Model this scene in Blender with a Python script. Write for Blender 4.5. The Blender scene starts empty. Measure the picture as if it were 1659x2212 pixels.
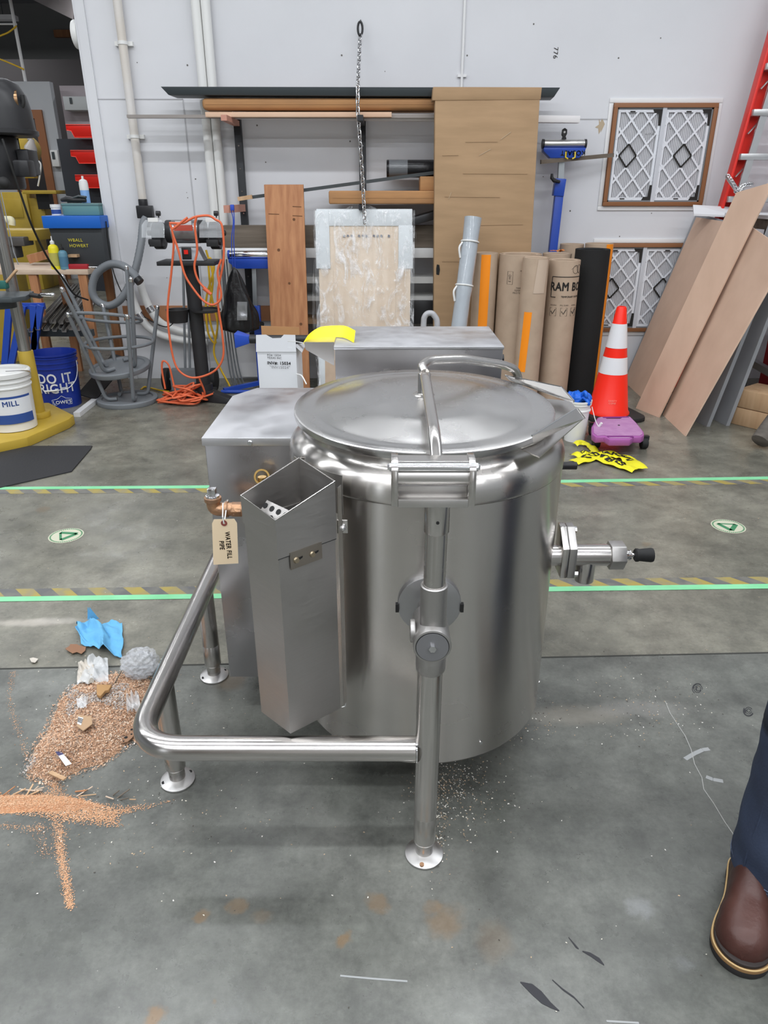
import bpy, bmesh, math, random
from mathutils import Vector, Matrix, noise
random.seed(7)
sc = bpy.context.scene
COL = sc.collection
V = Vector
# ------------------------------------------------------------------ camera
PITCH = math.radians(24.3); FPX = 1534.0; CAMH = 1.6
cam_d = bpy.data.cameras.new('camera'); cam = bpy.data.objects.new('camera', cam_d); COL.objects.link(cam)
cam.location = (0, 0, CAMH); cam.rotation_euler = (math.pi/2-PITCH, 0, 0)
cam_d.sensor_fit = 'VERTICAL'; cam_d.sensor_height = 24.0; cam_d.lens = FPX/2212*24.0
cam_d.clip_start = 0.02; cam_d.clip_end = 100
sc.camera = cam
# ------------------------------------------------------------------ exposure and world
sc.view_settings.view_transform = 'Standard'; sc.view_settings.look = 'None'
sc.view_settings.gamma = 1; sc.view_settings.use_curve_mapping = False
sc.view_settings.exposure = 0.0
w = bpy.data.worlds.new('world'); sc.world = w; w.use_nodes = True
w.node_tree.nodes['Background'].inputs[0].default_value = (0.86, 0.90, 1.0, 1)
w.node_tree.nodes['Background'].inputs[1].default_value = 0.25
# ------------------------------------------------------------------ strip lights (rows along X under the roof)
LIGHT_ROWS = [(-4.6, 50), (-2.0, 62), (0.7, 60), (3.4, 54), (5.3, 10)]
LIGHT_X = [-4.6, -2.0, 0.6, 3.2]
LIGHT_Z = 4.7
FIXTURES = []
SPOTS = [(lx, ly, pw) for ly, pw in LIGHT_ROWS for lx in LIGHT_X] + [(-7.2, 3.4, 50), (-7.2, 8.0, 60), (-4.4, 8.0, 34), (-8.5, 12, 70), (-4.8, 12, 60), (-8.5, 17, 60), (-4.5, 17, 40)]  # the far-hall lamps at the end are added to brighten the hall
if True:
    for lx, ly, pw in SPOTS:
        ld = bpy.data.lights.new('strip_light', 'AREA'); ld.shape = 'RECTANGLE'; ld.size = 2.2; ld.size_y = 0.16
        ld.energy = pw; ld.color = (0.93, 0.96, 1.0)
        lo = bpy.data.objects.new('light_source', ld); COL.objects.link(lo)
        FIXTURES.append((lo, lx, ly))
# ------------------------------------------------------------------ helpers
cp, sp = math.cos(PITCH), math.sin(PITCH)
def ray(px, py):
    u = (px-829.5)/FPX; v = (py-1106.0)/FPX
    return V((u, cp - v*sp, -sp - v*cp))
def W(px, py, Y):
    "point of the vertical plane y = Y seen at a pixel of the photograph"
    d = ray(px, py); return V((0, 0, CAMH)) + d*(Y/d.y)
def G(px, py, z=0.0):
    "point of the level plane z seen at a pixel of the photograph"
    d = ray(px, py); return V((0, 0, CAMH)) + d*((z-CAMH)/d.z)
def basis(a):
    a = V(a).normalized(); t = V((0, 0, 1)) if abs(a.z) < .9 else V((1, 0, 0))
    x = t.cross(a).normalized(); return x, a.cross(x).normalized(), a
def fillet(pts, r, n=6):
    pts = [V(p) for p in pts]; out = [pts[0]]
    for i in range(1, len(pts)-1):
        p = pts[i]; a = pts[i-1]-p; b = pts[i+1]-p
        rr = min(r, a.length*.49, b.length*.49)
        A = p + a.normalized()*rr; B = p + b.normalized()*rr
        for k in range(n+1):
            t = k/n; out.append(A*(1-t)**2 + p*2*t*(1-t) + B*t*t)
    out.append(pts[-1]); return out
def spline(pts, n=6):
    pts = [V(p) for p in pts]; P = [pts[0]*2-pts[1]] + pts + [pts[-1]*2-pts[-2]]; out = []
    for i in range(1, len(P)-2):
        for k in range(n):
            t = k/n; a, b, c, d = P[i-1], P[i], P[i+1], P[i+2]
            out.append(.5*((2*b)+(c-a)*t+(2*a-5*b+4*c-d)*t*t+(3*b-a-3*c+d)*t**3))
    out.append(pts[-1]); return out
class MB:
    def __init__(s): s.v = []; s.f = []
    def add(s, vs, fs):
        o = len(s.v); s.v += [V(v) for v in vs]; s.f += [tuple(i+o for i in f) for f in fs]; return s
    def hexa(s, q):
        return s.add(q, [(0,1,2,3),(7,6,5,4),(0,4,5,1),(1,5,6,2),(2,6,7,3),(3,7,4,0)])
    def box(s, c, d, R=None):
        c = V(c); d = V(d)/2; q = []
        for z in (-1, 1):
            for x, y in ((-1,-1),(1,-1),(1,1),(-1,1)):
                p = V((x*d.x, y*d.y, z*d.z)); q.append(c + (R @ p if R else p))
        return s.hexa(q)
    def bx(s, x0, x1, y0, y1, z0, z1):
        return s.box(((x0+x1)/2, (y0+y1)/2, (z0+z1)/2), (x1-x0, y1-y0, z1-z0))
    def slab(s, poly, t):
        poly = [V(p) for p in poly]; n = len(poly); t = V(t)
        return s.add(poly+[p+t for p in poly], [tuple(range(n)), tuple(range(2*n-1, n-1, -1))] + [(i, (i+1)%n, (i+1)%n+n, i+n) for i in range(n)])
    def bar(s, p0, p1, w, t, up=(0,0,1)):
        p0 = V(p0); p1 = V(p1); a = (p1-p0).normalized(); u = V(up); x = a.cross(u)
        if x.length < 1e-4: x = a.cross(V((0,1,0)))
        x.normalize(); y = x.cross(a).normalized(); x = x*w/2; y = y*t/2
        return s.hexa([p0-x-y, p0+x-y, p0+x+y, p0-x+y, p1-x-y, p1+x-y, p1+x+y, p1-x+y])
    def cyl(s, p0, p1, r0, r1=None, seg=28, caps=True):
        p0 = V(p0); p1 = V(p1); r1 = r0 if r1 is None else r1; x, y, a = basis(p1-p0)
        c = [(math.cos(2*math.pi*k/seg), math.sin(2*math.pi*k/seg)) for k in range(seg)]
        vs = [p0+(x*i+y*j)*r0 for i, j in c] + [p1+(x*i+y*j)*r1 for i, j in c]
        fs = [(k, (k+1)%seg, (k+1)%seg+seg, k+seg) for k in range(seg)]
        if caps: fs += [tuple(range(seg-1, -1, -1)), tuple(range(seg, 2*seg))]
        return s.add(vs, fs)
    def lathe(s, prof, M=None, seg=48, a0=0, a1=None):
        M = M if M is not None else Matrix(); full = a1 is None; a1 = 2*math.pi if full else a1
        n = len(prof); K = seg if full else seg+1; vs = []
        for k in range(K):
            a = a0+(a1-a0)*k/seg
            for r, z in prof: vs.append(M @ V((r*math.cos(a), r*math.sin(a), z)))
        fs = []
        for k in range(seg):
            k2 = (k+1) % K
            for i in range(n-1):
                if prof[i][0] < 1e-6 and prof[i+1][0] < 1e-6: continue
                q = [k*n+i, k2*n+i, k2*n+i+1, k*n+i+1]
                if prof[i][0] < 1e-6: q = [k*n+i, k2*n+i+1, k*n+i+1]
                elif prof[i+1][0] < 1e-6: q = [k*n+i, k2*n+i, k*n+i+1]
                fs.append(tuple(q))
        return s.add(vs, fs)
    def tube(s, pts, r, seg=10, closed=False, flat=1.0):
        pts = [V(p) for p in pts]; n = len(pts); rs = r if isinstance(r, (list, tuple)) else [r]*n
        vs = []; prev = None
        for i, p in enumerate(pts):
            if closed: t = pts[(i+1)%n]-pts[i-1]
            else: t = pts[min(i+1, n-1)]-pts[max(i-1, 0)]
            if t.length < 1e-9: t = V((0,0,1))
            t.normalize()
            if prev is None: x, y, _ = basis(t)
            else:
                x = prev - t*prev.dot(t)
                if x.length < 1e-6: x, y, _ = basis(t)
                x.normalize(); y = t.cross(x)
            prev = x
            for k in range(seg):
                a = 2*math.pi*k/seg; vs.append(p + (x*math.cos(a) + y*math.sin(a)*flat)*rs[i])
        fs = []
        for i in range(n if closed else n-1):
            j = (i+1) % n
            for k in range(seg): fs.append((i*seg+k, i*seg+(k+1)%seg, j*seg+(k+1)%seg, j*seg+k))
        if not closed: fs += [tuple(range(seg-1, -1, -1)), tuple((n-1)*seg+k for k in range(seg))]
        return s.add(vs, fs)
    def ball(s, c, r, seg=16, rings=10, R=None):
        r = V(r) if hasattr(r, '__len__') else V((r, r, r)); pr = []
        for i in range(rings+1):
            a = -math.pi/2+math.pi*i/rings; pr.append((max(math.cos(a), 0) if 0 < i < rings else 0, math.sin(a)))
        M = Matrix.Translation(V(c)) @ (R.to_4x4() if R else Matrix()) @ Matrix.Diagonal((r.x, r.y, r.z, 1))
        return s.lathe(pr, M, seg)
    def grid(s, fn, nu, nv, wrap=False):
        vs = [fn(i/(nu if wrap else nu-1), j/(nv-1)) for j in range(nv) for i in range(nu)]
        fs = [(j*nu+i, j*nu+(i+1)%nu, (j+1)*nu+(i+1)%nu, (j+1)*nu+i) for j in range(nv-1) for i in range(nu if wrap else nu-1)]
        return s.add(vs, fs)
OFF = {}
def islands(mb):
    par = list(range(len(mb.v)))
    def find(a):
        while par[a] != a: par[a] = par[par[a]]; a = par[a]
        return a
    for f in mb.f:
        for i in f[1:]: par[find(i)] = find(f[0])
    grp = {}
    for f in mb.f: grp.setdefault(find(f[0]), []).append(f)
    out = []
    for fs in grp.values():
        ids = sorted({i for f in fs for i in f}); mp = {j: k for k, j in enumerate(ids)}
        m = MB(); m.v = [mb.v[i] for i in ids]; m.f = [tuple(mp[i] for i in f) for f in fs]; out.append(m)
    return out
def each(name, mb, mat, parent, **k):
    "every separate piece of the mesh becomes a part of its own"
    return [build(name, m, mat, parent, **k) for m in islands(mb)]
def build(name, mb, mat, parent=None, bevel=0, smooth=38, label=None, thick=0, seg=2, kind=None, sub=0):
    off = V((0,0,0)); p = parent
    if parent is not None:
        while p.parent is not None: p = p.parent
        off = OFF.get(p.name, V((0,0,0)))
    me = bpy.data.meshes.new(name); me.from_pydata([v-off for v in mb.v], [], mb.f)
    bm = bmesh.new(); bm.from_mesh(me)
    bmesh.ops.remove_doubles(bm, verts=bm.verts, dist=1e-6)
    bmesh.ops.recalc_face_normals(bm, faces=bm.faces)
    ang = math.radians(smooth)
    if bevel:
        es = [e for e in bm.edges if len(e.link_faces) == 2 and e.calc_face_angle(0) > math.radians(30)]
        bmesh.ops.bevel(bm, geom=es, offset=bevel, segments=seg, affect='EDGES', profile=.5, clamp_overlap=True)
    for f in bm.faces: f.smooth = smooth > 0
    if smooth > 0:
        for e in bm.edges: e.smooth = len(e.link_faces) == 2 and e.calc_face_angle(0) <= ang
    bm.to_mesh(me); bm.free()
    o = bpy.data.objects.new(name, me); COL.objects.link(o)
    for m in (mat if isinstance(mat, (list, tuple)) else [mat]): me.materials.append(m)
    if thick:
        md = o.modifiers.new('solid', 'SOLIDIFY'); md.thickness = thick; md.offset = 0
    if sub:
        md = o.modifiers.new('sub', 'SUBSURF'); md.levels = sub; md.render_levels = sub
    if parent is not None: o.parent = parent
    if label: o['label'] = label
    if kind: o['kind'] = kind
    return o
def thing(name, label, cat, loc=(0,0,0), group=None, local=False):
    o = bpy.data.objects.new(name, None); COL.objects.link(o); o.location = loc; o.empty_display_size = .1
    o['label'] = label; o['category'] = cat
    if group: o['group'] = group
    OFF[o.name] = V((0,0,0)) if local else V(loc)
    return o
def solo(name, mb, mat, label, cat, group=None, **k):
    xs = mb.v; c = sum(xs, V((0,0,0)))/len(xs); zmin = min(v.z for v in xs); o0 = V((c.x, c.y, zmin))
    mb.v = [v-o0 for v in mb.v]
    o = build(name, mb, mat, None, **k); o.location = o0; o['label'] = label; o['category'] = cat
    if group: o['group'] = group
    return o
def struct(name, mb, mat, parent=None, **k):
    o = build(name, mb, mat, parent, **k)
    if parent is None: o['kind'] = 'structure'
    return o
def copy_tree(o, parent=None):
    c = o.copy(); COL.objects.link(c)
    if parent is not None: c.parent = parent
    for ch in list(o.children): copy_tree(ch, c)
    return c
def text(s, size, fn, mat, parent, name='lettering', label=None, sx=1.0, align='CENTER', bold=0.0, shear=0, step=0):
    "flat lettering; fn maps the text plane (u right, v up) to a world point"
    cu = bpy.data.curves.new('t', 'FONT'); cu.body = s; cu.size = size; cu.align_x = align; cu.align_y = 'CENTER'
    cu.space_character = 1.08; cu.shear = shear; cu.resolution_u = 3; cu.fill_mode = 'FRONT' if False else cu.fill_mode
    o = bpy.data.objects.new('t', cu); COL.objects.link(o)
    bpy.context.view_layer.update()
    me = bpy.data.meshes.new_from_object(o.evaluated_get(bpy.context.evaluated_depsgraph_get()))
    bpy.data.objects.remove(o); me.name = name
    if bold:
        bm = bmesh.new(); bm.from_mesh(me); src = bm.verts[:]+bm.edges[:]+bm.faces[:]
        for dx, dy in ((bold,0),(-bold,0),(0,bold),(0,-bold),(bold*.7,bold*.7),(-bold*.7,bold*.7),(bold*.7,-bold*.7),(-bold*.7,-bold*.7)):
            r = bmesh.ops.duplicate(bm, geom=src); bmesh.ops.translate(bm, verts=[g for g in r['geom'] if isinstance(g, bmesh.types.BMVert)], vec=(dx, dy, 0))
        bm.to_mesh(me); bm.free()
    if step:
        bm = bmesh.new(); bm.from_mesh(me)
        xs = [v.co.x for v in bm.verts]; x = min(xs)+step
        while x < max(xs):
            bmesh.ops.bisect_plane(bm, geom=bm.verts[:]+bm.edges[:]+bm.faces[:], plane_co=(x,0,0), plane_no=(1,0,0)); x += step
        bm.to_mesh(me); bm.free()
    p = parent
    while p.parent is not None: p = p.parent
    off = OFF.get(p.name, V((0,0,0)))
    for v in me.vertices: v.co = fn(v.co.x*sx, v.co.y) - off
    ob = bpy.data.objects.new(name, me); COL.objects.link(ob); ob.parent = parent; me.materials.clear(); me.materials.append(mat)
    if label: ob['label'] = label
    return ob
def plane_fn(o, x, y):
    o = V(o); x = V(x).normalized(); y = V(y).normalized(); return lambda u, v: o + x*u + y*v
def cyl_fn(p, A, F, R):
    "wrap round a cylinder: p on the axis, A axis up, F facing direction"
    p = V(p); A = V(A).normalized(); F = V(F); F = (F - A*F.dot(A)).normalized(); S = A.cross(F).normalized()
    return lambda u, v: p + A*v + (F*math.cos(u/R) + S*math.sin(u/R))*R
# ------------------------------------------------------------------ materials
def newmat(name):
    m = bpy.data.materials.new(name); m.use_nodes = True; nt = m.node_tree
    return m, nt, nt.nodes['Principled BSDF']
def N(nt, t, **k):
    n = nt.nodes.new(t)
    for a, b in k.items():
        if a.startswith('i_'): n.inputs[a[2:].replace('_', ' ')].default_value = b
        else: setattr(n, a, b)
    return n
def L(nt, a, b): nt.links.new(a, b)
def coords(nt, scale=(1,1,1), space='Object'):
    tc = N(nt, 'ShaderNodeTexCoord'); mp = N(nt, 'ShaderNodeMapping'); L(nt, tc.outputs[space], mp.inputs[0]); mp.inputs['Scale'].default_value = scale
    return mp.outputs[0]
def c4(c): return (c[0], c[1], c[2], 1)
def M_(name, col, rough=.5, metal=0, col2=None, ns=6, stretch=(1,1,1), bump=0, bs=None, coat=0, spec=.5, detail=5, contrast=.35, alpha=1, trans=0, emis=None, ior=1.45, sheen=0):
    m, nt, b = newmat(name)
    b.inputs['Base Color'].default_value = c4(col); b.inputs['Roughness'].default_value = rough; b.inputs['Metallic'].default_value = metal
    b.inputs['Specular IOR Level'].default_value = spec; b.inputs['Coat Weight'].default_value = coat; b.inputs['IOR'].default_value = ior
    if alpha < 1: b.inputs['Alpha'].default_value = alpha
    if trans: b.inputs['Transmission Weight'].default_value = trans
    if col2 is not None or bump:
        co = coords(nt, stretch)
    if col2 is not None:
        nz = N(nt, 'ShaderNodeTexNoise'); nz.inputs['Scale'].default_value = ns; nz.inputs['Detail'].default_value = detail; L(nt, co, nz.inputs['Vector'])
        r = N(nt, 'ShaderNodeValToRGB'); r.color_ramp.elements[0].position = .5-contrast/2; r.color_ramp.elements[1].position = .5+contrast/2
        r.color_ramp.elements[0].color = c4(col); r.color_ramp.elements[1].color = c4(col2)
        L(nt, nz.outputs['Fac'], r.inputs[0]); L(nt, r.outputs[0], b.inputs['Base Color'])
    if bump:
        nb = N(nt, 'ShaderNodeTexNoise'); nb.inputs['Scale'].default_value = bs or ns; nb.inputs['Detail'].default_value = 4; L(nt, co, nb.inputs['Vector'])
        bp = N(nt, 'ShaderNodeBump'); bp.inputs['Strength'].default_value = bump; bp.inputs['Distance'].default_value = .01
        L(nt, nb.outputs['Fac'], bp.inputs['Height']); L(nt, bp.outputs[0], b.inputs['Normal'])
    return m
def steel(name, col=(.5,.485,.47), rough=.28, aniso=.0, rot=0.0, axis='Z', stretch=(2,2,120), streak=.05, smudge=.06, bump=.02):
    m, nt, b = newmat(name)
    b.inputs['Metallic'].default_value = 1; co = coords(nt, stretch); co2 = coords(nt, (1,1,1))
    nz = N(nt, 'ShaderNodeTexNoise'); nz.inputs['Scale'].default_value = 6; nz.inputs['Detail'].default_value = 3; L(nt, co, nz.inputs['Vector'])
    n2 = N(nt, 'ShaderNodeTexNoise'); n2.inputs['Scale'].default_value = 5; n2.inputs['Detail'].default_value = 6; L(nt, co2, n2.inputs['Vector'])
    mr = N(nt, 'ShaderNodeMapRange'); mr.inputs['From Min'].default_value = .3; mr.inputs['From Max'].default_value = .7
    mr.inputs['To Min'].default_value = rough-streak; mr.inputs['To Max'].default_value = rough+streak; L(nt, nz.outputs['Fac'], mr.inputs['Value'])
    m2 = N(nt, 'ShaderNodeMapRange'); m2.inputs['From Min'].default_value = .35; m2.inputs['From Max'].default_value = .7
    m2.inputs['To Min'].default_value = 0; m2.inputs['To Max'].default_value = smudge; L(nt, n2.outputs['Fac'], m2.inputs['Value'])
    ad = N(nt, 'ShaderNodeMath', operation='ADD'); L(nt, mr.outputs[0], ad.inputs[0]); L(nt, m2.outputs[0], ad.inputs[1]); L(nt, ad.outputs[0], b.inputs['Roughness'])
    mx = N(nt, 'ShaderNodeMix', data_type='RGBA'); mx.inputs['A'].default_value = c4(col); mx.inputs['B'].default_value = c4([c*.8 for c in col])
    L(nt, n2.outputs['Fac'], mx.inputs['Factor']); L(nt, mx.outputs['Result'], b.inputs['Base Color'])
    if aniso:
        tg = N(nt, 'ShaderNodeTangent', direction_type='RADIAL', axis=axis); L(nt, tg.outputs[0], b.inputs['Tangent'])
        b.inputs['Anisotropic'].default_value = aniso; b.inputs['Anisotropic Rotation'].default_value = rot
    bp = N(nt, 'ShaderNodeBump'); bp.inputs['Strength'].default_value = bump; bp.inputs['Distance'].default_value = .01
    L(nt, nz.outputs['Fac'], bp.inputs['Height']); L(nt, bp.outputs[0], b.inputs['Normal'])
    return m
STEEL = steel('brushed_steel', rough=.3)
STEELB = steel('kettle_steel', col=(.64,.612,.58), rough=.25, aniso=.9, rot=0.25, stretch=(.6,.6,1.5), bump=0, streak=.012, smudge=.03)
STEELT = steel('tube_steel', col=(.66,.635,.61), rough=.22, streak=.02, smudge=.05, stretch=(2,2,6), bump=0)
STEELL = steel('lid_steel', col=(.62,.61,.6), rough=.2, smudge=.16, stretch=(2,2,2), streak=.02, bump=0)
CHROME = M_('chrome', (.75,.75,.76), .12, 1)
DARKHOLE = M_('dark_hole', (.012,.012,.012), .8)
BRASS = M_('brass', (.75,.5,.18), .25, 1, col2=(.55,.33,.1), ns=30)
BRONZE = M_('bronze_fitting', (.52,.3,.17), .38, .8, col2=(.36,.22,.14), ns=40, bump=.2, bs=120)
WHITE = M_('white_paint', (.8,.8,.8), .5)
BLACKP = M_('black_plastic', (.02,.02,.022), .4)
BLACKR = M_('black_rubber', (.018,.018,.018), .7, bump=.1, bs=60)
GREYP = M_('grey_tube_paint', (.2,.215,.23), .4)
ORANGE = M_('orange_tape', (1.0,.3,.01), .5)
ORCORD = M_('orange_cord', (.75,.15,.06), .45)
YELCORD = M_('yellow_cord', (.8,.5,.03), .45)
BLUEP = M_('blue_paint', (.02,.07,.42), .35)
BLUEB = M_('blue_bucket_plastic', (.012,.035,.3), .35)
KRAFT = M_('kraft_paper', (.5,.38,.28), .75, col2=(.44,.33,.24), ns=8)
CARD = M_('cardboard', (.42,.275,.155), .8, col2=(.36,.235,.13), ns=3, stretch=(1,1,6), bump=.05, bs=10)
CARDO = M_('brown_carton', (.46,.24,.1), .8, col2=(.38,.2,.09), ns=4, stretch=(1,1,5))
CEDAR = M_('cedar_wood', (.5,.24,.11), .65, col2=(.36,.15,.065), ns=3, stretch=(9,9,.5), bump=.05, bs=20)
PINE = M_('pine_wood', (.62,.42,.25), .6, col2=(.5,.31,.17), ns=3, stretch=(8,8,.8))
PINEX = M_('pine_wood_lengthwise', (.55,.33,.2), .6, col2=(.43,.24,.14), ns=3, stretch=(.8,8,8))
PLY = M_('plywood_veneer', (.68,.48,.36), .55, col2=(.57,.39,.285), ns=2.2, stretch=(5,2,.8), contrast=.5)
WEATH = M_('weathered_wood', (.13,.105,.08), .8, col2=(.2,.165,.13), ns=3, stretch=(.6,6,10), bump=.2, bs=12)
INK = M_('black_ink', (.02,.018,.016), .7)
DGREY = M_('dark_grey_metal', (.055,.065,.07), .45)
YELLOWM = M_('yellow_machine_paint', (.55,.38,.05), .4, col2=(.48,.33,.045), ns=5)
REDP = M_('red_plastic', (.85,.02,.01), .35)
WHITEP = M_('white_plastic', (.8,.8,.78), .4)
FILM_ = M_('clear_film', (.9,.93,.97), .15, alpha=.28, spec=.9, bump=1.0, bs=22)
FILMW = M_('wrap_film', (.95,.96,.98), .07, alpha=.26, spec=1, bump=1.0, bs=30)
def _wrap_glints():  # white streaks in the alpha stand for glints on the creased wrap
    nt = FILMW.node_tree; b = nt.nodes['Principled BSDF']; n = N(nt, 'ShaderNodeTexNoise'); n.inputs['Scale'].default_value = 5; n.inputs['Detail'].default_value = 9; n.inputs['Roughness'].default_value = .62; n.inputs['Distortion'].default_value = 1.6
    L(nt, coords(nt, (2.2,2.2,.8)), n.inputs['Vector']); r = N(nt, 'ShaderNodeMapRange'); r.inputs['From Min'].default_value = .5; r.inputs['From Max'].default_value = .7; r.inputs['To Min'].default_value = .1; r.inputs['To Max'].default_value = .75
    L(nt, n.outputs['Fac'], r.inputs['Value']); L(nt, r.outputs[0], b.inputs['Alpha'])
_wrap_glints()
TAN = M_('manila_paper', (.85,.68,.46), .75)
LTWOOD = M_('light_wood', (.66,.52,.4), .6, col2=(.56,.42,.31), ns=3, stretch=(3,3,8))
# ================================================================== THE SETTING
def floor_material():
    m, nt, b = newmat('polished_concrete')
    co = coords(nt)
    def nz(s, d=6, r=.6, v=None):
        n = N(nt, 'ShaderNodeTexNoise'); n.inputs['Scale'].default_value = s; n.inputs['Detail'].default_value = d; n.inputs['Roughness'].default_value = r
        L(nt, v or co, n.inputs['Vector']); return n.outputs['Fac']
    def ramp(f, p0, c0, p1, c1):
        r = N(nt, 'ShaderNodeValToRGB'); e = r.color_ramp.elements; e[0].position = p0; e[0].color = c4(c0); e[1].position = p1; e[1].color = c4(c1); L(nt, f, r.inputs[0]); return r.outputs[0]
    def mix(f, a, bb, t='MIX'):
        x = N(nt, 'ShaderNodeMix', data_type='RGBA', blend_type=t)
        if isinstance(f, float): x.inputs['Factor'].default_value = f
        else: L(nt, f, x.inputs['Factor'])
        for s, q in (('A', a), ('B', bb)):
            if isinstance(q, tuple): x.inputs[s].default_value = c4(q)
            else: L(nt, q, x.inputs[s])
        return x.outputs['Result']
    def math_(op, a, bb):
        x = N(nt, 'ShaderNodeMath', operation=op)
        for i, q in enumerate((a, bb)):
            if isinstance(q, (int, float)): x.inputs[i].default_value = q
            else: L(nt, q, x.inputs[i])
        return x.outputs[0]
    base = ramp(nz(1.3, 8, .62), .32, (.085,.089,.08), .7, (.185,.189,.172))
    mot = ramp(nz(6, 8, .72), .3, (.48,.48,.48), .72, (1.5,1.5,1.47)); base = mix(.8, base, mot, 'MULTIPLY')
    fine = ramp(nz(70, 4, .7), .3, (.78,.78,.78), .7, (1.18,1.18,1.18)); base = mix(.7, base, fine, 'MULTIPLY')
    # the slab beyond the joint is lighter and warmer concrete
    sx = N(nt, 'ShaderNodeSeparateXYZ'); L(nt, co, sx.inputs[0])
    yj = math_('SUBTRACT', sx.outputs['Y'], math_('ADD', math_('MULTIPLY', sx.outputs['X'], .0348), 2.191))
    st = N(nt, 'ShaderNodeMapRange'); st.inputs['From Min'].default_value = -.003; st.inputs['From Max'].default_value = .003; L(nt, yj, st.inputs['Value'])
    base = mix(st.outputs[0], base, mix(1.0, base, (1.36,1.27,1.15), 'MULTIPLY'))
    # white specks
    vo = N(nt, 'ShaderNodeTexVoronoi'); vo.inputs['Scale'].default_value = 26; L(nt, co, vo.inputs['Vector'])
    sp_ = ramp(vo.outputs['Distance'], .03, (1,1,1), .045, (0,0,0)); sel = ramp(nz(2.6, 3), .52, (0,0,0), .6, (1,1,1))
    base = mix(math_('MULTIPLY', math_('MULTIPLY', sp_, sel), .7), base, (.6,.58,.52))
    # rusty drip stains and one chalky patch
    wob = math_('MULTIPLY', math_('SUBTRACT', nz(14, 5), .5), .09)
    def spot(p, r, col, k, sxy=(1, 1)):
        nonlocal base
        mp = N(nt, 'ShaderNodeMapping'); L(nt, co, mp.inputs[0]); mp.inputs['Location'].default_value = (-p.x*sxy[0], -p.y*sxy[1], 0); mp.inputs['Scale'].default_value = (sxy[0], sxy[1], 1)
        ln = N(nt, 'ShaderNodeVectorMath', operation='LENGTH'); L(nt, mp.outputs[0], ln.inputs[0])
        mr = N(nt, 'ShaderNodeMapRange'); mr.interpolation_type = 'SMOOTHSTEP'
        mr.inputs['From Min'].default_value = r*1.25; mr.inputs['From Max'].default_value = r*.35; L(nt, math_('ADD', ln.outputs['Value'], wob), mr.inputs['Value'])
        base = mix(math_('MULTIPLY', mr.outputs[0], k), base, col)
    for px, py, r, k in ((430,1980,.016,.5),(512,1955,.022,.38),(818,1947,.028,.45),(740,2028,.018,.6),(965,1990,.045,.45),(462,2162,.012,.7),(332,2204,.022,.75),(935,1960,.02,.3),(560,1985,.02,.2),(1070,2030,.05,.2),(1395,1175,.03,.3),(95,1100,.04,.25)):
        spot(G(px, py), r, (.22,.13,.055), k)
    spot(G(1240,1545), .12, (.33,.3,.25), .4, (.6, 2.2)); spot(G(1380,1530), .1, (.33,.32,.3), .35, (.6, 2)); spot(G(500,1470), .06, (.2,.13,.07), .35)
    spot(G(60,1345), .07, (.55,.5,.44), .5, (.45, 2.2)); spot(G(130,1340), .06, (.5,.47,.42), .4, (.5, 2.4))
    spot(G(1390,1962), .03, (.36,.37,.39), .28); spot(G(1475,2080), .025, (.33,.34,.36), .2)
    L(nt, base, b.inputs['Base Color'])
    rr = N(nt, 'ShaderNodeMapRange'); rr.inputs['From Min'].default_value = .3; rr.inputs['From Max'].default_value = .7; rr.inputs['To Min'].default_value = .2; rr.inputs['To Max'].default_value = .42
    L(nt, nz(5, 6, .7), rr.inputs['Value']); L(nt, rr.outputs[0], b.inputs['Roughness'])
    b.inputs['Specular IOR Level'].default_value = .55
    bp = N(nt, 'ShaderNodeBump'); bp.inputs['Strength'].default_value = .12; bp.inputs['Distance'].default_value = .004; L(nt, nz(30, 6), bp.inputs['Height']); L(nt, bp.outputs[0], b.inputs['Normal'])
    return m
FLOOR = floor_material()
WALLM = M_('white_wall_paint', (.74,.745,.77), .6, col2=(.66,.665,.69), ns=1.2, contrast=.6, bump=.03, bs=40)
WALLG = M_('grey_wall_paint', (.5,.52,.54), .7, col2=(.42,.43,.45), ns=.8, contrast=.6)
WALLD = M_('dim_concrete_wall', (.3,.3,.29), .85, col2=(.24,.24,.235), ns=.7, contrast=.6)
CEIL = M_('ceiling_decking', (.32,.32,.33), .8)
YB = 6.6; XE = -2.37
struct('floor', MB().bx(-11, 5.2, -7, 21, -.12, 0), FLOOR)
fl = bpy.data.objects['floor']
# joint between the slabs and the hairline crack
def ribbon(pts, w, z0=0.0, h=.0012):
    mb = MB()
    for a, b in zip(pts[:-1], pts[1:]):
        a = V(a); b = V(b); t = (b-a).normalized(); n = V((-t.y, t.x, 0))*w/2
        a.z = b.z = z0; mb.slab([a-n, b-n, b+n, a+n], (0,0,h))
    return mb
JOINT = M_('joint_filler', (.05,.05,.045), .9)
struct('joint', ribbon([G(-900,1464), G(0,1445), G(1659,1410), G(2400,1394)], .007), JOINT, fl, smooth=0)
cr = [G(*p) for p in ((1437,1515),(1447,1540),(1460,1560),(1480,1590),(1493,1620),(1500,1650),(1516,1680),(1520,1705),(1541,1735),(1556,1760),(1565,1775),(1583,1801),(1590,1830))]
struct('crack', ribbon(cr, .0022), M_('chalky_crack', (.42,.42,.4), .9), fl, smooth=0)
SCUFF = M_('black_rubber_scuff', (.03,.03,.035), .6)
mb = MB()
for pts in (((1124,2122,1),(1150,2138,12),(1170,2155,13),(1190,2172,6),(1208,2184,1)), ((1258,2055,1),(1275,2062,4),(1295,2075,5),(1305,2085,1)), ((1228,2025,1),(1244,2045,3),(1250,2050,1)), ((1193,2117,1),(1215,2137,2),(1240,2155,2),(1262,2178,1))):
    up = [G(x, y-w) for x, y, w in pts]; dn = [G(x, y+w) for x, y, w in pts]
    poly = up + dn[::-1]; mb.slab([V((p.x,p.y,.0002)) for p in poly], (0,0,.0008))
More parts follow.
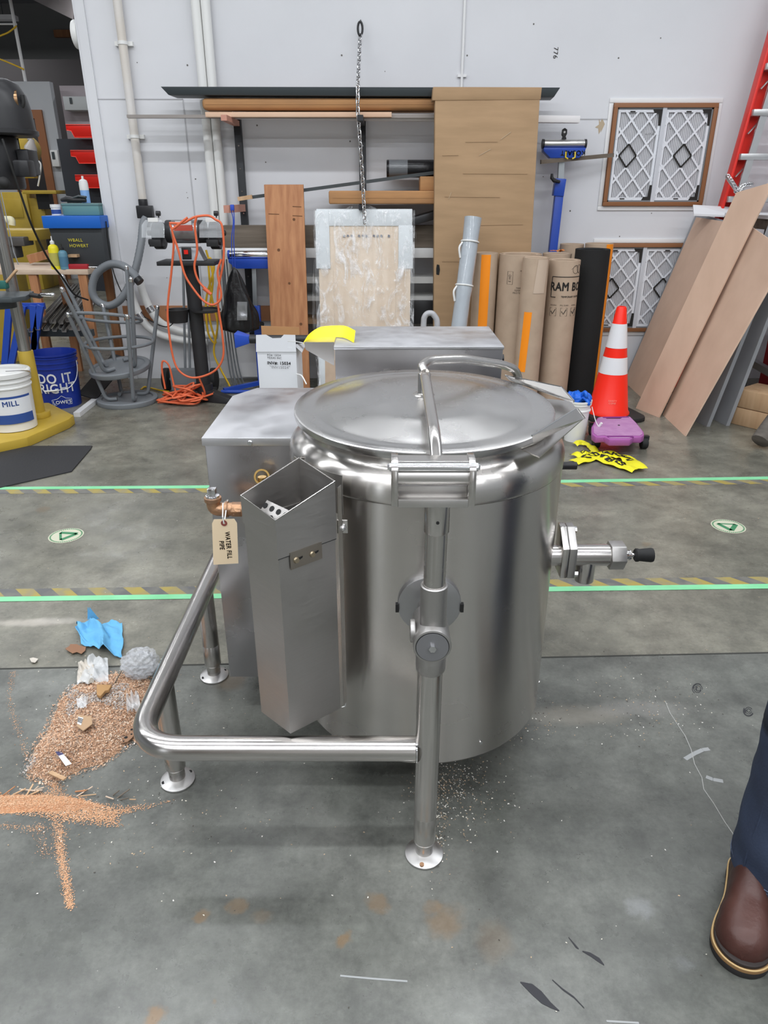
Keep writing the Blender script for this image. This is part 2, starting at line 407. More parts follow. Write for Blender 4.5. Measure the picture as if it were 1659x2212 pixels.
struct('scuff_mark', mb, SCUFF, fl, smooth=0)
mb = MB()
for cx, cy in ((1507,1488),(1617,1536)):
    for k in range(6):
        r = 3+k*1.7; a0 = random.random()*6; pts = [G(cx+math.cos(a0+t*.4)*r, cy+math.sin(a0+t*.4)*r) for t in range(9)]
        mb2 = ribbon(pts, .002, .0003, .0006); mb.add(mb2.v, mb2.f)
struct('tread_mark', mb, SCUFF, fl, smooth=0)
SCR = M_('pale_scratch', (.36,.37,.37), .6)
mb = MB()
for pts in (((735,2108),(800,2114),(880,2120)), ((1480,1640),(1500,1628),(1518,1620),(1532,1618)), ((1525,1678),(1540,1684),(1562,1688)), ((1310,2206),(1380,2210))):
    w_ = .004 if pts[0][0] in (735,1310) else .014
    r_ = ribbon([G(*p) for p in pts], w_, .0002, .0006); mb.add(r_.v, r_.f)
struct('scratch', mb, SCR, fl, smooth=0)
# shell
wb = struct('wall_back', MB().bx(XE, 5.2, YB, YB+.25, 0, 5.6), WALLM)
struct('wall_right', MB().bx(4.6, 4.8, -7, YB, 0, 5.6), WALLG)
struct('wall_front', MB().bx(-11, 4.6, -7.2, -7, 0, 5.6), M_('front_wall_paint', (.5,.48,.45), .7))
struct('wall_left', MB().bx(-11.2, -11, -7, 20, 0, 5.6), WALLG)
GLOW, nt_, b__ = newmat('added_glow'); b__.inputs['Base Color'].default_value = (.8,.85,.9,1); b__.inputs['Emission Color'].default_value = (.9,.95,1,1); b__.inputs['Emission Strength'].default_value = 2.6
wn = struct('glow_panel_1', MB().bx(-7.3,-6.2,-7.02,-6.98,.1,3.4), GLOW); struct('glow_panel_frame', MB().bx(-7.4,-7.3,-7.05,-6.95,0,3.5).bx(-6.2,-6.1,-7.05,-6.95,0,3.5).bx(-7.3,-6.2,-7.05,-6.95,3.4,3.5).bx(-6.77,-6.73,-7.04,-6.96,.1,3.4), WHITE, wn)  # unseen glowing panel, added for the bright streak on the kettle
wn = struct('glow_panel_2', MB().bx(1.2,1.9,-7.02,-6.98,.9,3.0), GLOW); struct('glow_panel_frame', MB().bx(1.1,1.2,-7.05,-6.95,.8,3.1).bx(1.9,2.0,-7.05,-6.95,.8,3.1).bx(1.2,1.9,-7.05,-6.95,3.0,3.1), WHITE, wn)  # second unseen glowing panel, added to vary the kettle's reflections
struct('reflected_panel_1', MB().bx(-4.9,-2.2,-7.03,-6.97,0,3.4), M_('brown_reflected_panel', (.13,.1,.08), .6))  # unseen brown panel, added for a dark band in the kettle's reflection
struct('reflected_panel_2', MB().bx(2.6,4.0,-7.03,-6.97,0,3.2), M_('dark_reflected_panel', (.07,.065,.06), .6))  # another unseen dark panel, added for the steel to reflect
struct('wall_hall', MB().bx(-11, 5.2, 20, 20.2, 0, 5.6), WALLD)
struct('ceiling', MB().bx(-11.2, 5.2, -7.2, 20.2, 5.6, 5.7), CEIL)
# partition wall with the doorway in the far hall
YP = 15.0
D0 = W(30,240,YP); D1 = W(110,240,YP)   # door head
tz = W(80,176,YP).z; xr = W(107,180,YP).x
dx0 = W(20,300,YP).x; dx1 = W(91,243,YP).x; dz = W(60,243,YP).z
struct('wall_partition', MB().bx(-10.9, dx0, YP, YP+.15, 0, tz).bx(dx1, xr, YP, YP+.15, 0, tz).bx(dx0, dx1, YP, YP+.15, dz, tz), WALLG)
struct('wall_side', MB().bx(xr+.01, XE+2, 15.4, 15.5, 0, W(130,185,15.4).z), M_('pinkish_wall_paint', (.5,.44,.46), .7))
DOORW = M_('brown_door_casing', (.3,.12,.05), .5)
dm = struct('door_1', MB().bx(dx0-.01, dx0+.14, YP-.05, YP+.16, 0, dz+.04).bx(dx1-.14, dx1+.01, YP-.05, YP+.16, 0, dz+.04).bx(dx0+.14, dx1-.14, YP-.05, YP+.16, dz-.1, dz+.04), DOORW)
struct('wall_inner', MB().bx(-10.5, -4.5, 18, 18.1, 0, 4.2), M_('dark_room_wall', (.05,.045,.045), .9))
# panel seams and little pin holes on the white wall
SEAM = M_('panel_seam', (.5,.5,.52), .8)
y0 = YB-.004
sz = W(300,214,YB).z; sx_ = W(395,214,YB).x
mb = MB().bx(XE, sx_, y0, YB, sz-.004, sz+.004).bx(sx_-.005, sx_+.005, y0, YB, 0, sz)
a = W(1165,257,YB); b_ = W(1300,266,YB); mb.bx(a.x, 1.82, y0, YB, a.z-.004, a.z+.004)
struct('seam', mb, SEAM, wb, smooth=0)
mb = MB()
for _ in range(46):
    x = random.uniform(-2.2, 3); z = random.uniform(.9, 2.8); r = random.uniform(.003, .007); mb.cyl((x, YB+.001, z), (x, YB-.0015, z), r, seg=8)
struct('nail_hole', mb, M_('hole', (.15,.14,.13), .9), wb, smooth=0)
# brown patch of torn paint
c = W(1297,272,YB); pts = [(c.x+math.cos(i*.55)*(.028+.016*math.sin(i*2.3)), YB-.002, c.z+math.sin(i*.55)*(.045+.02*math.cos(i*3.1))) for i in range(11)]
struct('torn_patch', MB().slab(pts, (0,.003,0)), M_('torn_board', (.5,.4,.28), .9), wb, smooth=0)
text('776', .05, plane_fn(W(1200,114,YB-.003), (0,0,-1), (1,0,0)), INK, wb)
struct('trim_1', MB().bx(XE+.02, -.9, YB-.03, YB, W(300,692,YB).z, W(300,660,YB).z), M_('plywood_edge', (.42,.19,.09), .6))
struct('trim_2', MB().bx(XE-.03, XE+.01, YB-.01, YB+.26, 0, 5.6).bx(XE-.01, XE+.06, YB-.02, YB+.001, 0, 5.6), WALLM)
# ceiling strip lights, plus the added ones over the far hall
tube_m, nt, b = newmat('lit_diffuser'); b.inputs['Emission Color'].default_value = (.95,.97,1,1); b.inputs['Emission Strength'].default_value = 3; b.inputs['Base Color'].default_value = (.8,.8,.8,1)
for lo, lx, ly in FIXTURES:
    t = thing('strip_light', 'long white strip light hanging under the roof, out of the photographed view', 'light', (lx, ly, LIGHT_Z), 'strip lights under the roof')
    build('housing', MB().bx(lx-1.15, lx+1.15, ly-.1, ly+.1, LIGHT_Z+.02, LIGHT_Z+.1), WHITE, t)
    build('hanger', MB().bx(lx-.9, lx-.89, ly-.005, ly+.005, LIGHT_Z+.1, 5.6).bx(lx+.89, lx+.9, ly-.005, ly+.005, LIGHT_Z+.1, 5.6), DGREY, t)
    lo.parent = t; lo.location = (0, 0, .012); lo.name = 'light_source'
# ------------------------------------------------------------------ wall vents filled with air filters
FILT_W = M_('filter_card', (.78,.8,.84), .6); PLEAT = M_('filter_pleats', (.3,.3,.32), .9, col2=(.42,.42,.44), ns=3, stretch=(40,1,1), contrast=.8)
VENTW = M_('vent_wood', (.28,.12,.05), .5)
def air_filter(x0, x1, z0, z1, label, fr_=.5):
    y = YB-.012; t = thing('air_filter', label, 'air filter', ((x0+x1)/2, y, z0), 'pleated air filters in the wall vents')
    # pleated media
    n = 24; vs = []; mb = MB()
    for i in range(n):
        xa = x0+.01+(x1-x0-.02)*i/n; xb = x0+.01+(x1-x0-.02)*(i+1)/n; xm = (xa+xb)/2
        mb.add([(xa,y+.02,z0+.01),(xm,y+.006,z0+.01),(xm,y+.006,z1-.01),(xa,y+.02,z1-.01),(xb,y+.02,z0+.01),(xb,y+.02,z1-.01)], [(0,1,2,3),(1,4,5,2)])
    build('pleats', mb, PLEAT, t, smooth=0)
    mb = MB(); e = .022; mb.bx(x0,x1,y-.002,y,z0,z0+e).bx(x0,x1,y-.002,y,z1-e,z1).bx(x0,x0+e,y-.002,y,z0+e,z1-e).bx(x1-e,x1,y-.002,y,z0+e,z1-e)
    Wd = x1-x0; H = z1-z0; cx = (x0+x1)/2; cz = (z0+z1)/2; sx = Wd/4.9; szz = H/7.8; cx = x0+Wd*fr_; 
    R0, R1, RN = -14, 15, 15
    def clipseg(a, b):
        t0, t1 = 0, 1; d = b-a
        for p, q in ((-d.x, a.x-x0-.004), (d.x, x1-.004-a.x), (-d.z, a.z-z0-.004), (d.z, z1-.004-a.z)):
            if abs(p) < 1e-9: continue
            r = q/p
            if p < 0: t0 = max(t0, r)
            else: t1 = min(t1, r)
        return (a+d*t0, a+d*t1) if t1 > t0+.02 else None
    for k in range(R0, R1):
        for s in (-1, 1):
            a = V((cx-RN*sx, 0, cz-s*RN*szz+k*szz)); b = V((cx+RN*sx, 0, cz+s*RN*szz+k*szz))
            if k % 2 == 0: continue
            sg = clipseg(a, b)
            if sg:
                p, q = sg; p.y = q.y = y-(.0024 if s < 0 else .0032); mb.bar(p, q, .0155, .002, up=(0,1,0))
    build('card_grid', mb, FILT_W, t, smooth=0)
    mb = MB(); q = [V((cx,y-.005,cz+szz)), V((cx+sx,y-.005,cz)), V((cx,y-.005,cz-szz)), V((cx-sx,y-.005,cz))]
    for i in range(4):
        a = q[i]; b = q[(i+1)%4]; mb.bar(a, b, .014, .002, up=(0,1,0))
    build('black_diamond', mb, INK, t, smooth=0)
    mb = MB()
    for ax, az in ((x0,z1),(x1,z1),(x0,z0),(x1,z0)):
        dx = .075*(1 if ax == x0 else -1); dz_ = .045*(1 if az == z0 else -1)
        if ax == x0: continue
        mb.slab([(ax,y-.0056,az),(ax+dx,y-.0056,az),(ax+dx*.8,y-.0056,az+dz_*.6),(ax+dx*.35,y-.0056,az+dz_*.6),(ax+dx*.25,y-.0056,az+dz_*2.6),(ax,y-.0056,az+dz_*2.6)], (0,.001,0))
    mb.bx(cx-.02,cx+.02,y-.006,y-.002,z1-.02,z1-.012).bx(cx-.02,cx+.02,y-.006,y-.002,z0+.008,z0+.016)
    build('printed_corner', mb, INK, t, smooth=0)
def vent(x0, x1, z0, z1, lab, names):
    fr = thing('vent_frame', lab, 'vent frame', ((x0+x1)/2, YB-.02, z0), 'wood framed filter openings')
    y = YB-.035; w = .032
    build('wood_frame', MB().bx(x0,x1,y,YB,z0,z0+w).bx(x0,x1,y,YB,z1-w,z1).bx(x0,x0+w,y,YB,z0+w,z1-w).bx(x1-w,x1,y,YB,z0+w,z1-w), VENTW, fr, bevel=.002)
    o = .035
    build('white_trim', MB().bx(x0-o,x1+o,YB-.012,YB,z0-o,z0-.002).bx(x0-o,x1+o,YB-.012,YB,z1+.002,z1+o).bx(x0-o,x0-.002,YB-.012,YB,z0,z1).bx(x1+.002,x1+o,YB-.012,YB,z0,z1), WHITE, fr, bevel=.001)
    g = .012; build('grey_rebate', MB().bx(x0+w,x1-w,YB-.02,YB,z0+w,z0+w+g).bx(x0+w,x1-w,YB-.02,YB,z1-w-g,z1-w).bx(x0+w,x0+w+g,YB-.02,YB,z0+w,z1-w).bx(x1-w-g,x1-w,YB-.02,YB,z0+w,z1-w), GREYP, fr, smooth=0)
    i0 = x0+w+g; i1 = x1-w-g; xm = (i0+i1)/2-.005; 
    air_filter(i0, xm-.018, z0+w+g, z1-w-g, names[0], .33); air_filter(xm+.018, i1, z0+w+g, z1-w-g, names[1])
    build('mullion', MB().bx(xm-.016, xm+.016, YB-.026, YB, z0+w, z1-w), M_('mullion_grey', (.6,.62,.66), .4), fr)
vent(1.858, 2.70, 1.487, 2.25, 'upper wood framed wall vent beside the red ladder', ('left air filter of the upper wall vent', 'right air filter of the upper wall vent'))
vent(1.858, 2.70, .436, 1.19, 'lower wood framed wall vent behind the traffic cone', ('left air filter of the lower vent, behind the black roll', 'right air filter of the lower vent, beside the plywood panels'))
text('6-17-20', .022, plane_fn(W(1404,290,YB-.032), (1,0,0), (0,0,1)), INK, bpy.data.objects['vent_frame'])
# ------------------------------------------------------------------ floor tapes
GREENT = M_('green_masking_tape', (.2,.6,.3), .5, col2=(.26,.68,.38), ns=8)
def hazard_mat():
    m, nt, b = newmat('hazard_tape'); co = coords(nt); s = N(nt, 'ShaderNodeSeparateXYZ'); L(nt, co, s.inputs[0])
    def ma(op, a, bb):
        x = N(nt, 'ShaderNodeMath', operation=op)
        for i, q in enumerate((a, bb)):
            if isinstance(q, (int, float)): x.inputs[i].default_value = q
            else: L(nt, q, x.inputs[i])
        return x.outputs[0]
    f = ma('FRACT', ma('MULTIPLY', ma('ADD', s.outputs['X'], s.outputs['Y']), 6.2), 0)
    g = ma('GREATER_THAN', f, .5)
    nz = N(nt, 'ShaderNodeTexNoise'); nz.inputs['Scale'].default_value = 14; nz.inputs['Detail'].default_value = 6; L(nt, co, nz.inputs['Vector'])
    r = N(nt, 'ShaderNodeMapRange'); r.inputs['From Min'].default_value = .4; r.inputs['From Max'].default_value = .75; L(nt, nz.outputs['Fac'], r.inputs['Value'])
    x = N(nt, 'ShaderNodeMix', data_type='RGBA'); x.inputs['A'].default_value = (.12,.12,.12,1); x.inputs['B'].default_value = (.36,.28,.07,1); L(nt, g, x.inputs['Factor'])
    y = N(nt, 'ShaderNodeMix', data_type='RGBA'); L(nt, x.outputs['Result'], y.inputs['A']); y.inputs['B'].default_value = (.22,.21,.17,1); L(nt, r.outputs[0], y.inputs['Factor'])
    L(nt, y.outputs['Result'], b.inputs['Base Color']); b.inputs['Roughness'].default_value = .45; return m
HAZ = hazard_mat()
def tape_line(rows, lab, z):
    P = [(G(x, y0), G(x, y1)) for x, y0, y1 in rows]; mb = MB()
    for (a, b), (c, d) in zip(P[:-1], P[1:]): mb.slab([(b.x,b.y,z),(d.x,d.y,z),(c.x,c.y,z),(a.x,a.y,z)], (0,0,.0008))
    return mb
def cols(rows, up=True):   # extend rows past the frame
    (x0,a0,b0), (x1,a1,b1) = rows[0], rows[-1]; k = 700/(x1-x0)
    return [(x0-700, a0-(a1-a0)*k, b0-(b1-b0)*k)] + rows + [(x1+700, a1+(a1-a0)*k, b1+(b1-b0)*k)]
solo('green_floor_tape', tape_line(cols([(0,1052.5,1058),(465,1049,1055),(1230,1037,1043),(1659,1030,1036)]), '', .0014), GREENT, 'green tape line along the far side of the walkway', 'floor tape', smooth=0)
solo('green_floor_tape', tape_line(cols([(0,1290,1300),(490,1283,1293),(1200,1268,1278),(1659,1262,1272)]), '', .0014), GREENT, 'green tape line along the near side of the walkway, behind the kettle legs', 'floor tape', smooth=0)
solo('hazard_floor_tape', tape_line(cols([(0,1058,1067),(465,1055,1064),(1230,1043,1052),(1659,1036,1045)]), '', .0003), HAZ, 'worn yellow and black striped tape along the far green line', 'floor tape', smooth=0)
solo('hazard_floor_tape', tape_line(cols([(0,1273,1290),(490,1266,1283),(1200,1252,1268),(1659,1246,1262)]), '', .0003), HAZ, 'worn yellow and black striped tape along the near green line', 'floor tape', smooth=0)
def sticker(px, py, lab, rot):
    c = G(px, py); t = thing('floor_sticker', lab, 'sticker', c, 'round floor stickers')
    R = .085; build('disc', MB().cyl((c.x,c.y,.0003), (c.x,c.y,.0013), R, seg=40), M_('cream_vinyl', (.55,.55,.42), .5), t, smooth=0)
    g = M_('green_print', (.05,.22,.1), .5); mb = MB(); q = []
    for k in range(3):
        a = rot+k*2*math.pi/3; q.append(V((c.x+math.cos(a)*R*.62, c.y+math.sin(a)*R*.62, .0014)))
    for k in range(3): mb.bar(q[k], q[(k+1)%3], .024 if k else .012, .0006)
    build('printed_triangle', mb, g, t, smooth=0)
    mb = MB(); n = 48
    for k in range(n):
        a = 2*math.pi*k/n; b = 2*math.pi*(k+.7)/n
        mb.slab([(c.x+math.cos(u)*r, c.y+math.sin(u)*r, .0014) for u, r in ((a,R*.84),(b,R*.84),(b,R*.93),(a,R*.93))], (0,0,.0004))
    build('printed_ring', mb, g, t, smooth=0)
sticker(143,1157,'round green arrow sticker on the floor left of the kettle', 2.5)
sticker(1573,1137,'round green arrow sticker on the floor at the right', .4)
# ================================================================== THE KETTLE
def zy(py, Y): return W(829.5, py, Y).z
KX, KY = .115, 1.862
kt = thing('tilting_kettle', 'large stainless steel tilting kettle with domed lid standing on tubular legs', 'kettle', (KX, KY, 0))
KM = Matrix.Translation((KX, KY, 0))
# body: straight jacket, rounded shoulder, inner rim
prof = [(0,.165),(.36,.165),(.368,.167),(.371,.172),(.371,.938)]
build('kettle_body', MB().lathe(prof, KM, 128), STEELB, kt, smooth=30)
prof = [(.3705,.938),(.3725,.94),(.3735,.945),(.3735,.958),(.373,.972),(.370,.985),(.364,.997),(.354,1.006),(.342,1.011),(.334,1.016),(.331,1.024),(.331,1.034),(.335,1.041),(.340,1.045),(.340,1.049),(.322,1.049),(.318,1.04),(.315,.9),(0,.88)]
build('shoulder', MB().lathe(prof, KM, 128), STEELB, kt, smooth=60)
mb = MB()
for a in (-1.15, -.2, .8):
    c = V((KX+math.cos(a)*.371, KY+math.sin(a)*.371, .215)); d = V((math.cos(a), math.sin(a), 0)); mb.cyl(c, c+d*.003, .005, seg=12)
each('body_screw', mb, CHROME, kt)
# lid, propped a little at the back
LT = Matrix.Translation((.107, 1.517, 1.056)) @ Matrix.Rotation(math.radians(2.6), 4, 'X') @ Matrix.Translation((0, .347, 0))
lp = [(.340,-.016),(.346,-.014),(.348,-.006),(.347,.002),(.342,.005),(.31,.005),(.296,.0045),(.288,.006),(.28,.0085),(.25,.0155),(.21,.025),(.19,.029),(.178,.0305),(.12,.0322),(.06,.0332),(0,.0335)]
lid = build('lid', MB().lathe(lp, LT, 128), STEELL, kt, smooth=35)
LC = LT @ V((0,0,.0325)); up = (LT.to_3x3() @ V((0,0,1)))
build('lid_boss', MB().lathe([(0,-.004),(.03,-.004),(.031,0),(.026,.004),(.019,.005),(.017,.008),(.017,.056),(.014,.060),(0,.061)], Matrix.Translation(LC) @ LT.to_3x3().to_4x4(), 36), STEELT, kt, smooth=40)
BZ = 1.115; PX, PY = .110, 1.342
tip = V((PX-.002, PY+.03, 1.106)); top = LC + up*.05 - V((0,.012,0))
arm = [tip, tip+V((0,.02,.012)), top-V((-.001,.04,-.004)), top]
build('lid_arm', MB().tube(fillet([tip+V((0,0,-.01)), tip+V((-.002,.06,.03)), top+V((0,-.03,.008)), top+V((0,.012,.0))], .05), .0135, 16, flat=.8), STEELT, kt)
hb = LC + up*.06
hp = [hb, W(911,792,1.88), W(925,778,1.93), W(998,775,2.0), W(1088,788,2.1), W(1112,797,2.13), W(1119,812,2.15), W(1121,832,2.15)]
build('lid_handle', MB().tube(fillet(hp, .03), .0125, 16), STEELT, kt)
# pouring spout on the right
sz = 1.088
A = G(1091,811,sz); B = G(1213,836,sz); T_ = G(1240,866,sz-.006)
FA = G(1149,941,sz); FB = G(1246,881,sz); FC = G(1264,904,1.063); FD = G(1152,957,1.058)
A2 = G(1100,822,1.07); T2 = G(1239,871,1.074)
sp_ = build('pouring_spout', MB().slab([A,B,T_,T2,A2], (.002,.003,0)), STEELT, kt, smooth=20)
build('spout_floor', MB().slab([V((.36,2.08,1.045)), G(1232,866,1.06), G(1262,902,1.06), V((.36,1.55,1.04)), V((.33,1.6,1.04)), V((.33,2.0,1.04))], (0,0,-.003)), STEELT, sp_, smooth=20)
build('front_lip', MB().slab([FA,FB,FC,FD], (.001,.003,0)), STEELT, sp_, smooth=20)
build('spout_edge', MB().tube([A,B,T_], .0022, 8), CHROME, sp_)
build('spout_edge', MB().tube([FA,FB,FC], .0022, 8), CHROME, sp_)
# hinge bracket over the post
STEELR = steel('satin_roller', col=(.66,.64,.62), rough=.38, stretch=(2,2,2), bump=0)
br = MB(); x0 = W(845,1035,PY).x; x1 = W(1025,1035,PY).x; zt = zy(990,PY); zb = zy(1083,PY)
for xa, xb in ((x0, x0+.014), (x1-.014, x1)):
    br.slab([(xa,PY-.028,zb),(xa,PY+.035,zb),(xa,PY+.035,zt),(xa,PY+.0,zt),(xa,PY-.024,zt-.012),(xa,PY-.028,zt-.02)], (xb-xa,0,0))
brk = build('bracket_base', MB().bx(x0+.014, x1-.014, PY-.028, PY+.035, zb, zb+.008), STEELR, kt, bevel=.001)
each('side_plate', br, STEELT, brk, bevel=.0012)
build('bracket_tray', MB().bx(x0+.014, x1-.014, PY-.028, PY+.034, zb+.001, zb+.0085).bx(x0+.014, x1-.014, PY-.03, PY-.022, zb-.001, zb+.016).bx(x0+.014, x1-.014, PY-.0, PY+.008, zb+.008, zb+.034), STEELR, brk, bevel=.001)
build('spring_roller', MB().cyl((x0+.014,PY+.002,zb+.056), (x1-.014,PY+.002,zb+.056), .0185, seg=40), STEELR, brk)
build('hinge_rod', MB().cyl((x0-.004,PY-.012,zt-.014), (x1+.004,PY-.012,zt-.014), .0085, seg=24).cyl((x0-.008,PY-.012,zt-.014), (x0-.002,PY-.012,zt-.014), .006, seg=6).cyl((x1+.002,PY-.012,zt-.014), (x1+.008,PY-.012,zt-.014), .006, seg=6), CHROME, brk)
build('cross_bar', MB().bx(x0+.014, x1-.014, PY-.004, PY+.03, zt-.010, zt-.004), STEELT, brk)
# front post, top to bottom
z = lambda py: zy(py, PY)
build('post_collar', MB().lathe([(0,z(1148)),(.0255,z(1148)),(.0268,z(1146)),(.0268,zb),(0,zb)], Matrix.Translation((PX,PY,0)), 40), STEELT, kt, smooth=40)
build('set_screw', MB().cyl((PX,PY-.025,z(1118)), (PX,PY-.0275,z(1118)), .0035, seg=12), DARKHOLE, bpy.data.objects['post_collar'])
build('upper_post', MB().cyl((PX-.001,PY,z(1290)), (PX,PY,z(1146)), .0238, seg=40), STEELT, kt)
sl = build('upper_sleeve', MB().lathe([(.024,z(1266)+.004),(.0265,z(1266)+.005),(.0295,z(1266)+.003),(.0295,z(1350)),(.024,z(1350))], Matrix.Translation((PX-.001,PY,0)), 40), steel('satin_cast', rough=.42, stretch=(20,20,20)), kt, smooth=40)
CAST = sl.data.materials[0]
zc_ = z(1372); 
build('trunnion_housing', MB().cyl((PX-.004,PY-.046,zc_), (PX-.004,PY+.07,zc_), .0425, .041, seg=48).cyl((PX-.052,PY+.0,zc_+.012), (PX-.04,PY,zc_+.012), .026, seg=32), CAST, kt, bevel=.003)
build('trunnion_cap', MB().cyl((PX-.004,PY-.0485,zc_), (PX-.004,PY-.044,zc_), .0355, seg=48), M_('grey_cap', (.26,.26,.27), .4, .6), bpy.data.objects['trunnion_housing'])
build('cap_bolt', MB().cyl((PX-.004,PY-.056,zc_), (PX-.004,PY-.048,zc_), .0085, seg=6), CHROME, bpy.data.objects['trunnion_housing'])
build('cap_groove', MB().lathe([(.0355,.0),(.0372,.0),(.0372,.001),(.0355,.001)], Matrix.Translation((PX-.004,PY-.0458,zc_)) @ Matrix.Rotation(math.pi/2,4,'X'), 48), DARKHOLE, bpy.data.objects['trunnion_housing'])
build('lower_sleeve', MB().lathe([(0,z(1449)-.002),(.026,z(1449)-.002),(.0335,z(1443)),(.0345,z(1438)),(.0345,z(1395)),(.03,z(1390))], Matrix.Translation((PX-.003,PY,0)), 40), CAST, kt, smooth=40)
build('grub_screw', MB().cyl((PX-.04,PY-.01,z(1402)), (PX-.033,PY-.01,z(1402)), .004, seg=10), CHROME, bpy.data.objects['lower_sleeve'])
# disc plate on the kettle behind the post
dc = V((W(927,1312,1.487).x, KY-.374, W(927,1302,1.487).z)); build('trunnion_plate', MB().cyl(dc+V((0,-.014,0)), dc+V((0,.02,0)), .077, seg=64), steel('satin_plate', col=(.5,.5,.51), rough=.4, stretch=(5,5,5)), kt, bevel=.002)
build('trunnion_shaft', MB().cyl(dc+V((0,-.1,-.03)), dc+V((0,0,-.0)), .03, seg=32), CAST, kt)
mb = MB()
for s in (-1, 1): mb.box(dc+V((s*.0785,-.012,-.006)), (.008,.012,.022))
each('plate_stop', mb, DARKHOLE, bpy.data.objects['trunnion_plate'])
# legs and feet
FLANGE = steel('foot_flange_steel', col=(.6,.59,.58), rough=.35, stretch=(12,12,12))
def leg(x, y, ztop, zj, holes):
    lg = build('leg', MB().cyl((x,y,zj), (x,y,ztop), .0292, seg=40), STEELT, kt)
    build('foot_tube', MB().lathe([(0,.012),(.0235,.012),(.0235,.05),(.0285,.055),(.029,.06),(.029,zj-.002),(.0278,zj),(0,zj)], Matrix.Translation((x,y,0)), 40), STEELT, lg, smooth=40)
    build('foot_flange', MB().lathe([(0,.0),(.049,.0),(.0505,.002),(.05,.006),(.026,.016),(0,.016)], Matrix.Translation((x,y,0)), 48), FLANGE, lg, smooth=30)
    mb = MB()
    for a in holes:
        c = V((x+math.cos(a)*.0405, y+math.sin(a)*.0405, .0075)); mb.cyl(c, c+V((0,0,.0028)), .0058, seg=16)
    each('bolt_hole', mb, DARKHOLE, lg)
fl_ = W(912,1843,PY)
leg(PX-.004, PY, z(1440), zy(1757,PY), [])
mb = MB().cyl((PX-.012,PY-.041,.009), (PX-.012,PY-.041,.0122), .006, seg=16); build('floor_screw', mb, BRONZE, kt)
FX = -.614; TZ = .357
leg(FX, 1.60, TZ, .12, [3.6, .7])
leg(FX, 2.10, TZ, .14, [3.7, .6])
build('frame_tube', MB().tube(fillet([(PX-.03,PY+.004,TZ),(FX,PY+.006,TZ),(FX,2.40,TZ),(-.47,2.40,TZ)], .125, 14), .0305, 32), STEELT, kt, smooth=60)
build('weld_bead', MB().tube([V((PX-.031, PY+math.sin(a)*.0305, TZ+math.cos(a)*.031)) for a in [i*.5236 for i in range(12)]], .0025, 6, closed=True), CHROME, kt)
# control cabinet on the left
cx0, cx1, cy0, cy1 = -.505, -.14, 1.90, 2.445; czb, czt = .149, .952
STEELC = steel('cabinet_steel', col=(.48,.47,.48), rough=.25, stretch=(1,1,3), smudge=.1, bump=0, streak=.02)
cab = build('cabinet_body', MB().slab([(cx0,cy0,czb),(cx1,cy0,czb),(cx1,cy1,czb),(cx0+.05,cy1,czb),(cx0,cy1-.1,czb)], (0,0,czt-czb)), STEELC, kt, bevel=.002)
STEELW = steel('cabinet_top_steel', col=(.7,.7,.72), rough=.36, stretch=(3,3,3), smudge=.2, bump=0)
top_ = build('cabinet_top', MB().slab([(cx0-.006,cy0-.006,czt-.004),(cx1,cy0-.006,czt-.004),(cx1,cy1+.006,czt-.004),(cx0+.06,cy1+.006,czt-.004),(cx0-.006,cy1-.1,czt-.004)], (0,0,.024)), STEELW, kt, bevel=.002)
c = W(540,957,cy0-.006); build('top_screw', MB().cyl(c, c+V((0,-.005,0)), .008, .006, seg=16), CHROME, top_)
# exhaust chute: open hopper over a sheet duct, corner towards the viewer
F0 = V((-.228,1.35,0)); F1 = V((-.316,1.439,0)); F2 = V((-.108,1.453,0)); F3 = V((-.196,1.545,0))
def at(p, z): return V((p.x, p.y, z))
ce = (F0+F1+F2+F3)/4; ins = lambda p, k: ce+(p-ce)*k
q = [F0, F2, F3, F1]; zt4 = [.972, 1.018, 1.04, .99]
ZS = .878; mb = MB(); th = .0016
for i in range(4):
    a, b = q[i], q[(i+1)%4]; n = (b-a).normalized(); n = V((-n.y, n.x, 0))*th
    zb_a = ZS if i != 3 else .93
    lo_a = ZS if q[i] is not F1 else .925; lo_b = ZS if q[(i+1)%4] is not F1 else .925
    mb.hexa([at(a,lo_a), at(b,lo_b), at(b,lo_b)+n, at(a,lo_a)+n, at(a,zt4[i]), at(b,zt4[(i+1)%4]), at(b,zt4[(i+1)%4])+n, at(a,zt4[i])+n])
STEELD = steel('duct_steel', col=(.56,.54,.52), rough=.38, stretch=(2,2,50), smudge=.16, bump=0)
hop = build('chute_hopper', mb, STEELD, kt, smooth=0)
mb = MB().tube([at(q[i], zt4[i]) for i in range(4)], .0016, 6, closed=True); build('hopper_edge', mb, STEELT, hop)
build('seam_gap', MB().tube([at(ins(F0,.985),ZS-.001), at(ins(F2,.985),ZS-.001)], .0013, 6), DARKHOLE, hop)
q2 = [ins(p, .965) for p in q]; bz = [.397, .392, .32, .392]
mb = MB(); 
for i in range(4):
    a, b = q2[i], q2[(i+1)%4]; n = (b-a).normalized(); n = V((-n.y, n.x, 0))*th
    mb.hexa([at(a,bz[i]), at(b,bz[(i+1)%4]), at(b,bz[(i+1)%4])+n, at(a,bz[i])+n, at(a,.93), at(b,.93), at(b,.93)+n, at(a,.93)+n])
duct = build('chute_duct', mb, STEELD, kt, smooth=0)
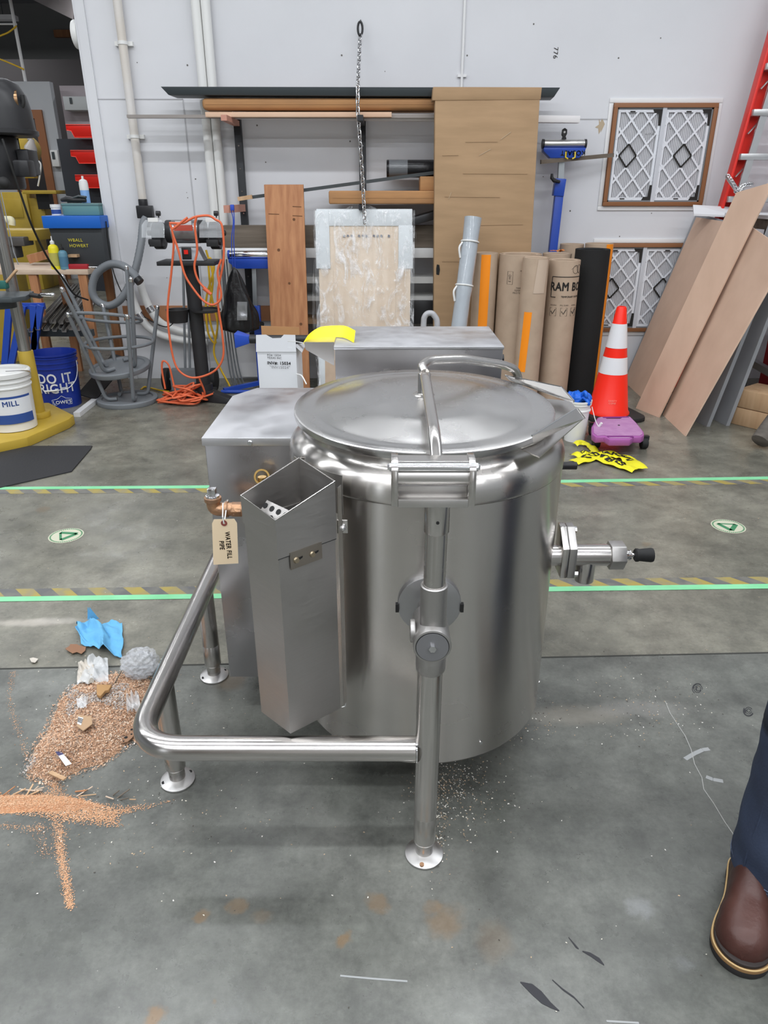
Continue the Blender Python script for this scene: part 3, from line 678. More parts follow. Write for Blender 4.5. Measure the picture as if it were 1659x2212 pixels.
# tab with two slotted screws
n_ = (F2-F0).normalized(); nn = V((n_.y, -n_.x, 0))
p0 = F0+n_*.03; p1 = F0+n_*.115
tab = build('screw_tab', MB().slab([at(p0,.842)+nn*.0005, at(p1,.842)+nn*.0005, at(p1,ZS+.006)+nn*.0005, at(p0,ZS+.006)+nn*.0005], nn*.0012), M_('stained_tab', (.4,.36,.31), .38, 1), duct)
for d in (.045, .088):
    c = at(F0+n_*d, .862)
    build('tab_screw', MB().cyl(c+nn*.002, c+nn*.006, .0075, .006, seg=16), M_('yellow_zinc', (.5,.42,.3), .35, 1) if d == .045 else bpy.data.materials['yellow_zinc'], tab)
    build('screw_slot', MB().slab([c+n_*.004+V((0,0,-.003))+nn*.0022, c+n_*.016+V((0,0,.001))+nn*.0022, c+n_*.017+V((0,0,.005))+nn*.0022, c+n_*.004+V((0,0,.003))+nn*.0022], nn*.0006), DARKHOLE, tab)
# perforated baffle inside the hopper
uu = (F1-F0).normalized(); o0 = at(F0+uu*.012+n_*.006, .925)
ba = build('perforated_baffle', MB().slab([o0, o0+uu*.09, o0+uu*.09+n_*.045+V((0,0,.045)), o0+n_*.045+V((0,0,.045))], (0,0,.002)), STEELD, kt, smooth=0)
mb = MB(); nrm = uu.cross((n_*.045+V((0,0,.045))).normalized()); nrm = -nrm if nrm.z < 0 else nrm
dv = (n_+V((0,0,1))).normalized()
for i in range(3):
    for j in range(4):
        c = o0+uu*(.012+.024*j+(.01 if i % 2 else 0))+dv*(.012+.02*i)+nrm*.0022
        if (c-o0).dot(uu) < .085: mb.cyl(c, c+nrm*.0004, .0068, seg=16)
each('baffle_hole', mb, DARKHOLE, ba)
# plate behind the hopper with stamped warning text, standing off the kettle
pts = []
for i in range(9):
    a = math.radians(-150+i*3.4); pts.append(V((KX+math.cos(a)*.392, KY+math.sin(a)*.392, 0)))
mb = MB()
for a, b in zip(pts[:-1], pts[1:]): mb.slab([at(a,.9), at(b,.9), at(b,1.0), at(a,1.0)], ((a-V((KX,KY,0))).normalized()*-.002))
wp = build('warning_plate', mb, STEELD, kt, smooth=60)
fn = cyl_fn((KX,KY,0), (0,0,1), V((math.cos(math.radians(-138)), math.sin(math.radians(-138)), 0)), .3925)
text('CAUTION UNIT MUST BE\nFULLY UPRIGHT BEFORE\nLIGHTING. DO NOT TOUCH\nSURFACES WHEN HOT', .0085, lambda u, v: fn(u, v+.965), M_('etched_text', (.1,.1,.1), .5), wp)
build('hopper_back_lip', MB().slab([at(F3,.93)+V((.003,-.002,0)), at(F3,.93)+V((.014,-.004,0)), at(F3,1.046)+V((.014,-.004,0)), at(F3,1.046)+V((.003,-.002,0))], (0,.002,0)), STEELT, hop)
# side flange strip, lug and nut between chute and kettle
s0 = at(F2+V((.004,.006,0)), 0); 
build('chute_flange', MB().slab([at(s0,.395), at(s0,.395)+V((.007,.02,0)), at(s0,1.0)+V((.007,.02,0)), at(s0,1.0)], (.001,-.002,0)), STEELT, kt)
lug = W(741,1137,1.487); build('mounting_lug', MB().box(lug, (.022,.004,.034)).box(lug+V((-.012,.012,0)), (.004,.03,.034)), STEELT, kt, bevel=.001)
build('acorn_nut', MB().cyl(lug+V((0,-.01,0)), lug+V((0,-.002,0)), .0085, seg=6).ball(lug+V((0,-.01,0)), .0072, 12, 8), CHROME, bpy.data.objects['mounting_lug'])
hw = [W(741,1405,1.50), W(745,1425,1.50), W(745,1465,1.50), W(746,1525,1.50), W(739,1528,1.50)]
build('spring_clip', MB().tube(hw, .0022, 8).cyl(W(745,1463,1.50), W(745,1474,1.50), .0042, seg=12), CHROME, kt)
# support stub under the body, joining kettle to rear housing and frame
build('rear_post', MB().cyl((.12,2.52,.016), (.12,2.52,.72), .03, seg=32).cyl((.12,2.52,0), (.12,2.52,.016), .05, seg=40), STEELT, kt)
build('cabinet_bracket', MB().bx(-.2,.0,1.98,2.06,.3,.34).bx(-.16,.12,2.36,2.46,.3,.34).bx(.08,.16,2.3,2.5,.75,.85), STEELC, kt)
# rear housing
ry0, ry1 = 2.45, 2.84; rz1 = zy(750,ry0); rx0 = W(723,750,ry0).x; rx1 = W(1087,750,ry0).x
rh = build('rear_housing', MB().bx(rx0, rx1, ry0, ry1, .72, rz1-.006), STEELC, kt, bevel=.002)
build('housing_top', MB().slab([(rx0-.003,ry0-.004,rz1-.008),(rx1+.003,ry0-.004,rz1-.008),(rx1+.003,ry1,rz1-.008),(rx0-.003,ry1,rz1-.008)], (0,0,.012)), STEELW, kt, bevel=.002)
c = W(775,818,ry0); build('housing_screw', MB().cyl(c, c+V((0,-.003,0)), .006, seg=12), DARKHOLE, rh)
c = V((rx1, ry0+.05, zy(782,ry0))); build('housing_knob', MB().cyl(c, c+V((.012,0,0)), .016, seg=16), BLACKP, rh)
w0 = W(657,741,2.5); w1 = W(660,755,2.5); w2 = W(722,790,2.5); w3 = W(722,741,2.5)
gs = build('side_gusset', MB().slab([w0,w1,w2,w3], (0,.004,0)).slab([w0+V((0,.0,0)), w3, w3+V((0,.11,0)), w0+V((.01,.11,0))], (0,0,.003)), STEELT, kt)
# draw-off valve on the right
VY = 1.76; vz = W(1280,1199,VY).z; vx = lambda px: W(px,1199,VY).x
k0 = KX+math.sqrt(.371**2-(VY-KY)**2)-.02
vv = build('valve_body', MB().cyl((vx(1238),VY,vz), (vx(1322),VY,vz), .0305, seg=40), STEELT, kt)
fx = vx(1208); fx2 = vx(1222); fx3 = vx(1239)
def flp(xa, xb, g): return MB().slab([(xa,VY-.035,vz-.055),(xa,VY+.05,vz-.055),(xa,VY+.05,vz+.078),(xa,VY+.02,vz+.078),(xa,VY-.02,vz+.045),(xa,VY-.035,vz+.035)], (xb-xa,0,0))
build('valve_neck', MB().cyl((k0-.01,VY,vz), (fx+.002,VY,vz), .03, seg=32), STEELT, vv); build('valve_flange', flp(fx, fx2, 0), STEELT, vv, bevel=.0015); build('clamp_plate', flp(fx2+.001, fx3, 0), CAST, vv, bevel=.0015)
mb = MB()
for dy, dz in ((.035,.062),(-.024,-.045),(.038,-.045)): mb.cyl((fx3,VY+dy,vz+dz), (fx3+.01,VY+dy,vz+dz), .009, seg=6)
each('flange_bolt', mb, CHROME, vv)
build('valve_outlet', MB().cyl((vx(1268),VY,vz), (vx(1268),VY,zy(1253,VY)), .0265, seg=36), STEELT, vv, bevel=.002)
build('hex_nut', MB().cyl((vx(1314),VY,vz), (vx(1346),VY,vz), .041, seg=6), CAST, vv, bevel=.002)
build('valve_stem', MB().cyl((vx(1344),VY,vz), (vx(1358),VY,vz), .013, seg=20).cyl((vx(1356),VY,vz), (vx(1373),VY,vz), .006, seg=16).cyl((vx(1358),VY,vz), (vx(1361),VY,vz), .015, seg=20), CHROME, vv)
build('black_knob', MB().lathe([(0,0),(.016,0),(.019,.003),(.019,.008),(.017,.012),(.0205,.045),(.019,.05),(0,.05)], Matrix.Translation((vx(1371),VY,vz)) @ Matrix.Rotation(math.pi/2,4,'Y'), 32), BLACKR, vv, smooth=40)
c = W(1236,1006,1.9); build('black_button', MB().cyl(c+V((-.05,0,0)), c+V((.012,0,0)), .011, seg=16), BLACKP, kt)
# brass pipework left of the chute
FY = 1.80; c = W(462,1100,FY)
el = build('pipe_elbow', MB().tube(fillet([c+V((.052,0,0)), c+V((0,0,0)), c+V((0,0,.032))], .025), .019, 20).cyl(c+V((0,0,.026)), c+V((0,0,.036)), .0235, seg=24).cyl(c+V((.03,0,0)), c+V((.04,0,0)), .0225, seg=24), BRONZE, kt, smooth=50)
build('square_plug', MB().cyl(c+V((0,0,.034)), c+V((0,0,.042)), .019, seg=20).box(c+V((0,0,.052)), (.022,.022,.022)), CHROME, el, bevel=.001)
build('hex_coupling', MB().cyl(c+V((.05,0,0)), c+V((.078,0,0)), .021, seg=6).cyl(c+V((.078,0,0)), c+V((.15,0,0)), .02, seg=24).cyl(c+V((.1,0,0)), c+V((.1,0,.03)), .021, seg=8).cyl(c+V((.14,0,0)), c+V((.14,.12,0)), .018, seg=20), BRONZE, kt, bevel=.0012)
build('yellow_cap', MB().cyl(c+V((.1,0,.03)), c+V((.1,0,.038)), .0225, .02, seg=20), M_('yellow_valve_cap', (.85,.62,.03), .4), kt)
c2 = W(566,1030,1.84)
build('brass_valve', MB().cyl(c2+V((0,0,-.05)), c2+V((0,.06,-.05)), .015, seg=20).cyl(c2+V((0,0,-.06)), c2, .012, seg=20).lathe([(.017,-.004),(.022,-.004),(.022,.004),(.017,.004),(.017,-.004)], Matrix.Translation(c2) @ Matrix.Rotation(1.2,4,'X'), 24), BRASS, kt)
# ------------------------------------------------------------------ tags
tc = W(486,1170,1.74); tg = thing('paper_tag', 'manila paper tag reading WATER FILL PIPE hanging from the brass elbow', 'tag', W(486,1218,1.74))
Y = 1.742; P_ = [W(x,y,Y) for x, y in ((462,1122),(506,1121),(512,1130),(515,1217),(461,1220),(458,1131))]
build('tag_card', MB().slab(P_, (0,.0007,0)), TAN, tg, smooth=0)
h = W(484,1130,Y-.0005); build('eyelet', MB().lathe([(.0035,0),(.0085,0),(.0085,.0008),(.0035,.0008),(.0035,0)], Matrix.Translation(h) @ Matrix.Rotation(math.pi/2,4,'X'), 24), M_('red_eyelet', (.25,.06,.05), .6), tg)
build('tag_tie', MB().tube([h+V((0,-.002,0)), h+V((-.001,-.004,.02)), h+V((-.005,.03,.045)), h+V((-.001,.07,.04)), h+V((0,.004,.0))], .0018, 8), M_('white_tie', (.8,.8,.78), .5), tg)
fn = plane_fn(W(486,1178,Y-.0006), (0,0,-1), (1,0,0))
text('WATER FILL\nPIPE', .0185, fn, INK, tg, sx=.78, bold=.0004)
yt = thing('yellow_strap_tag', 'bright yellow tie-on strap lying on the rear steel housing', 'tag', W(715,715,2.62))
pp = [W(656,741,2.5), W(668,728,2.56), W(690,719,2.6), W(720,716,2.62), W(745,717,2.6), W(766,727,2.52)]
sp2 = spline(pp, 4)
def strapf(i, j):
    k = min(int(j*(len(sp2)-1)+.5), len(sp2)-1); d = V((.05,.5,.42)).normalized()*(.005+.022*min(1, k/8)); return sp2[k]+d*(2*i-1)
build('strap', MB().grid(strapf, 4, len(sp2)), M_('yellow_strap', (.95,.8,.02), .5), yt, smooth=120, thick=.0012)
build('tie_string', MB().tube([W(656,741,2.5), W(640,738,2.55), W(622,737,2.7)], .0015, 6), WHITEP, yt)
# ================================================================== LEFT SIDE OF THE SHOP
def rb(px0, py0, px1, py1, Y, d, mb=None):
    "box whose front face stands on the plane Y, d deep"
    a = W((px0+px1)/2, py0, Y); b = W((px0+px1)/2, py1, Y); m = (py0+py1)/2; l = W(px0, m, Y).x; r = W(px1, m, Y).x
    return (mb or MB()).bx(l, r, Y, Y+d, b.z, a.z)
def T3(M, o): return M
# --- pipes on the wall
PVC = M_('white_pvc', (.72,.7,.68), .35, col2=(.66,.6,.52), ns=2, contrast=.3)
def px_of(r, zc): return r
yp = YB-.055
def vpipe(px, py, r, lab, zlo, zhi=5.6, px2=None, group=None, mat=None, name='pipe'):
    a = W(px, py, yp); x = a.x
    return solo(name, MB().cyl((x,yp,zlo), (x,yp,zhi), r, seg=24), mat or PVC, lab, 'pipe', group)
bx_ = W(308,430,yp)
p_ = thing('dust_pipe', 'cream and white dust collection pipe left on the wall ending in a black gate', 'pipe', (bx_.x, yp, bx_.z))
build('pipe_run', MB().cyl((bx_.x,yp,bx_.z), (bx_.x,yp,5.6), .034, seg=24), PVC, p_)
for py in (295, 93):
    c = W(297,py,yp); build('pipe_clamp', MB().cyl((bx_.x,yp,c.z-.012), (bx_.x,yp,c.z+.012), .039, seg=24).bx(bx_.x-.07,bx_.x+.07,yp+.02,YB,c.z-.015,c.z+.015), WHITEP, p_)
build('blast_gate', MB().cyl((bx_.x,yp,bx_.z-.07), (bx_.x,yp,bx_.z), .038, seg=24).box((bx_.x+.01,yp-.005,bx_.z-.1), (.13,.07,.1)).cyl((bx_.x,yp,bx_.z-.22), (bx_.x,yp,bx_.z-.14), .036, seg=24), BLACKP, p_, bevel=.006)
xb = W(465,478,yp).x; xc = W(482,478,yp).x
solo('white_pipe', MB().cyl((xb,yp,.62), (xb,yp,5.6), .036, seg=24), WHITEP, 'left one of two white pipes side by side, behind the bench grinder', 'pipe', 'paired white wall pipes')
solo('white_pipe', MB().cyl((xc+.008,yp,.62), (xc+.008,yp,5.6), .036, seg=24), WHITEP, 'right one of two white pipes side by side, behind the bench grinder', 'pipe', 'paired white wall pipes')
xk = W(1000,100,YB).x
cd = thing('conduit', 'thin white electrical conduit running down behind the tall cardboard box', 'conduit', (xk, YB-.015, 1.3))
build('conduit_tube', MB().cyl((xk,YB-.014,1.3), (xk,YB-.014,5.6), .011, seg=14), WHITE, cd)
c = W(996,164,YB); build('conduit_strap', MB().bx(xk-.035,xk+.035,YB-.02,YB,c.z-.01,c.z+.01), WHITE, cd)
hose = [W(x,y,Y) for x,y,Y in ((316,470,6.5),(309,485,6.48),(304,530,6.42),(290,590,6.35),(266,640,6.3),(238,660,6.3),(210,650,6.3),(199,625,6.3),(208,592,6.3),(235,572,6.28),(262,573,6.25),(285,588,6.2),(298,604,6.15))]
gh = thing('vacuum_hose', 'dark grey ribbed vacuum hose looped beside the stacked stools', 'hose', W(250,655,6.3))
hp_ = spline(hose, 14); build('hose_run', MB().tube(hp_, [.031+.0025*(i%2) for i in range(len(hp_))], 16), GREYP, gh, smooth=80)
build('hose_cuff', MB().cyl(W(296,602,6.15), W(303,610,6.14), .036, seg=20), BLACKP, gh)
for lab, off in (('upper of two curved white dust hoses behind the stools', 0), ('lower of two curved white dust hoses behind the stools', 1)):
    pts = [W(x-off*22,y+off*14,6.5) for x,y in ((300,596),(308,630),(325,668),(345,695),(378,712),(425,722),(470,724))]
    t = thing('dust_hose', lab, 'hose', pts[3], 'curved white dust hoses')
    build('hose_tube', MB().tube(spline(pts, 8), .034, 16), WHITEP, t, smooth=80)
    build('hose_clamp', MB().cyl(pts[2]-V((.012,0,-.022)), pts[2]+V((.012,0,-.022)), .038, seg=20), CHROME, t)
# --- metal stools stacked upside down
def make_stool(lab):
    t = thing('metal_stool', lab, 'stool', (0,0,0), 'grey metal stools stacked upside down', local=True)
    build('seat', MB().lathe([(0,.012),(.205,.012),(.215,.0),(.238,.0),(.243,.006),(.243,.036),(.236,.042),(.205,.042),(.2,.03),(0,.03)], None, 56), GREYP, t, smooth=40)
    tips = []
    for k in range(4):
        a = math.radians(20+90*k); r0, r1 = .17, .345; b = V((math.cos(a)*r0, math.sin(a)*r0, .045)); e = V((math.cos(a)*r1, math.sin(a)*r1, .735))
        nb = V((math.cos(a+.4)*r0*.6, math.sin(a+.4)*r0*.6, .05))
        lg = build('leg', MB().tube(fillet([nb, b, e], .05), .0155, 12), GREYP, t, smooth=60)
        d = (e-b).normalized(); build('foot_cap', MB().cyl(e-d*.012, e+d*.006, .018, seg=16).ball(e+d*.006, .017, 12, 6), CHROME, lg)
    r = .262; build('foot_ring', MB().tube([(math.cos(i*math.pi/24)*r, math.sin(i*math.pi/24)*r, .49) for i in range(48)], .013, 10, closed=True), GREYP, t, smooth=80)
    return t
s1 = make_stool('lower grey metal stool standing upside down on the floor'); c = G(277,868); s1.location = (c.x, c.y, 0); s1.rotation_euler = (0,0,.25)
s2 = copy_tree(s1); s2['label'] = 'upper grey metal stool nested upside down and tilted inside the lower one'
fr2 = [o for o in s2.children if o.name.startswith('foot_ring')][0]
cR = V((0,0,.49)); MR = Matrix.Translation(cR) @ Matrix.Rotation(.42, 4, V((-.5,.85,0))) @ Matrix.Translation(-cR); fr2.location = MR.to_translation()+V((0,0,-.06)); fr2.rotation_euler = MR.to_euler()
s2.location = (c.x-.03, c.y+.02, .262); s2.rotation_euler = (math.radians(2), math.radians(-7.5), .8)
# --- bench grinder on its pedestal
GX, GY = -1.505, 5.83
g = thing('bench_grinder', 'black bench grinder with clear eye shields on a pedestal stand draped with orange cord', 'grinder', (GX, GY, 0))
gz = lambda py: W(425, py, GY).z
BM = M_('black_cast_iron', (.022,.022,.024), .5, bump=.1, bs=40)
mb = MB()
for a in (math.radians(200), math.radians(-22), math.radians(88)):
    d = V((math.cos(a), math.sin(a), 0)); n = V((-d.y, d.x, 0)); e = V((GX,GY,0))+d*.3
    pb = build('base_leg', MB().hexa([V((GX,GY,0))-n*.06, e-n*.035, e+n*.035, V((GX,GY,0))+n*.06, V((GX,GY,.11))-n*.05, e-n*.03+V((0,0,.04)), e+n*.03+V((0,0,.04)), V((GX,GY,.11))+n*.05]), BM, g, bevel=.006)
build('column', MB().cyl((GX,GY,.08), (GX,GY,gz(572)), .056, seg=32).cyl((GX,GY,.08), (GX,GY,.14), .075, seg=32), BM, g)
zt = gz(672)
build('tray', MB().lathe([(0,0),(.1,0),(.115,.006),(.115,.022),(.108,.022),(.106,.008),(0,.008)], Matrix.Translation((GX+.09,GY-.03,zt)), 32).lathe([(0,0),(.07,0),(.085,.09),(.092,.1),(.08,.1),(.066,.008),(0,.008)], Matrix.Translation((GX-.13,GY-.05,zt-.078)), 32), BM, g, smooth=40)
zpl = gz(566); build('platform', MB().box((GX-.0,GY-.02,zpl), (.44,.26,.03)), BM, g, bevel=.004)
GC = M_('grinder_grey', (.3,.31,.33), .4, .3)
build('pedestal_foot', MB().slab([(GX-.13,GY-.09,zpl+.015),(GX+.13,GY-.09,zpl+.015),(GX+.08,GY-.06,zpl+.11),(GX-.08,GY-.06,zpl+.11)], (0,.13,0)), GC, g, bevel=.006)
zm = gz(500)
build('motor', MB().cyl((GX-.15,GY-.02,zm), (GX+.15,GY-.02,zm), .082, seg=40).cyl((GX-.3,GY-.02,zm-.01), (GX+.3,GY-.02,zm-.01), .02, seg=16), BM, g, bevel=.008)
build('motor_band', MB().cyl((GX-.1,GY-.02,zm), (GX+.1,GY-.02,zm), .0835, seg=40), M_('motor_shell', (.3,.3,.31), .3, .8), g)
build('nameplate', MB().box((GX,GY-.102,zm+.03), (.14,.006,.04)), M_('grinder_red_label', (.5,.08,.05), .5), g)
build('nameplate', MB().box((GX,GY-.085,zm+.062), (.12,.006,.03)), M_('grinder_white_label', (.6,.6,.6), .5), g)
build('switch', MB().box((GX,GY-.082,zpl+.07), (.07,.02,.085)), BLACKP, g, bevel=.003)
build('switch_button', MB().box((GX-.0,GY-.095,zpl+.08), (.03,.012,.03)), REDP, g)
SHIELD = M_('clear_eye_shield', (.8,.83,.85), .08, alpha=.22, spec=.6)
for s in (-1, 1):
    x = GX+s*.215
    wg = build('wheel_guard', MB().cyl((x-.035,GY-.0,zm-.03), (x+.035,GY-.0,zm-.03), .098, seg=36).box((x,GY-.09,zm-.075), (.09,.1,.05)).cyl((x+s*.035,GY-.09,zm-.07), (x+s*.06,GY-.09,zm-.07), .022, seg=16), BM, g, bevel=.004)
    build('eye_shield', MB().slab([(x-.085,GY-.17,zm-.035),(x+.085,GY-.17,zm-.035),(x+.085,GY-.135,zm+.05),(x+.06,GY-.11,zm+.085),(x-.06,GY-.11,zm+.085),(x-.085,GY-.135,zm+.05)], (0,.003,.001)), SHIELD, g, smooth=0)
    build('shield_clip', MB().box((x,GY-.115,zm+.086), (.075,.012,.028)), WHITEP, g)
    build('shield_knob', MB().cyl((x+.04,GY-.1,zm+.1), (x+.04,GY-.1,zm+.13), .005, seg=8).cyl((x+.055,GY-.1,zm+.13), (x+.025,GY-.1,zm+.13), .018, seg=10), BLACKP, g)
# cords
def cord(name, pts, r, mat, lab, n=6, group=None, cat='cord'):
    return solo(name, MB().tube(spline(pts, n), r, 8), mat, lab, cat, group, smooth=80)
OY = 5.62
oc = thing('extension_cord', 'orange extension cord draped over the grinder and heaped on the floor', 'cord', G(405,868))
P1 = [W(x,y,OY) for x,y in ((366,482),(395,482),(410,474),(425,468),(450,466),(465,474),(480,490),(483,560),(470,640),(480,720),(482,770),(465,800),(430,815),(402,812),(380,790),(368,740),(362,670),(370,590),(375,530),(372,500),(367,484))]
build('cord_run', MB().tube(spline(P1, 6), .0085, 8), ORCORD, oc, smooth=80)
P2 = [W(x,y,OY-.03) for x,y in ((424,470),(421,490),(426,540),(420,575),(428,605),(445,625),(457,635))]
build('cord_run', MB().tube(spline(P2, 6), .0085, 8), ORCORD, oc, smooth=80)
P2 = [W(x,y,OY-.05) for x,y in ((405,470),(380,490),(372,500),(385,540),(398,590),(415,620),(440,650),(462,658),(478,640),(470,590),(478,560))]
build('cord_run', MB().tube(spline(P2, 6), .0085, 8), ORCORD, oc, smooth=80)
build('cord_end', MB().cyl(W(440,622,OY-.03), W(456,636,OY-.03), .016, .012, seg=12), ORCORD, oc)
random.seed(3); pts = [W(430,815,OY)]
pc = G(405,868)
for i in range(46):
    a = i*1.9+random.uniform(-.5,.5); r = random.uniform(.06,.26); pts.append(V((pc.x+math.cos(a)*r, pc.y-.05+math.sin(a)*r*.5, .012+abs(random.gauss(0,.1))*(1-r*2.2))))
build('cord_heap', MB().tube(spline(pts, 6), .008, 8), ORCORD, oc, smooth=80)
pts = [W(357,840,5.75), W(350,800,5.75), W(352,780,5.75), W(365,790,5.75), W(375,830,5.75), W(385,866,5.7)]
build('cord_loop', MB().tube(spline(pts, 6), .008, 8), ORCORD, oc, smooth=80)
for k, (mat, xs, nm, lab) in enumerate(((YELCORD, ((445,540),(460,600),(452,680),(466,740),(450,720),(445,650),(462,580),(450,560),(457,640),(470,700),(462,760),(478,800),(498,840),(490,862)), 'extension_cord', 'yellow cord hanging in loops behind the grinder column'),
        (M_('grey_cord', (.16,.17,.18), .5), ((480,540),(484,620),(490,700),(500,780),(512,850),(520,870)), 'power_cable', 'dark grey cable hanging right of the orange cord'))):
    cord(nm, [W(x,y,6.2) for x,y in xs], .009 if k == 0 else .007, mat, lab)
for k in range(4):
    cord('steel_wire', [W(x,y,6.3+.02*k) for x,y in ((474+k*5,560),(478+k*6,640),(486+k*6,720),(496+k*7,800),(506+k*8,835))], .006, GREYP, 'grey flexible cable in the bunch hanging between grinder and black bag', group='bunch of hanging grey cables')
cord('extension_cord', [G(304,842,.01), G(312,836,.01), G(325,838,.01), G(345,843,.01), G(365,846,.01)], .008, YELCORD, 'short yellow cord end lying on the floor right of the stools')
cord('power_cable', [W(229,478,6.5), W(234,530,6.5), W(246,590,6.5), W(268,640,6.5), W(300,675,6.5), W(335,698,6.45), W(362,706,6.4), W(378,694,6.4)], .005, BLACKR, 'thin black cable hanging down the wall behind the vacuum hose')
# hand truck behind the grinder
ht = thing('hand_truck', 'grey folded hand truck with two wheels standing behind the grinder', 'hand truck', G(400,830))
for x in (395, 405): build('rail', MB().cyl(W(x,560,6.3), W(x+6,830,6.2), .011, seg=12), GREYP, ht)
for x, y in ((360,815),(462,815)): c = W(x,y,6.15); c.z = .1; build('wheel', MB().cyl(c-V((.025,0,0)), c+V((.025,0,0)), .098, seg=32), BLACKR, ht, bevel=.01)
a = W(362,810,6.15); a.z = .1; b = W(460,810,6.15); b.z = .1; build('axle', MB().cyl(a, b, .012, seg=12).bx(a.x+.05,b.x-.05,6.05,6.15,.03,.2), GREYP, ht)
# --- buckets
def bucket(name, lab, x, y, z0, R0, R1, H, mat, cat='bucket', lid=None, ridges=3):
    t = thing(name, lab, cat, (x,y,z0)); M = Matrix.Translation((x,y,z0)); pr = [(0,.006),(R0-.004,.006),(R0-.004,0),(R0,0)]
    zz = H*.72
    pr.append((R0+(R1-R0)*.7, zz))
    for k in range(ridges):
        r = R0+(R1-R0)*(.75+.08*k); a = zz+(H-zz)*(k+.2)/ridges; pr += [(r,a),(r+.007,a+.003),(r+.007,a+.011),(r,a+.014)]
    pr += [(R1,H-.015),(R1+.006,H-.012),(R1+.006,H),(R1-.004,H),(R1-.006,H-.01),(R0-.006,.012),(0,.012)]
    build('bucket_body', MB().lathe(pr, M, 64), mat, t, smooth=40)
    if lid: build('bucket_lid', MB().lathe([(R1+.01,H-.03),(R1+.012,H),(R1+.006,H+.008),(R1-.012,H+.008),(R1-.02,H-.002),(0,H-.002)], M, 64), lid, t, smooth=40)
    return t
B1 = (-2.66, 5.71); t = bucket('blue_bucket', 'blue plastic bucket with white DO IT RIGHT lettering and wire handle', B1[0], B1[1], 0, .155, .178, .43, BLUEB)
F_ = V((0,-1,0)); F_ = V((.12,-1,0)); fn = cyl_fn((B1[0],B1[1],0), (0,0,1), F_, .172)
WL = M_('white_lettering', (.8,.82,.85), .5)
text('DO IT', .105, lambda u,v: fn(u+.035, v+.245), WL, t, bold=.002, sx=.9, step=.02); text('RIGHT', .105, lambda u,v: fn(u+.043, v+.165), WL, t, bold=.002, sx=.9, step=.02)
fn2 = cyl_fn((B1[0],B1[1],0), (0,0,1), F_, .1665)
text("LOWE'S", .038, lambda u,v: fn2(u+.06, v+.055), WL, t, bold=.001, step=.01)
mb = MB(); hs = [(-.075,.025),(-.075,.068),(-.055,.072),(-.03,.078),(0,.1),(.03,.078),(.055,.072),(.075,.068),(.075,.025)]
build('logo_outline', MB().tube([fn2(u+.06, v+.008) for u,v in hs], .0018, 6, closed=True), WL, t)
build('wire_handle', MB().tube(spline([fn(.25,.36)+V((.012,-.0,0)), fn(.24,.29)+V((.02,-.02,0)), fn(.2,.22)+V((.02,-.035,0)), fn(.13,.17)+V((.01,-.03,0)), fn(.05,.16)+V((0,-.02,0))], 8), .003, 8).tube([fn(.05,.16)+V((0,-.02,0)), fn(-.05,.155)+V((0,-.02,0))], .007, 8), WHITEP, t)
B2 = (-2.63, 4.86); ZB = .075
t = bucket('white_bucket', 'white lidded bucket with blue label standing on the drill press base', B2[0], B2[1], ZB, .15, .165, .40, WHITEP, lid=WHITEP)
fn = cyl_fn((B2[0],B2[1],ZB), (0,0,1), (.42,-1,0), .1615); LB = M_('label_blue', (.03,.08,.3), .5); LW = M_('label_white', (.75,.77,.8), .5)
def wrap_patch(fn, u0, u1, v0, v1, n=14): return MB().grid(lambda i, j: fn(u0+(u1-u0)*i, v0+(v1-v0)*j), n, 2)
build('label', wrap_patch(fn, -.17,.17,.06,.245), LW, t, smooth=80); fn_b = cyl_fn((B2[0],B2[1],ZB), (0,0,1), (.42,-1,0), .1622)
build('label_band', wrap_patch(fn_b, -.17,.17,.235,.25), LB, t, smooth=80); build('label_band', wrap_patch(fn_b, -.12,.17,.06,.125), LB, t, smooth=80)
text('MILL', .05, lambda u,v: fn_b(u+.02, v+.2), LB, t, bold=.0012, step=.01)
build('handle_wire', MB().tube(spline([fn(.28,.33)+V((.01,0,0)), fn(.2,.4)+V((.02,-.02,0)), fn(.05,.42)+V((0,-.03,.01))], 8), .003, 8), CHROME, t)
# --- drill press
dpb = [G(163,916), G(152,925), G(62,966), V((-2.62,4.45,0)), V((-3.05,4.9,0)), V((-2.72,5.5,0)), G(110,888)]
dp = thing('drill_press', 'floor drill press with black head, steel column and yellow base', 'drill press', (-2.55,5.1,0))
build('press_base', MB().slab(dpb, (0,0,.07)), YELLOWM, dp, bevel=.008)
CX, CY = -2.575, 5.12
build('yellow_sleeve', MB().cyl((CX,CY,.07), (CX,CY,.56), .052, seg=32).cyl((CX,CY,.07), (CX,CY,.11), .085, seg=32), YELLOWM, dp, bevel=.004)
build('column', MB().cyl((CX,CY,.5), (CX,CY,2.1), .042, seg=32), steel('column_steel', col=(.4,.39,.37), rough=.3), dp)
tz_ = W(40,645,4.95).z
build('work_table', MB().slab([(-2.9,4.75,tz_),(-2.41,4.75,tz_),(-2.36,4.85,tz_),(-2.42,5.1,tz_),(-2.9,5.12,tz_)], (0,0,.03)).cyl((-2.58,4.95,tz_-.06), (-2.58,4.95,tz_), .09, seg=24), DGREY, dp, bevel=.004)
c = W(85,640,4.95); build('table_crank', MB().tube([c+V((-.06,0,.01)), c+V((0,0,0)), c+V((.03,-.02,.012))], .016, 12), BM, dp); build('crank_handle', MB().cyl(c+V((.02,-.02,.012)), c+V((.1,-.03,.012)), .011, .013, seg=12).ball(c+V((.105,-.03,.012)), .016), CHROME, dp)
HX = W(0,300,4.9).x
def dpx(px, py, Y=4.85): return W(px, py, Y)
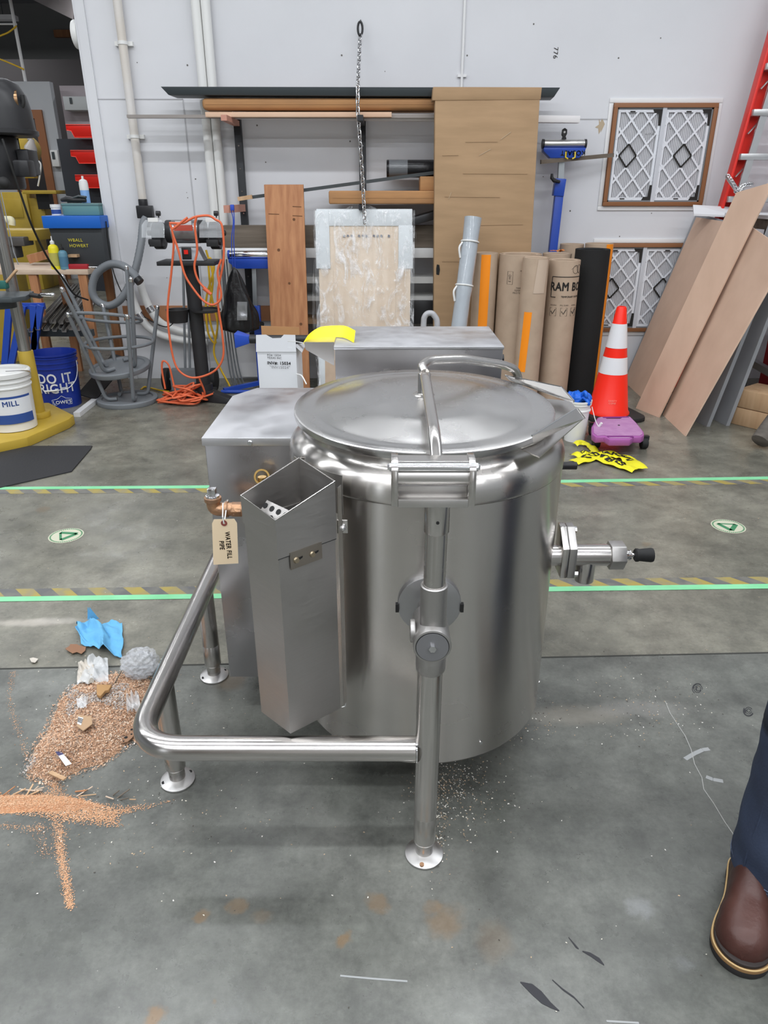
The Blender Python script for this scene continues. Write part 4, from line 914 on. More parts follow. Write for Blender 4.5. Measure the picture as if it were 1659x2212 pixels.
build('head_cover', MB().lathe([(0,0),(.19,0),(.2,.01),(.2,.03),(.185,.035),(.18,.14),(.165,.22),(.13,.28),(.08,.305),(0,.31)], Matrix.Translation((dpx(-8,290).x,4.95,dpx(0,292).z)), 40), BLACKP, dp, smooth=40)
a = dpx(-12,345,4.95); build('motor_body', MB().cyl((a.x,4.95,dpx(0,410).z), (a.x,4.95,dpx(0,292).z), .155, seg=36), BLACKP, dp, bevel=.02)
build('switch_box', rb(28,345,62,382,4.8,.1), BLACKP, dp, bevel=.012)
build('side_block', rb(38,322,64,378,4.92,.14), BLACKP, dp, bevel=.01)
c = dpx(5,395,4.75); build('feed_knob', MB().cyl(c-V((.08,0,0)), c+V((.0,0,0)), .012, seg=12).ball(c+V((.01,0,0)), .035), BLACKR, dp)
build('quill_wire', MB().tube([dpx(2,415), dpx(14,470), dpx(30,545), dpx(40,572)], .003, 6), CHROME, dp)
build('power_cable', MB().tube(spline([dpx(5,300,4.75), dpx(20,345,4.75), dpx(45,420,4.8), dpx(70,490,4.9), dpx(105,560,5.2), dpx(135,600,5.5), dpx(160,635,5.8), dpx(190,648,6.0)], 8), .007, 8), BLACKR, dp, smooth=80)
c = dpx(30,218,4.9); build('motor_pulley', MB().cyl(c-V((.04,0,0)), c+V((.02,.02,0)), .06, seg=24), M_('dark_bronze', (.25,.15,.08), .3, .9), dp); build('pulley_hose', MB().tube(spline([dpx(48,205,4.9), dpx(50,225,4.9), dpx(40,238,4.9), dpx(28,240,4.9)], 6), .012, 10), BLACKR, dp)
bt = thing('scrub_brush', 'small wooden handled brush with green bristles on the drill press table', 'brush', W(15,622,4.85))
build('brush_handle', MB().bar(W(12,612,4.85), W(36,583,4.85), .03, .014), PINE, bt, bevel=.004); build('bristles', MB().bar(W(-8,622,4.85)+V((0,0,.02)), W(18,622,4.85)+V((0,0,.02)), .05, .05), M_('green_bristles', (.02,.12,.1), .7), bt, bevel=.008)
solo('rubber_mat', MB().slab([G(-120,966), G(200,965), G(196,972), G(155,1020), G(0,1055), G(-200,1085)], (0,0,.009)), M_('black_mat', (.03,.03,.032), .75, bump=.2, bs=80), 'black rubber mat lying in front of the drill press', 'mat', bevel=.002)
solo('scrap_board', MB().bar(G(166,896,.0185), G(225,850,.0185), .05, .035), M_('white_melamine', (.75,.75,.75), .4), 'short white board lying on the floor beside the blue bucket', 'board')
# blue tool stand under the table
bs = thing('tool_stand', 'blue steel stand legs behind the yellow drill press column', 'stand', G(50,800))
for x0, x1 in ((20,10),(50,22),(72,78),(88,66)): build('leg', MB().bar(W(x0,660,5.9), W(x1,800,5.9), .05, .03, up=(0,1,0)), BLUEP, bs)
build('cross_rail', rb(15,655,95,668,5.92,.03), BLUEP, bs)
# --- work bench beside the wall end
wb_ = thing('work_bench', 'light wooden work bench beside the end of the white wall', 'bench', (-2.9,6.6,0))
build('bench_top', MB().slab([(-3.6,6.3,.958),(-2.5,6.3,.958),(-2.5,6.95,.958),(-3.6,6.95,.958)], (0,0,.042)), LTWOOD, wb_, bevel=.002)
for x, y in ((-2.98,6.33),(-2.56,6.33),(-2.98,6.9),(-2.56,6.9)): build('leg', MB().bx(x-.035,x+.035,y-.02,y+.02,0,.958), CEDAR, wb_)
BT = 1.0
tb = thing('plastic_tote', 'dark plastic tote with bright blue lid on the work bench', 'tote', (-2.55,6.6,BT))
a = W(120,560,6.45).x; b = W(232,560,6.45).x; zl = W(170,490,6.45).z; zl2 = W(170,466,6.45).z
build('tote_body', MB().hexa([(a+.03,6.45,BT),(b-.02,6.45,BT),(b-.02,6.85,BT),(a+.03,6.85,BT),(a,6.42,zl),(b,6.42,zl),(b,6.88,zl),(a,6.88,zl)]), M_('dark_tote', (.05,.055,.06), .5), tb, bevel=.006)
build('tote_lid', MB().bx(a-.03,b+.01,6.39,6.9,zl-.01,zl2), M_('blue_lid', (.01,.13,.55), .4), tb, bevel=.006)
YL = M_('yellow_print', (.7,.6,.03), .6)
text('WBALL', .036, plane_fn(W(147,519,6.415), (1,0,0), (0,0,1)), YL, tb, align='LEFT'); text('HOWERT', .036, plane_fn(W(150,531,6.415), (1,0,0), (0,0,1)), YL, tb, align='LEFT')
zl2 += .002
tn = thing('metal_tin', 'teal green metal tin on the blue tote lid', 'tin', W(175,468,6.5)); x0, x1 = W(135,455,6.5).x, W(214,455,6.5).x
build('tin_body', MB().bx(x0,x1,6.5,6.72,zl2,zl2+.075), M_('teal_tin', (.12,.27,.27), .5), tn, bevel=.003); build('tin_lid', MB().bx(x0-.004,x1+.004,6.496,6.724,zl2+.075,zl2+.092), M_('teal_tin_top', (.13,.24,.24), .5), tn, bevel=.003)
jr = thing('white_jar', 'small white jar with dark label at the left of the tote lid', 'jar', W(122,468,6.45)); c = W(123,466,6.48)
build('jar_body', MB().cyl((c.x,6.48,zl2), (c.x,6.48,zl2+.06), .038, seg=24), WHITEP, jr); build('jar_cap', MB().cyl((c.x,6.48,zl2+.06), (c.x,6.48,zl2+.085), .042, seg=24), WHITEP, jr); build('jar_label', MB().lathe([(.0385,.012),(.0385,.045)], Matrix.Translation((c.x,6.48,zl2)), 24), LB, jr)
ZT = zl2+.093
c = V((W(183,440,6.6).x,6.64,ZT)); spc = thing('spray_can', 'white and blue aerosol can on the teal tin', 'can', c)
build('can_body', MB().lathe([(0,0),(.036,0),(.036,.15),(.03,.175),(.012,.185),(0,.185)], Matrix.Translation(c), 28), M_('can_blue', (.25,.45,.8), .35), spc, smooth=40); build('can_collar', MB().lathe([(.037,.1),(.037,.151),(.031,.176),(.012,.186)], Matrix.Translation(c), 28), WHITEP, spc, smooth=40); build('nozzle', MB().cyl(c+V((0,0,.185)), c+V((0,0,.21)), .009, seg=12), WHITEP, spc)
c = V((W(165,438,6.55).x,6.56,ZT+.024)); hg = thing('air_tool', 'black handheld air tool lying on the teal tin', 'tool', c-V((0,0,.024)))
build('tool_body', MB().tube([c+V((-.13,0,-.0)), c+V((-.08,0,.01)), c+V((-.02,0,.0)), c+V((.08,0,-.0))], [.014,.024,.022,.018], 14), BLACKP, hg, smooth=60); build('tool_handle', MB().tube([c+V((-.04,.0,.01)), c+V((.03,-.01,.03)), c+V((.09,-.01,.022))], .016, 12, flat=.6), DGREY, hg, smooth=60)
def bottle(px, py, Y, r, h, m, cap, lab, nozzle):
    c = W(px, py, Y); c.z = BT; t = thing('squeeze_bottle', lab, 'bottle', c, 'squeeze bottles on the work bench')
    build('bottle_body', MB().lathe([(0,0),(r,0),(r,h*.62),(r*.85,h*.7),(r*.35,h*.76),(0,h*.76)], Matrix.Translation(c), 28), m, t, smooth=45)
    build('bottle_cap', MB().lathe([(r*.4,h*.76),(r*.42,h*.84),(r*.12,h*.88),(r*.1,h)], Matrix.Translation(c), 20), cap, t, smooth=45)
    build('bottle_label', MB().lathe([(r*1.01,h*.1),(r*1.01,h*.5)], Matrix.Translation(c), 28), M_('bottle_print', (.5,.45,.1), .6) if nozzle else M_('bottle_print2', (.08,.2,.3), .6), t, smooth=45)
bottle(119,560,6.34,.042,.26,M_('yellow_bottle', (.85,.72,.02), .4), WHITEP, 'yellow glue bottle with clear nozzle in front of the dark tote', 1)
bottle(138,563,6.33,.036,.2,M_('blue_grey_bottle', (.12,.27,.36), .4), BLACKP, 'blue grey squeeze bottle right of the yellow glue bottle', 0)
c = W(165,563,6.33); c.z = BT; rc = thing('bar_clamp', 'red handled clamp lying on the bench edge', 'clamp', c)
build('red_handle', MB().bx(c.x-.085,c.x+.09,6.32,6.36,BT,BT+.04), M_('dark_red', (.4,.02,.03), .4), rc, bevel=.006); build('steel_bar', MB().cyl((c.x-.14,6.34,BT+.014), (c.x+.2,6.34,BT+.014), .0075, seg=10).ball((c.x-.14,6.34,BT+.016), .016), CHROME, rc)
solo('wood_block', MB().bar(W(62,560,6.7)+V((0,0,0)), W(108,548,6.75), .08, .07), CEDAR, 'reddish wood block at the left of the bench top', 'wood')
solo('wood_offcut', rb(147,550,166,556,6.38,.06), PINE, 'small wood offcut between bottles and tote', 'wood')
# --- bundle of metal track and its rack
ALU = M_('aluminium_track', (.5,.5,.5), .35, .9, col2=(.3,.28,.26), ns=3); 
tr = thing('track_bundle', 'bundle of long metal framing tracks lying under the bench', 'metal tracks', (-2.7,5.85,.55))
for i in range(9):
    for lv in range(2 if i < 6 else 1):
        x = -2.86+.045*i+lv*.02; z0 = .56+lv*.042+(.012 if i % 2 else 0); y0_ = 5.84+.03*(i%3)+lv*.1; dx = -.28; y1_ = y0_+2.4-(i*.1)
        if x+dx*(6.6-5.85) > -2.45: y1_ = min(y1_, 6.5)
        a = V((x,y0_,z0)); b = V((x+dx*(y1_-y0_),y1_,z0+.02)); d = (b-a); u = V((.018,0,0)); mb = MB()
        mb.slab([a-u, a+u, b+u, b-u], (0,0,.0025)).slab([a-u, b-u, b-u+V((0,0,.025)), a-u+V((0,0,.025))], (.002,0,0)).slab([a+u, b+u, b+u+V((0,0,.025)), a+u+V((0,0,.025))], (-.002,0,0))
        build('track', mb, ALU, tr, smooth=0)
rk = thing('perforated_rail', 'black perforated steel rail leaning down behind the stools', 'rail', G(215,850))
a = G(190,870); a.z = .05; b = W(262,770,6.3)
pr_ = build('rail_body', MB().bar(a, b, .16, .012, up=(0,-1,.5)), M_('black_rail', (.03,.03,.03), .5), rk)
st_ = thing('track_support', 'dark steel support beam under the metal tracks', 'support', (-2.7,6.0,0))
build('beam', MB().bx(-3.0,-2.42,5.98,6.03,.5,.555), DGREY, st_); 
for x in (-2.95,-2.46): build('leg', MB().bx(x-.02,x+.02,5.985,6.025,0,.5), CEDAR, st_)
# --- far hall
hy = 13.0
sh = thing('bin_rack', 'tall black panel with red storage bins beyond the wall end', 'rack', (W(165,300,hy).x, hy, 0))
x0 = W(122,300,hy).x; build('black_panel', MB().bx(x0, x0+2.0, hy, hy+.05, 0, W(160,300,hy).z), M_('black_panel', (.03,.033,.04), .6), sh)
for py, px, lab in ((283,142,'upper'),(339,152,'middle'),(392,162,'lowest')):
    a = W(px, py-14, hy-.2); b = W(px+46, py+14, hy-.2); x1 = a.x+.7
    poly = [V((a.x,hy-.2,a.z)), V((x1,hy-.2,a.z)), V((x1,hy-.2,b.z)), V((a.x+.11,hy-.2,b.z)), V((a.x+.07,hy-.2,(a.z+b.z)/2)), V((a.x,hy-.2,(a.z+b.z)/2+.01))]
    t = thing('storage_bin', lab+' of three red storage bins hung on the black panel', 'bin', V((a.x+.2,hy-.1,b.z)), 'red storage bins')
    build('bin_body', MB().slab(poly, (0,.2,0)), REDP, t, bevel=.004); build('bin_rim', MB().tube([p+V((0,-.002,0)) for p in poly], .006, 6, closed=True), M_('red_rim', (.95,.08,.05), .4) if py == 283 else bpy.data.materials['red_rim'], t)
eb = thing('junction_box', 'grey electrical box mounted high on the far side wall', 'box', W(158,240,15.3))
build('box_body', rb(137,208,190,238,15.1,.3), M_('grey_box', (.55,.57,.57), .5), eb, bevel=.01); build('latch', rb(150,211,155,224,15.08,.02), DGREY, eb)
th_ = thing('dispenser', 'small white wall dispenser beside the brown doorway', 'dispenser', W(117,360,14.95)); build('dispenser_body', rb(110,324,126,360,14.9,.1), WHITEP, th_, bevel=.015); build('dispenser_window', rb(112,328,118,344,14.89,.01), DGREY, th_)
rd = thing('hanging_rod', 'thin white conduit rising from the partition wall top', 'conduit', W(55,176,15.05)); p0 = W(55,176,15.07); build('rod', MB().cyl(p0, (p0.x-.02,15.07,5.6), .028, seg=12), WHITE, rd)
a = W(36,52,15.07); build('rod_arm', MB().cyl(a, a+V((-.6,0,.0)), .014, seg=10), WHITE, rd)
cord('yellow_rope', [W(36,56,15.04), W(18,70,15), W(-4,80,15), W(-30,100,15)], .014, YELCORD, 'thin yellow rope hanging from the conduit in the far hall')
wp2 = W(25,145,9.6); cord('yellow_rope', [W(52,150,15.02), W(30,140,15), W(0,128,15), W(-20,124,15)], .014, YELCORD, 'lower yellow rope sagging toward the conduit foot')
# sloping soffit and beams high on the left
struct('trim_3', MB().slab([W(72,0,17), W(158,42,13.5), W(160,-60,13.5), W(60,-60,17)], (0,.05,0)), M_('soffit_paint', (.52,.46,.46), .7))
for k, (x0, y0_, x1, y1_, yy) in enumerate(((116,64,150,80,19.9),(131,142,172,156,19.9))):
    solo('timber_block', rb(x0,y0_,x1,y1_,yy,.1), CEDAR, ('upper' if k == 0 else 'lower')+' brown timber block fixed on the far dim wall', 'timber', 'timber blocks on the far wall')
struct('trim_4', MB().bx(-10.9, 0, 19.9, 20, 4.3, 4.35), DGREY)
sk = thing('wall_sounder', 'round white device on the edge of the white wall high up', 'device', W(151,75,6.55)); c = V((XE-.03,6.68,W(151,75,6.68).z)); build('device_body', MB().cyl(c-V((.05,0,0)), c, .1, seg=32), WHITEP, sk, bevel=.015)
# yellow band saw
by = 13.2
bw = thing('band_saw', 'yellow band saw with round upper wheel cover beyond the drill press', 'band saw', W(50,560,by))
def YW(x, y, Y=by): return W(x, y, Y)
c = YW(44,322); build('wheel_cover', MB().cyl((c.x,by-.02,c.z), (c.x,by+.3,c.z), .22, seg=40).bx(c.x-.6,c.x+.02,by-.02,by+.3,c.z-.3,c.z+.22), YELLOWM, bw, bevel=.01)
build('upper_arm', rb(38,335,70,385,by,.16), YELLOWM, bw, bevel=.01); build('trim_band', rb(40,335,68,337,by-.01,.01), BLACKP, bw)
build('blade_guide', rb(66,352,84,380,by+.02,.1), BLACKP, bw, bevel=.006)
c = YW(73,315); build('lamp_shade', MB().lathe([(.035,.1),(.05,.05),(.095,-.03),(.1,-.07)], Matrix.Translation((c.x,by-.1,c.z)) @ Matrix.Rotation(.3,4,'Y'), 24).cyl((c.x,by-.1,c.z+.08), (c.x-.01,by-.1,c.z+.2), .04, seg=16), M_('lamp_grey', (.45,.42,.4), .4), bw)
build('coolant_tube', MB().tube(spline([YW(78,345,by-.1), YW(88,355,by-.1), YW(86,380,by-.1), YW(82,402,by-.1)], 6), .014, 8), WHITEP, bw)
build('saw_table', rb(48,411,121,419,by-.25,.5), YELLOWM, bw, bevel=.004)
build('table_bracket', rb(80,419,108,452,by-.05,.15), BLACKP, bw)
build('lower_body', MB().bx(W(0,500,by).x, W(72,500,by).x, by, by+.45, 0, W(40,415,by).z), YELLOWM, bw, bevel=.012); build('body_door', rb(8,430,48,470,by-.012,.012), YELLOWM, bw, bevel=.003)
build('motor_cover', rb(60,428,98,500,by+.05,.3), YELLOWM, bw, bevel=.01)
a = W(0,0,by); lo_ = thing('saw_plinth', 'low yellow machine base on the far floor', 'machine base', W(60,640,by)); 
build('plinth_body', MB().bx(W(-30,640,by).x, W(96,640,by).x, by+.3, by+.9, 0, .25), YELLOWM, lo_, bevel=.01)
vs_ = thing('jointer', 'yellow milling table with grey vise left of the work bench', 'machine', W(10,600,6.6))
build('yellow_table', rb(-60,497,78,520,7.2,.4), YELLOWM, vs_, bevel=.005); build('vise_jaw', rb(8,512,52,532,7.1,.2), M_('cast_grey', (.12,.115,.11), .5, .3), vs_, bevel=.01); build('vise_jaw', rb(20,530,34,558,7.12,.15), bpy.data.materials['cast_grey'], vs_, bevel=.01)
build('machine_body', MB().bx(W(-60,560,7.3).x, W(18,560,7.3).x, 7.3, 7.6, 0, .9), YELLOWM, vs_, bevel=.01)
build('cream_lever', MB().tube(fillet([W(-10,490,6.9), W(-10,474,6.9), W(26,474,6.9), W(26,486,6.9)], .03), .03, 10), M_('cream_handle', (.8,.75,.5), .4), vs_, smooth=60)
# ================================================================== MIDDLE OF THE BACK WALL
def lean(bl, br, tr, tl, t, mb=None):
    return (mb or MB()).slab([bl, br, tr, tl], t)
# rack uprights and arms
RKM = M_('black_rack_steel', (.022,.024,.028), .5)
rk = thing('storage_rack', 'black steel uprights and arms holding long stock on the white wall', 'rack', (W(520,480,6.55).x, 6.55, 0))
x1 = W(518,370,6.56).x+.01; x2 = W(783,320,6.56).x
for x, zl in ((x1, .35), (x2, .4)):
    u_ = build('upright', MB().bx(x-.028,x+.028,6.53,6.598,zl,W(520,248,6.55).z), RKM, rk, bevel=.002)
    mb = MB()
    for k in range(9): mb.cyl((x+.002,6.529,.75+.17*k), (x+.002,6.527,.75+.17*k), .006, seg=10)
    build('rivet', mb, CHROME, u_, kind='stuff')
AZ = W(520,250,6.3).z-.005
PINK = M_('pinkish_wood', (.55,.27,.2), .6)
for x in (x1, x2): build('arm', MB().bx(x-.022,x+.022,6.02,6.55,AZ-.05,AZ-.012), RKM if x == x2 else PINK, rk)
zm_ = W(513,436,6.3).z; build('arm', MB().bar((x1-.05,6.08,zm_-.05), (x1,6.52,zm_-.05), .045, .055), PINK, rk)
# long stock on the top arms (from the bottom up)
zt0 = AZ-.012
mt = thing('metal_strip', 'long thin grey metal strip lying on the rack arms, sticking out to the left', 'metal strip', W(275,242,6.28)); a = W(275,241,6.3); b = W(520,244,6.3)
build('strip', MB().bx(a.x,.4,6.27,6.33,zt0,zt0+.022), M_('strip_grey', (.32,.29,.27), .5, .3), mt)
solo('wood_trim', MB().bx(W(443,243,6.2).x, W(846,243,6.2).x, 6.2, 6.3, zt0, zt0+.034), M_('pale_trim_wood', (.75,.52,.37), .6, col2=(.68,.45,.31), ns=3, stretch=(.8,8,8)), 'long tan wood trim board lying on the rack arms', 'trim board', bevel=.002)
solo('white_trim_board', MB().slab([(W(500,236,6.3).x,6.31,zt0+.0),(1.53,6.31,zt0-.03),(1.53,6.4,zt0-.03),(W(500,236,6.3).x,6.4,zt0+.0)], (0,0,.048)), M_('white_trim_paint', (.8,.78,.78), .4), 'long white trim board on the rack, its end showing right of the tall box', 'trim board', bevel=.002)
lc = thing('long_carton', 'long brown cardboard carton lying on the rack under the dark board', 'carton', (0,6.3,zt0+.09))
xl = W(436,225,6.25).x; build('carton_body', MB().bx(xl, .55, 6.24, 6.5, zt0+.052, W(600,211,6.24).z), CARDO, lc, bevel=.03, seg=3)
build('carton_seam', MB().bx(xl+.03,.52,6.238,6.242,W(600,226,6.24).z-.001,W(600,226,6.24).z+.001), M_('carton_seam', (.3,.16,.07), .8), lc)
zc1 = W(600,211,6.24).z+.002
a = W(347,196,6.2); b = W(1203,212,6.3)
solo('dark_board', MB().hexa([(a.x+.05,6.22,W(357,205,6.22).z),(b.x-.04,6.22,zc1),(b.x-.02,6.44,zc1),(a.x+.06,6.44,W(357,205,6.22).z),(a.x,6.21,W(347,187,6.21).z),(b.x,6.21,zc1+.062),(b.x,6.45,zc1+.062),(a.x,6.45,W(347,187,6.21).z)]), M_('dark_slate_board', (.045,.055,.06), .45), 'long dark slate grey board lying on top of the brown carton', 'board', bevel=.003)
# diagonal strip, black roll and cartons on the lower arms
solo('dark_strip', MB().bar(W(522,429,6.3), W(945,372,6.33), .02, .025), DGREY, 'thin dark strip slanting upward behind the cedar plank', 'strip')
solo('strip_end', MB().bar(W(514,430,6.29), W(545,425,6.29), .022, .03), PINE, 'light wood tip on the lower end of the dark slanting strip', 'wood')
br_ = thing('black_roll', 'black plastic wrapped roll lying on its side left of the tall box', 'roll', W(880,380,6.4)); a = W(835,364,6.36)
build('roll_body', MB().cyl((a.x,6.42,a.z), (.55,6.42,a.z), .066, seg=36), M_('black_film', (.014,.014,.016), .25, bump=.5, bs=14), br_, bevel=.006); build('roll_label', MB().lathe([(.0668,.0),(.0668,.15)], Matrix.Translation((a.x+.02,6.42,a.z)) @ Matrix.Rotation(math.pi/2,4,'Y'), 30), M_('glossy_film', (.15,.16,.17), .12), br_)
zz1 = W(820,441,6.15).z; zz2 = W(820,412,6.15).z
c2_ = thing('flat_carton', 'flat brown carton with rounded end below the black roll', 'carton', (0,6.3,zz1)); build('carton_body', MB().bx(W(710,425,6.15).x,.55,6.15,6.5,zz1,zz2), CARDO, c2_, bevel=.012, seg=3)
build('carton_line', MB().bx(W(718,425,6.15).x,.5,6.1485,6.15,W(820,428,6.15).z-.002,W(820,428,6.15).z+.0), bpy.data.materials['carton_seam'], c2_)
solo('small_carton', MB().bx(W(908,395,6.2).x,.55,6.2,6.45,zz2+.001,W(908,381,6.2).z), CARDO, 'small brown carton on the flat carton beside the tall box', 'carton', bevel=.003)
zs = zz1-.012; build('arm', MB().bx(x2-.022,x2+.022,6.1,6.55,zs-.03,zs+.01), RKM, rk)
# weathered beam, white ledger, low shelf
solo('weathered_beam', MB().bx(W(482,510,6.28).x, .5, 6.28, 6.38, W(600,535,6.28).z, W(600,487,6.28).z), WEATH, 'grey weathered timber beam running behind the cedar plank', 'beam', bevel=.004)
solo('white_ledge', MB().bx(W(488,545,6.26).x, .5, 6.26, 6.5, W(600,557,6.26).z, W(600,536,6.26).z), WHITE, 'white painted ledge under the weathered beam', 'ledge', bevel=.002)
ls = thing('low_shelf', 'low shelf with grey and black boxes behind the wrapped door panel', 'shelf', (0,6.4,0))
a, b = W(480,600,6.4).x, .5
for k, (p, q, m) in enumerate(((598,612,WHITEP),(640,650,WHITEP),(690,700,PINE))): build('shelf_board', MB().bx(a+.62,b,6.3,6.58,W(600,q,6.3).z,W(600,p,6.3).z), m, ls)
for x in (a+.62, b-.03): build('shelf_post', MB().bx(x,x+.03,6.3,6.58,0,W(600,598,6.3).z), WHITEP, ls)
solo('black_crate', rb(885,650,940,700,6.25,.2), BLACKP, 'black crate on the low shelf left of the tall box', 'crate', bevel=.005)
solo('black_case', MB().bar(W(888,478,6.2), W(945,462,6.25), .12, .06), BLACKP, 'black padded case lying between flat carton and weathered beam', 'case', bevel=.01)
# cedar plank
bl = V((W(570,400,6.45).x,5.98,0)); tl = W(570,398,6.22); tr = W(655,400,6.22); brr = V((tr.x+.008,5.98,0)); bl.x = tl.x+.012
pl = thing('cedar_plank', 'wide reddish cedar plank with knots leaning upright against the rack', 'plank', bl)
tl.z = tr.z = (tl.z+tr.z)/2; plank = build('plank_body', lean(bl, brr, tr, tl, (0,.035,.002)), CEDAR, pl, bevel=.002)
KN = M_('dark_knot', (.16,.07,.03), .7); mb = MB(); d = (tl-bl); 
for px, py, r in ((635,474,.011),(602,540,.012),(625,612,.01),(650,700,.012)):
    k = (1.6-0); t = 0.5
    for _ in range(20):
        p = W(px, py, bl.y+d.y*t); t = min(max((p.z-bl.z)/d.z, 0), 1)
    p = W(px, py, bl.y+d.y*t); mb.cyl(p+V((0,-.0025,0)), p+V((0,.001,0)), r, seg=14)
each('knot', mb, KN, plank)
mb = MB()
for px, py, w in ((588,462,30),(640,466,26),(640,446,22)):
    p = W(px,py,bl.y+d.y*W(px,py,6.15).z/d.z-.001); q = W(px+w*.5,py+1,bl.y+d.y*W(px,py,6.15).z/d.z-.001); p.y -= .0; q.y -= .0; mb.bar(p-V((.03,0,0)), q, .0015, .006)
each('crack_mark', mb, KN, plank)
# wrapped door panel with corner protectors
pn = thing('wrapped_door_panel', 'light wood door panel in clear wrap with white cardboard edge guards', 'door panel', (W(788,700,5.95).x, 5.95, 0))
TLp, TRp = W(686,455,6.16), W(888,455,6.16); TLp.z = TRp.z; BLp = V((TLp.x,5.93,0)); BRp = V((TRp.x,5.93,0))
up_ = (TLp-BLp).normalized(); rt_ = V((1,0,0)); nf = rt_.cross(up_); nf = nf if nf.y < 0 else -nf
Wd = (TRp-TLp).length; Hh = (TLp-BLp).length
def PP(u, v, n=0): return BLp + rt_*u + up_*v + nf*n
MAPLE = M_('maple_veneer', (.72,.6,.47), .5, col2=(.62,.49,.36), ns=2, stretch=(8,2,.6))
build('panel', MB().slab([PP(0,0),PP(Wd,0),PP(Wd,Hh),PP(0,Hh)], -nf*.04), MAPLE, pn, bevel=.002)
build('raised_field', MB().slab([PP(.12,.2),PP(Wd-.12,.2),PP(Wd-.12,Hh-.45),PP(.12,Hh-.45)], nf*.006), MAPLE, pn, bevel=.003)
GUARD = M_('white_edge_guard', (.66,.7,.72), .4, bump=.1, bs=14)
gh_ = .115
build('edge_guard', MB().slab([PP(-.01,Hh-gh_,.008),PP(Wd+.01,Hh-gh_,.008),PP(Wd+.01,Hh+.012,.008),PP(-.01,Hh+.012,.008)], -nf*.06), GUARD, pn, bevel=.004)
build('edge_guard', MB().slab([PP(-.02,Hh-.44,.012),PP(.095,Hh-.44,.012),PP(.09,Hh+.0,.012),PP(-.02,Hh+.0,.012)], -nf*.065), GUARD, pn, bevel=.004)
build('edge_guard', MB().slab([PP(Wd-.1,Hh-.44,.011),PP(Wd+.02,Hh-.44,.011),PP(Wd+.015,Hh-.11,.011),PP(Wd-.1,Hh-.11,.011)], -nf*.065), GUARD, pn, bevel=.004)
build('edge_guard', MB().slab([PP(-.02,.0,.012),PP(.06,.0,.012),PP(.06,.5,.012),PP(-.02,.5,.012)], -nf*.065), GUARD, pn, bevel=.004)
def wrinkle(i, j, s=9, a=.012): p = V((i*s, j*s*1.6, 3.3)); return a*(noise.noise(p)+.5*noise.noise(p*2.7)+abs(noise.noise(p*1.3))*1.3)
build('clear_wrap', MB().grid(lambda i, j: PP(-.03+(Wd+.06)*i, .02+(Hh-.02)*j, .022+wrinkle(i, j)), 44, 80), FILMW, pn, smooth=180)
build('wrap_edge', MB().grid(lambda i, j: PP(-.035-.03*math.sin(j*math.pi)**2*(i), .0+Hh*.93*j, .02-.06*i+wrinkle(i+4, j*2, 6, .02)), 6, 80), FILMW, pn, smooth=180)
build('wrap_edge', MB().grid(lambda i, j: PP(Wd+.03+.012*math.sin(j*9), .0+Hh*.93*j, .02-.06*i+wrinkle(i+7, j*2, 6, .02)), 6, 80), FILMW, pn, smooth=180)
build('wrap_bunch', MB().grid(lambda i, j: PP(Wd*.28+(Wd*.36)*i, Hh+.01+.055*math.sin(i*3.1)*j, .01-.05*j+wrinkle(i*3, j*2, 7, .03)), 30, 14), FILMW, pn, smooth=180)
mb = MB()
for k in range(13): 
    u = .2+.03*k; 
    if k % 4 != 3: mb.slab([PP(u,Hh-.2+.004*(k%3),.0075),PP(u+.02,Hh-.2+.004*(k%2),.0075),PP(u+.018,Hh-.183,.0075),PP(u+.003,Hh-.18,.0075)], nf*.0005)
build('smudged_stamp', mb, M_('faded_ink', (.12,.13,.17), .7), pn, kind='stuff')
# chain
ch = thing('hanging_chain', 'galvanised chain hanging from a black snap hook on the wall', 'chain', W(778,60,6.5))
path = spline([W(778,76,6.5), W(775,140,6.3), W(773,190,6.15), W(773,240,6.12), W(778,310,6.1), W(782,370,6.1), W(786,440,6.08), W(788,486,6.05)], 30)
LK = .052; acc = 0; links = []; last = path[0]; i = 1
pos = [path[0]]
while i < len(path):
    dd = (path[i]-last).length
    if acc+dd >= LK*.72: pos.append(path[i]); acc = 0
    else: acc += dd
    last = path[i]; i += 1
def link_mesh(p, d, k):
    d = d.normalized(); s = V((1,0,0)); s = (s-d*s.dot(d)).normalized(); f = d.cross(s)
    x = (s*.8+f*.6) if k % 2 == 0 else (s*-.6+f*.8); pts = []; w = .0145; l = LK/2-.009
    for a in range(12):
        t = 2*math.pi*a/12; pts.append(p + x*math.cos(t)*w + d*(math.sin(t)*w + (l if math.sin(t) > 0 else -l)))
    return MB().tube(pts, .0052, 6, closed=True)
for k in range(len(pos)-1): build('chain_link', link_mesh((pos[k]+pos[k+1])/2, pos[k+1]-pos[k], k), CHROME, ch, smooth=80)
h0 = W(778,62,6.5); build('snap_hook', MB().tube([h0+V((math.cos(t)*.018,-.0,math.sin(t)*.045)) for t in [i*math.pi/8 for i in range(16)]], .0085, 8, closed=True), BLACKP, ch, smooth=80)
e0 = W(779,44,6.57); build('wall_eye', MB().tube([h0+V((0,0,.045)), e0+V((0,0,0)), e0+V((0,.04,0))], .006, 8), DGREY, ch)
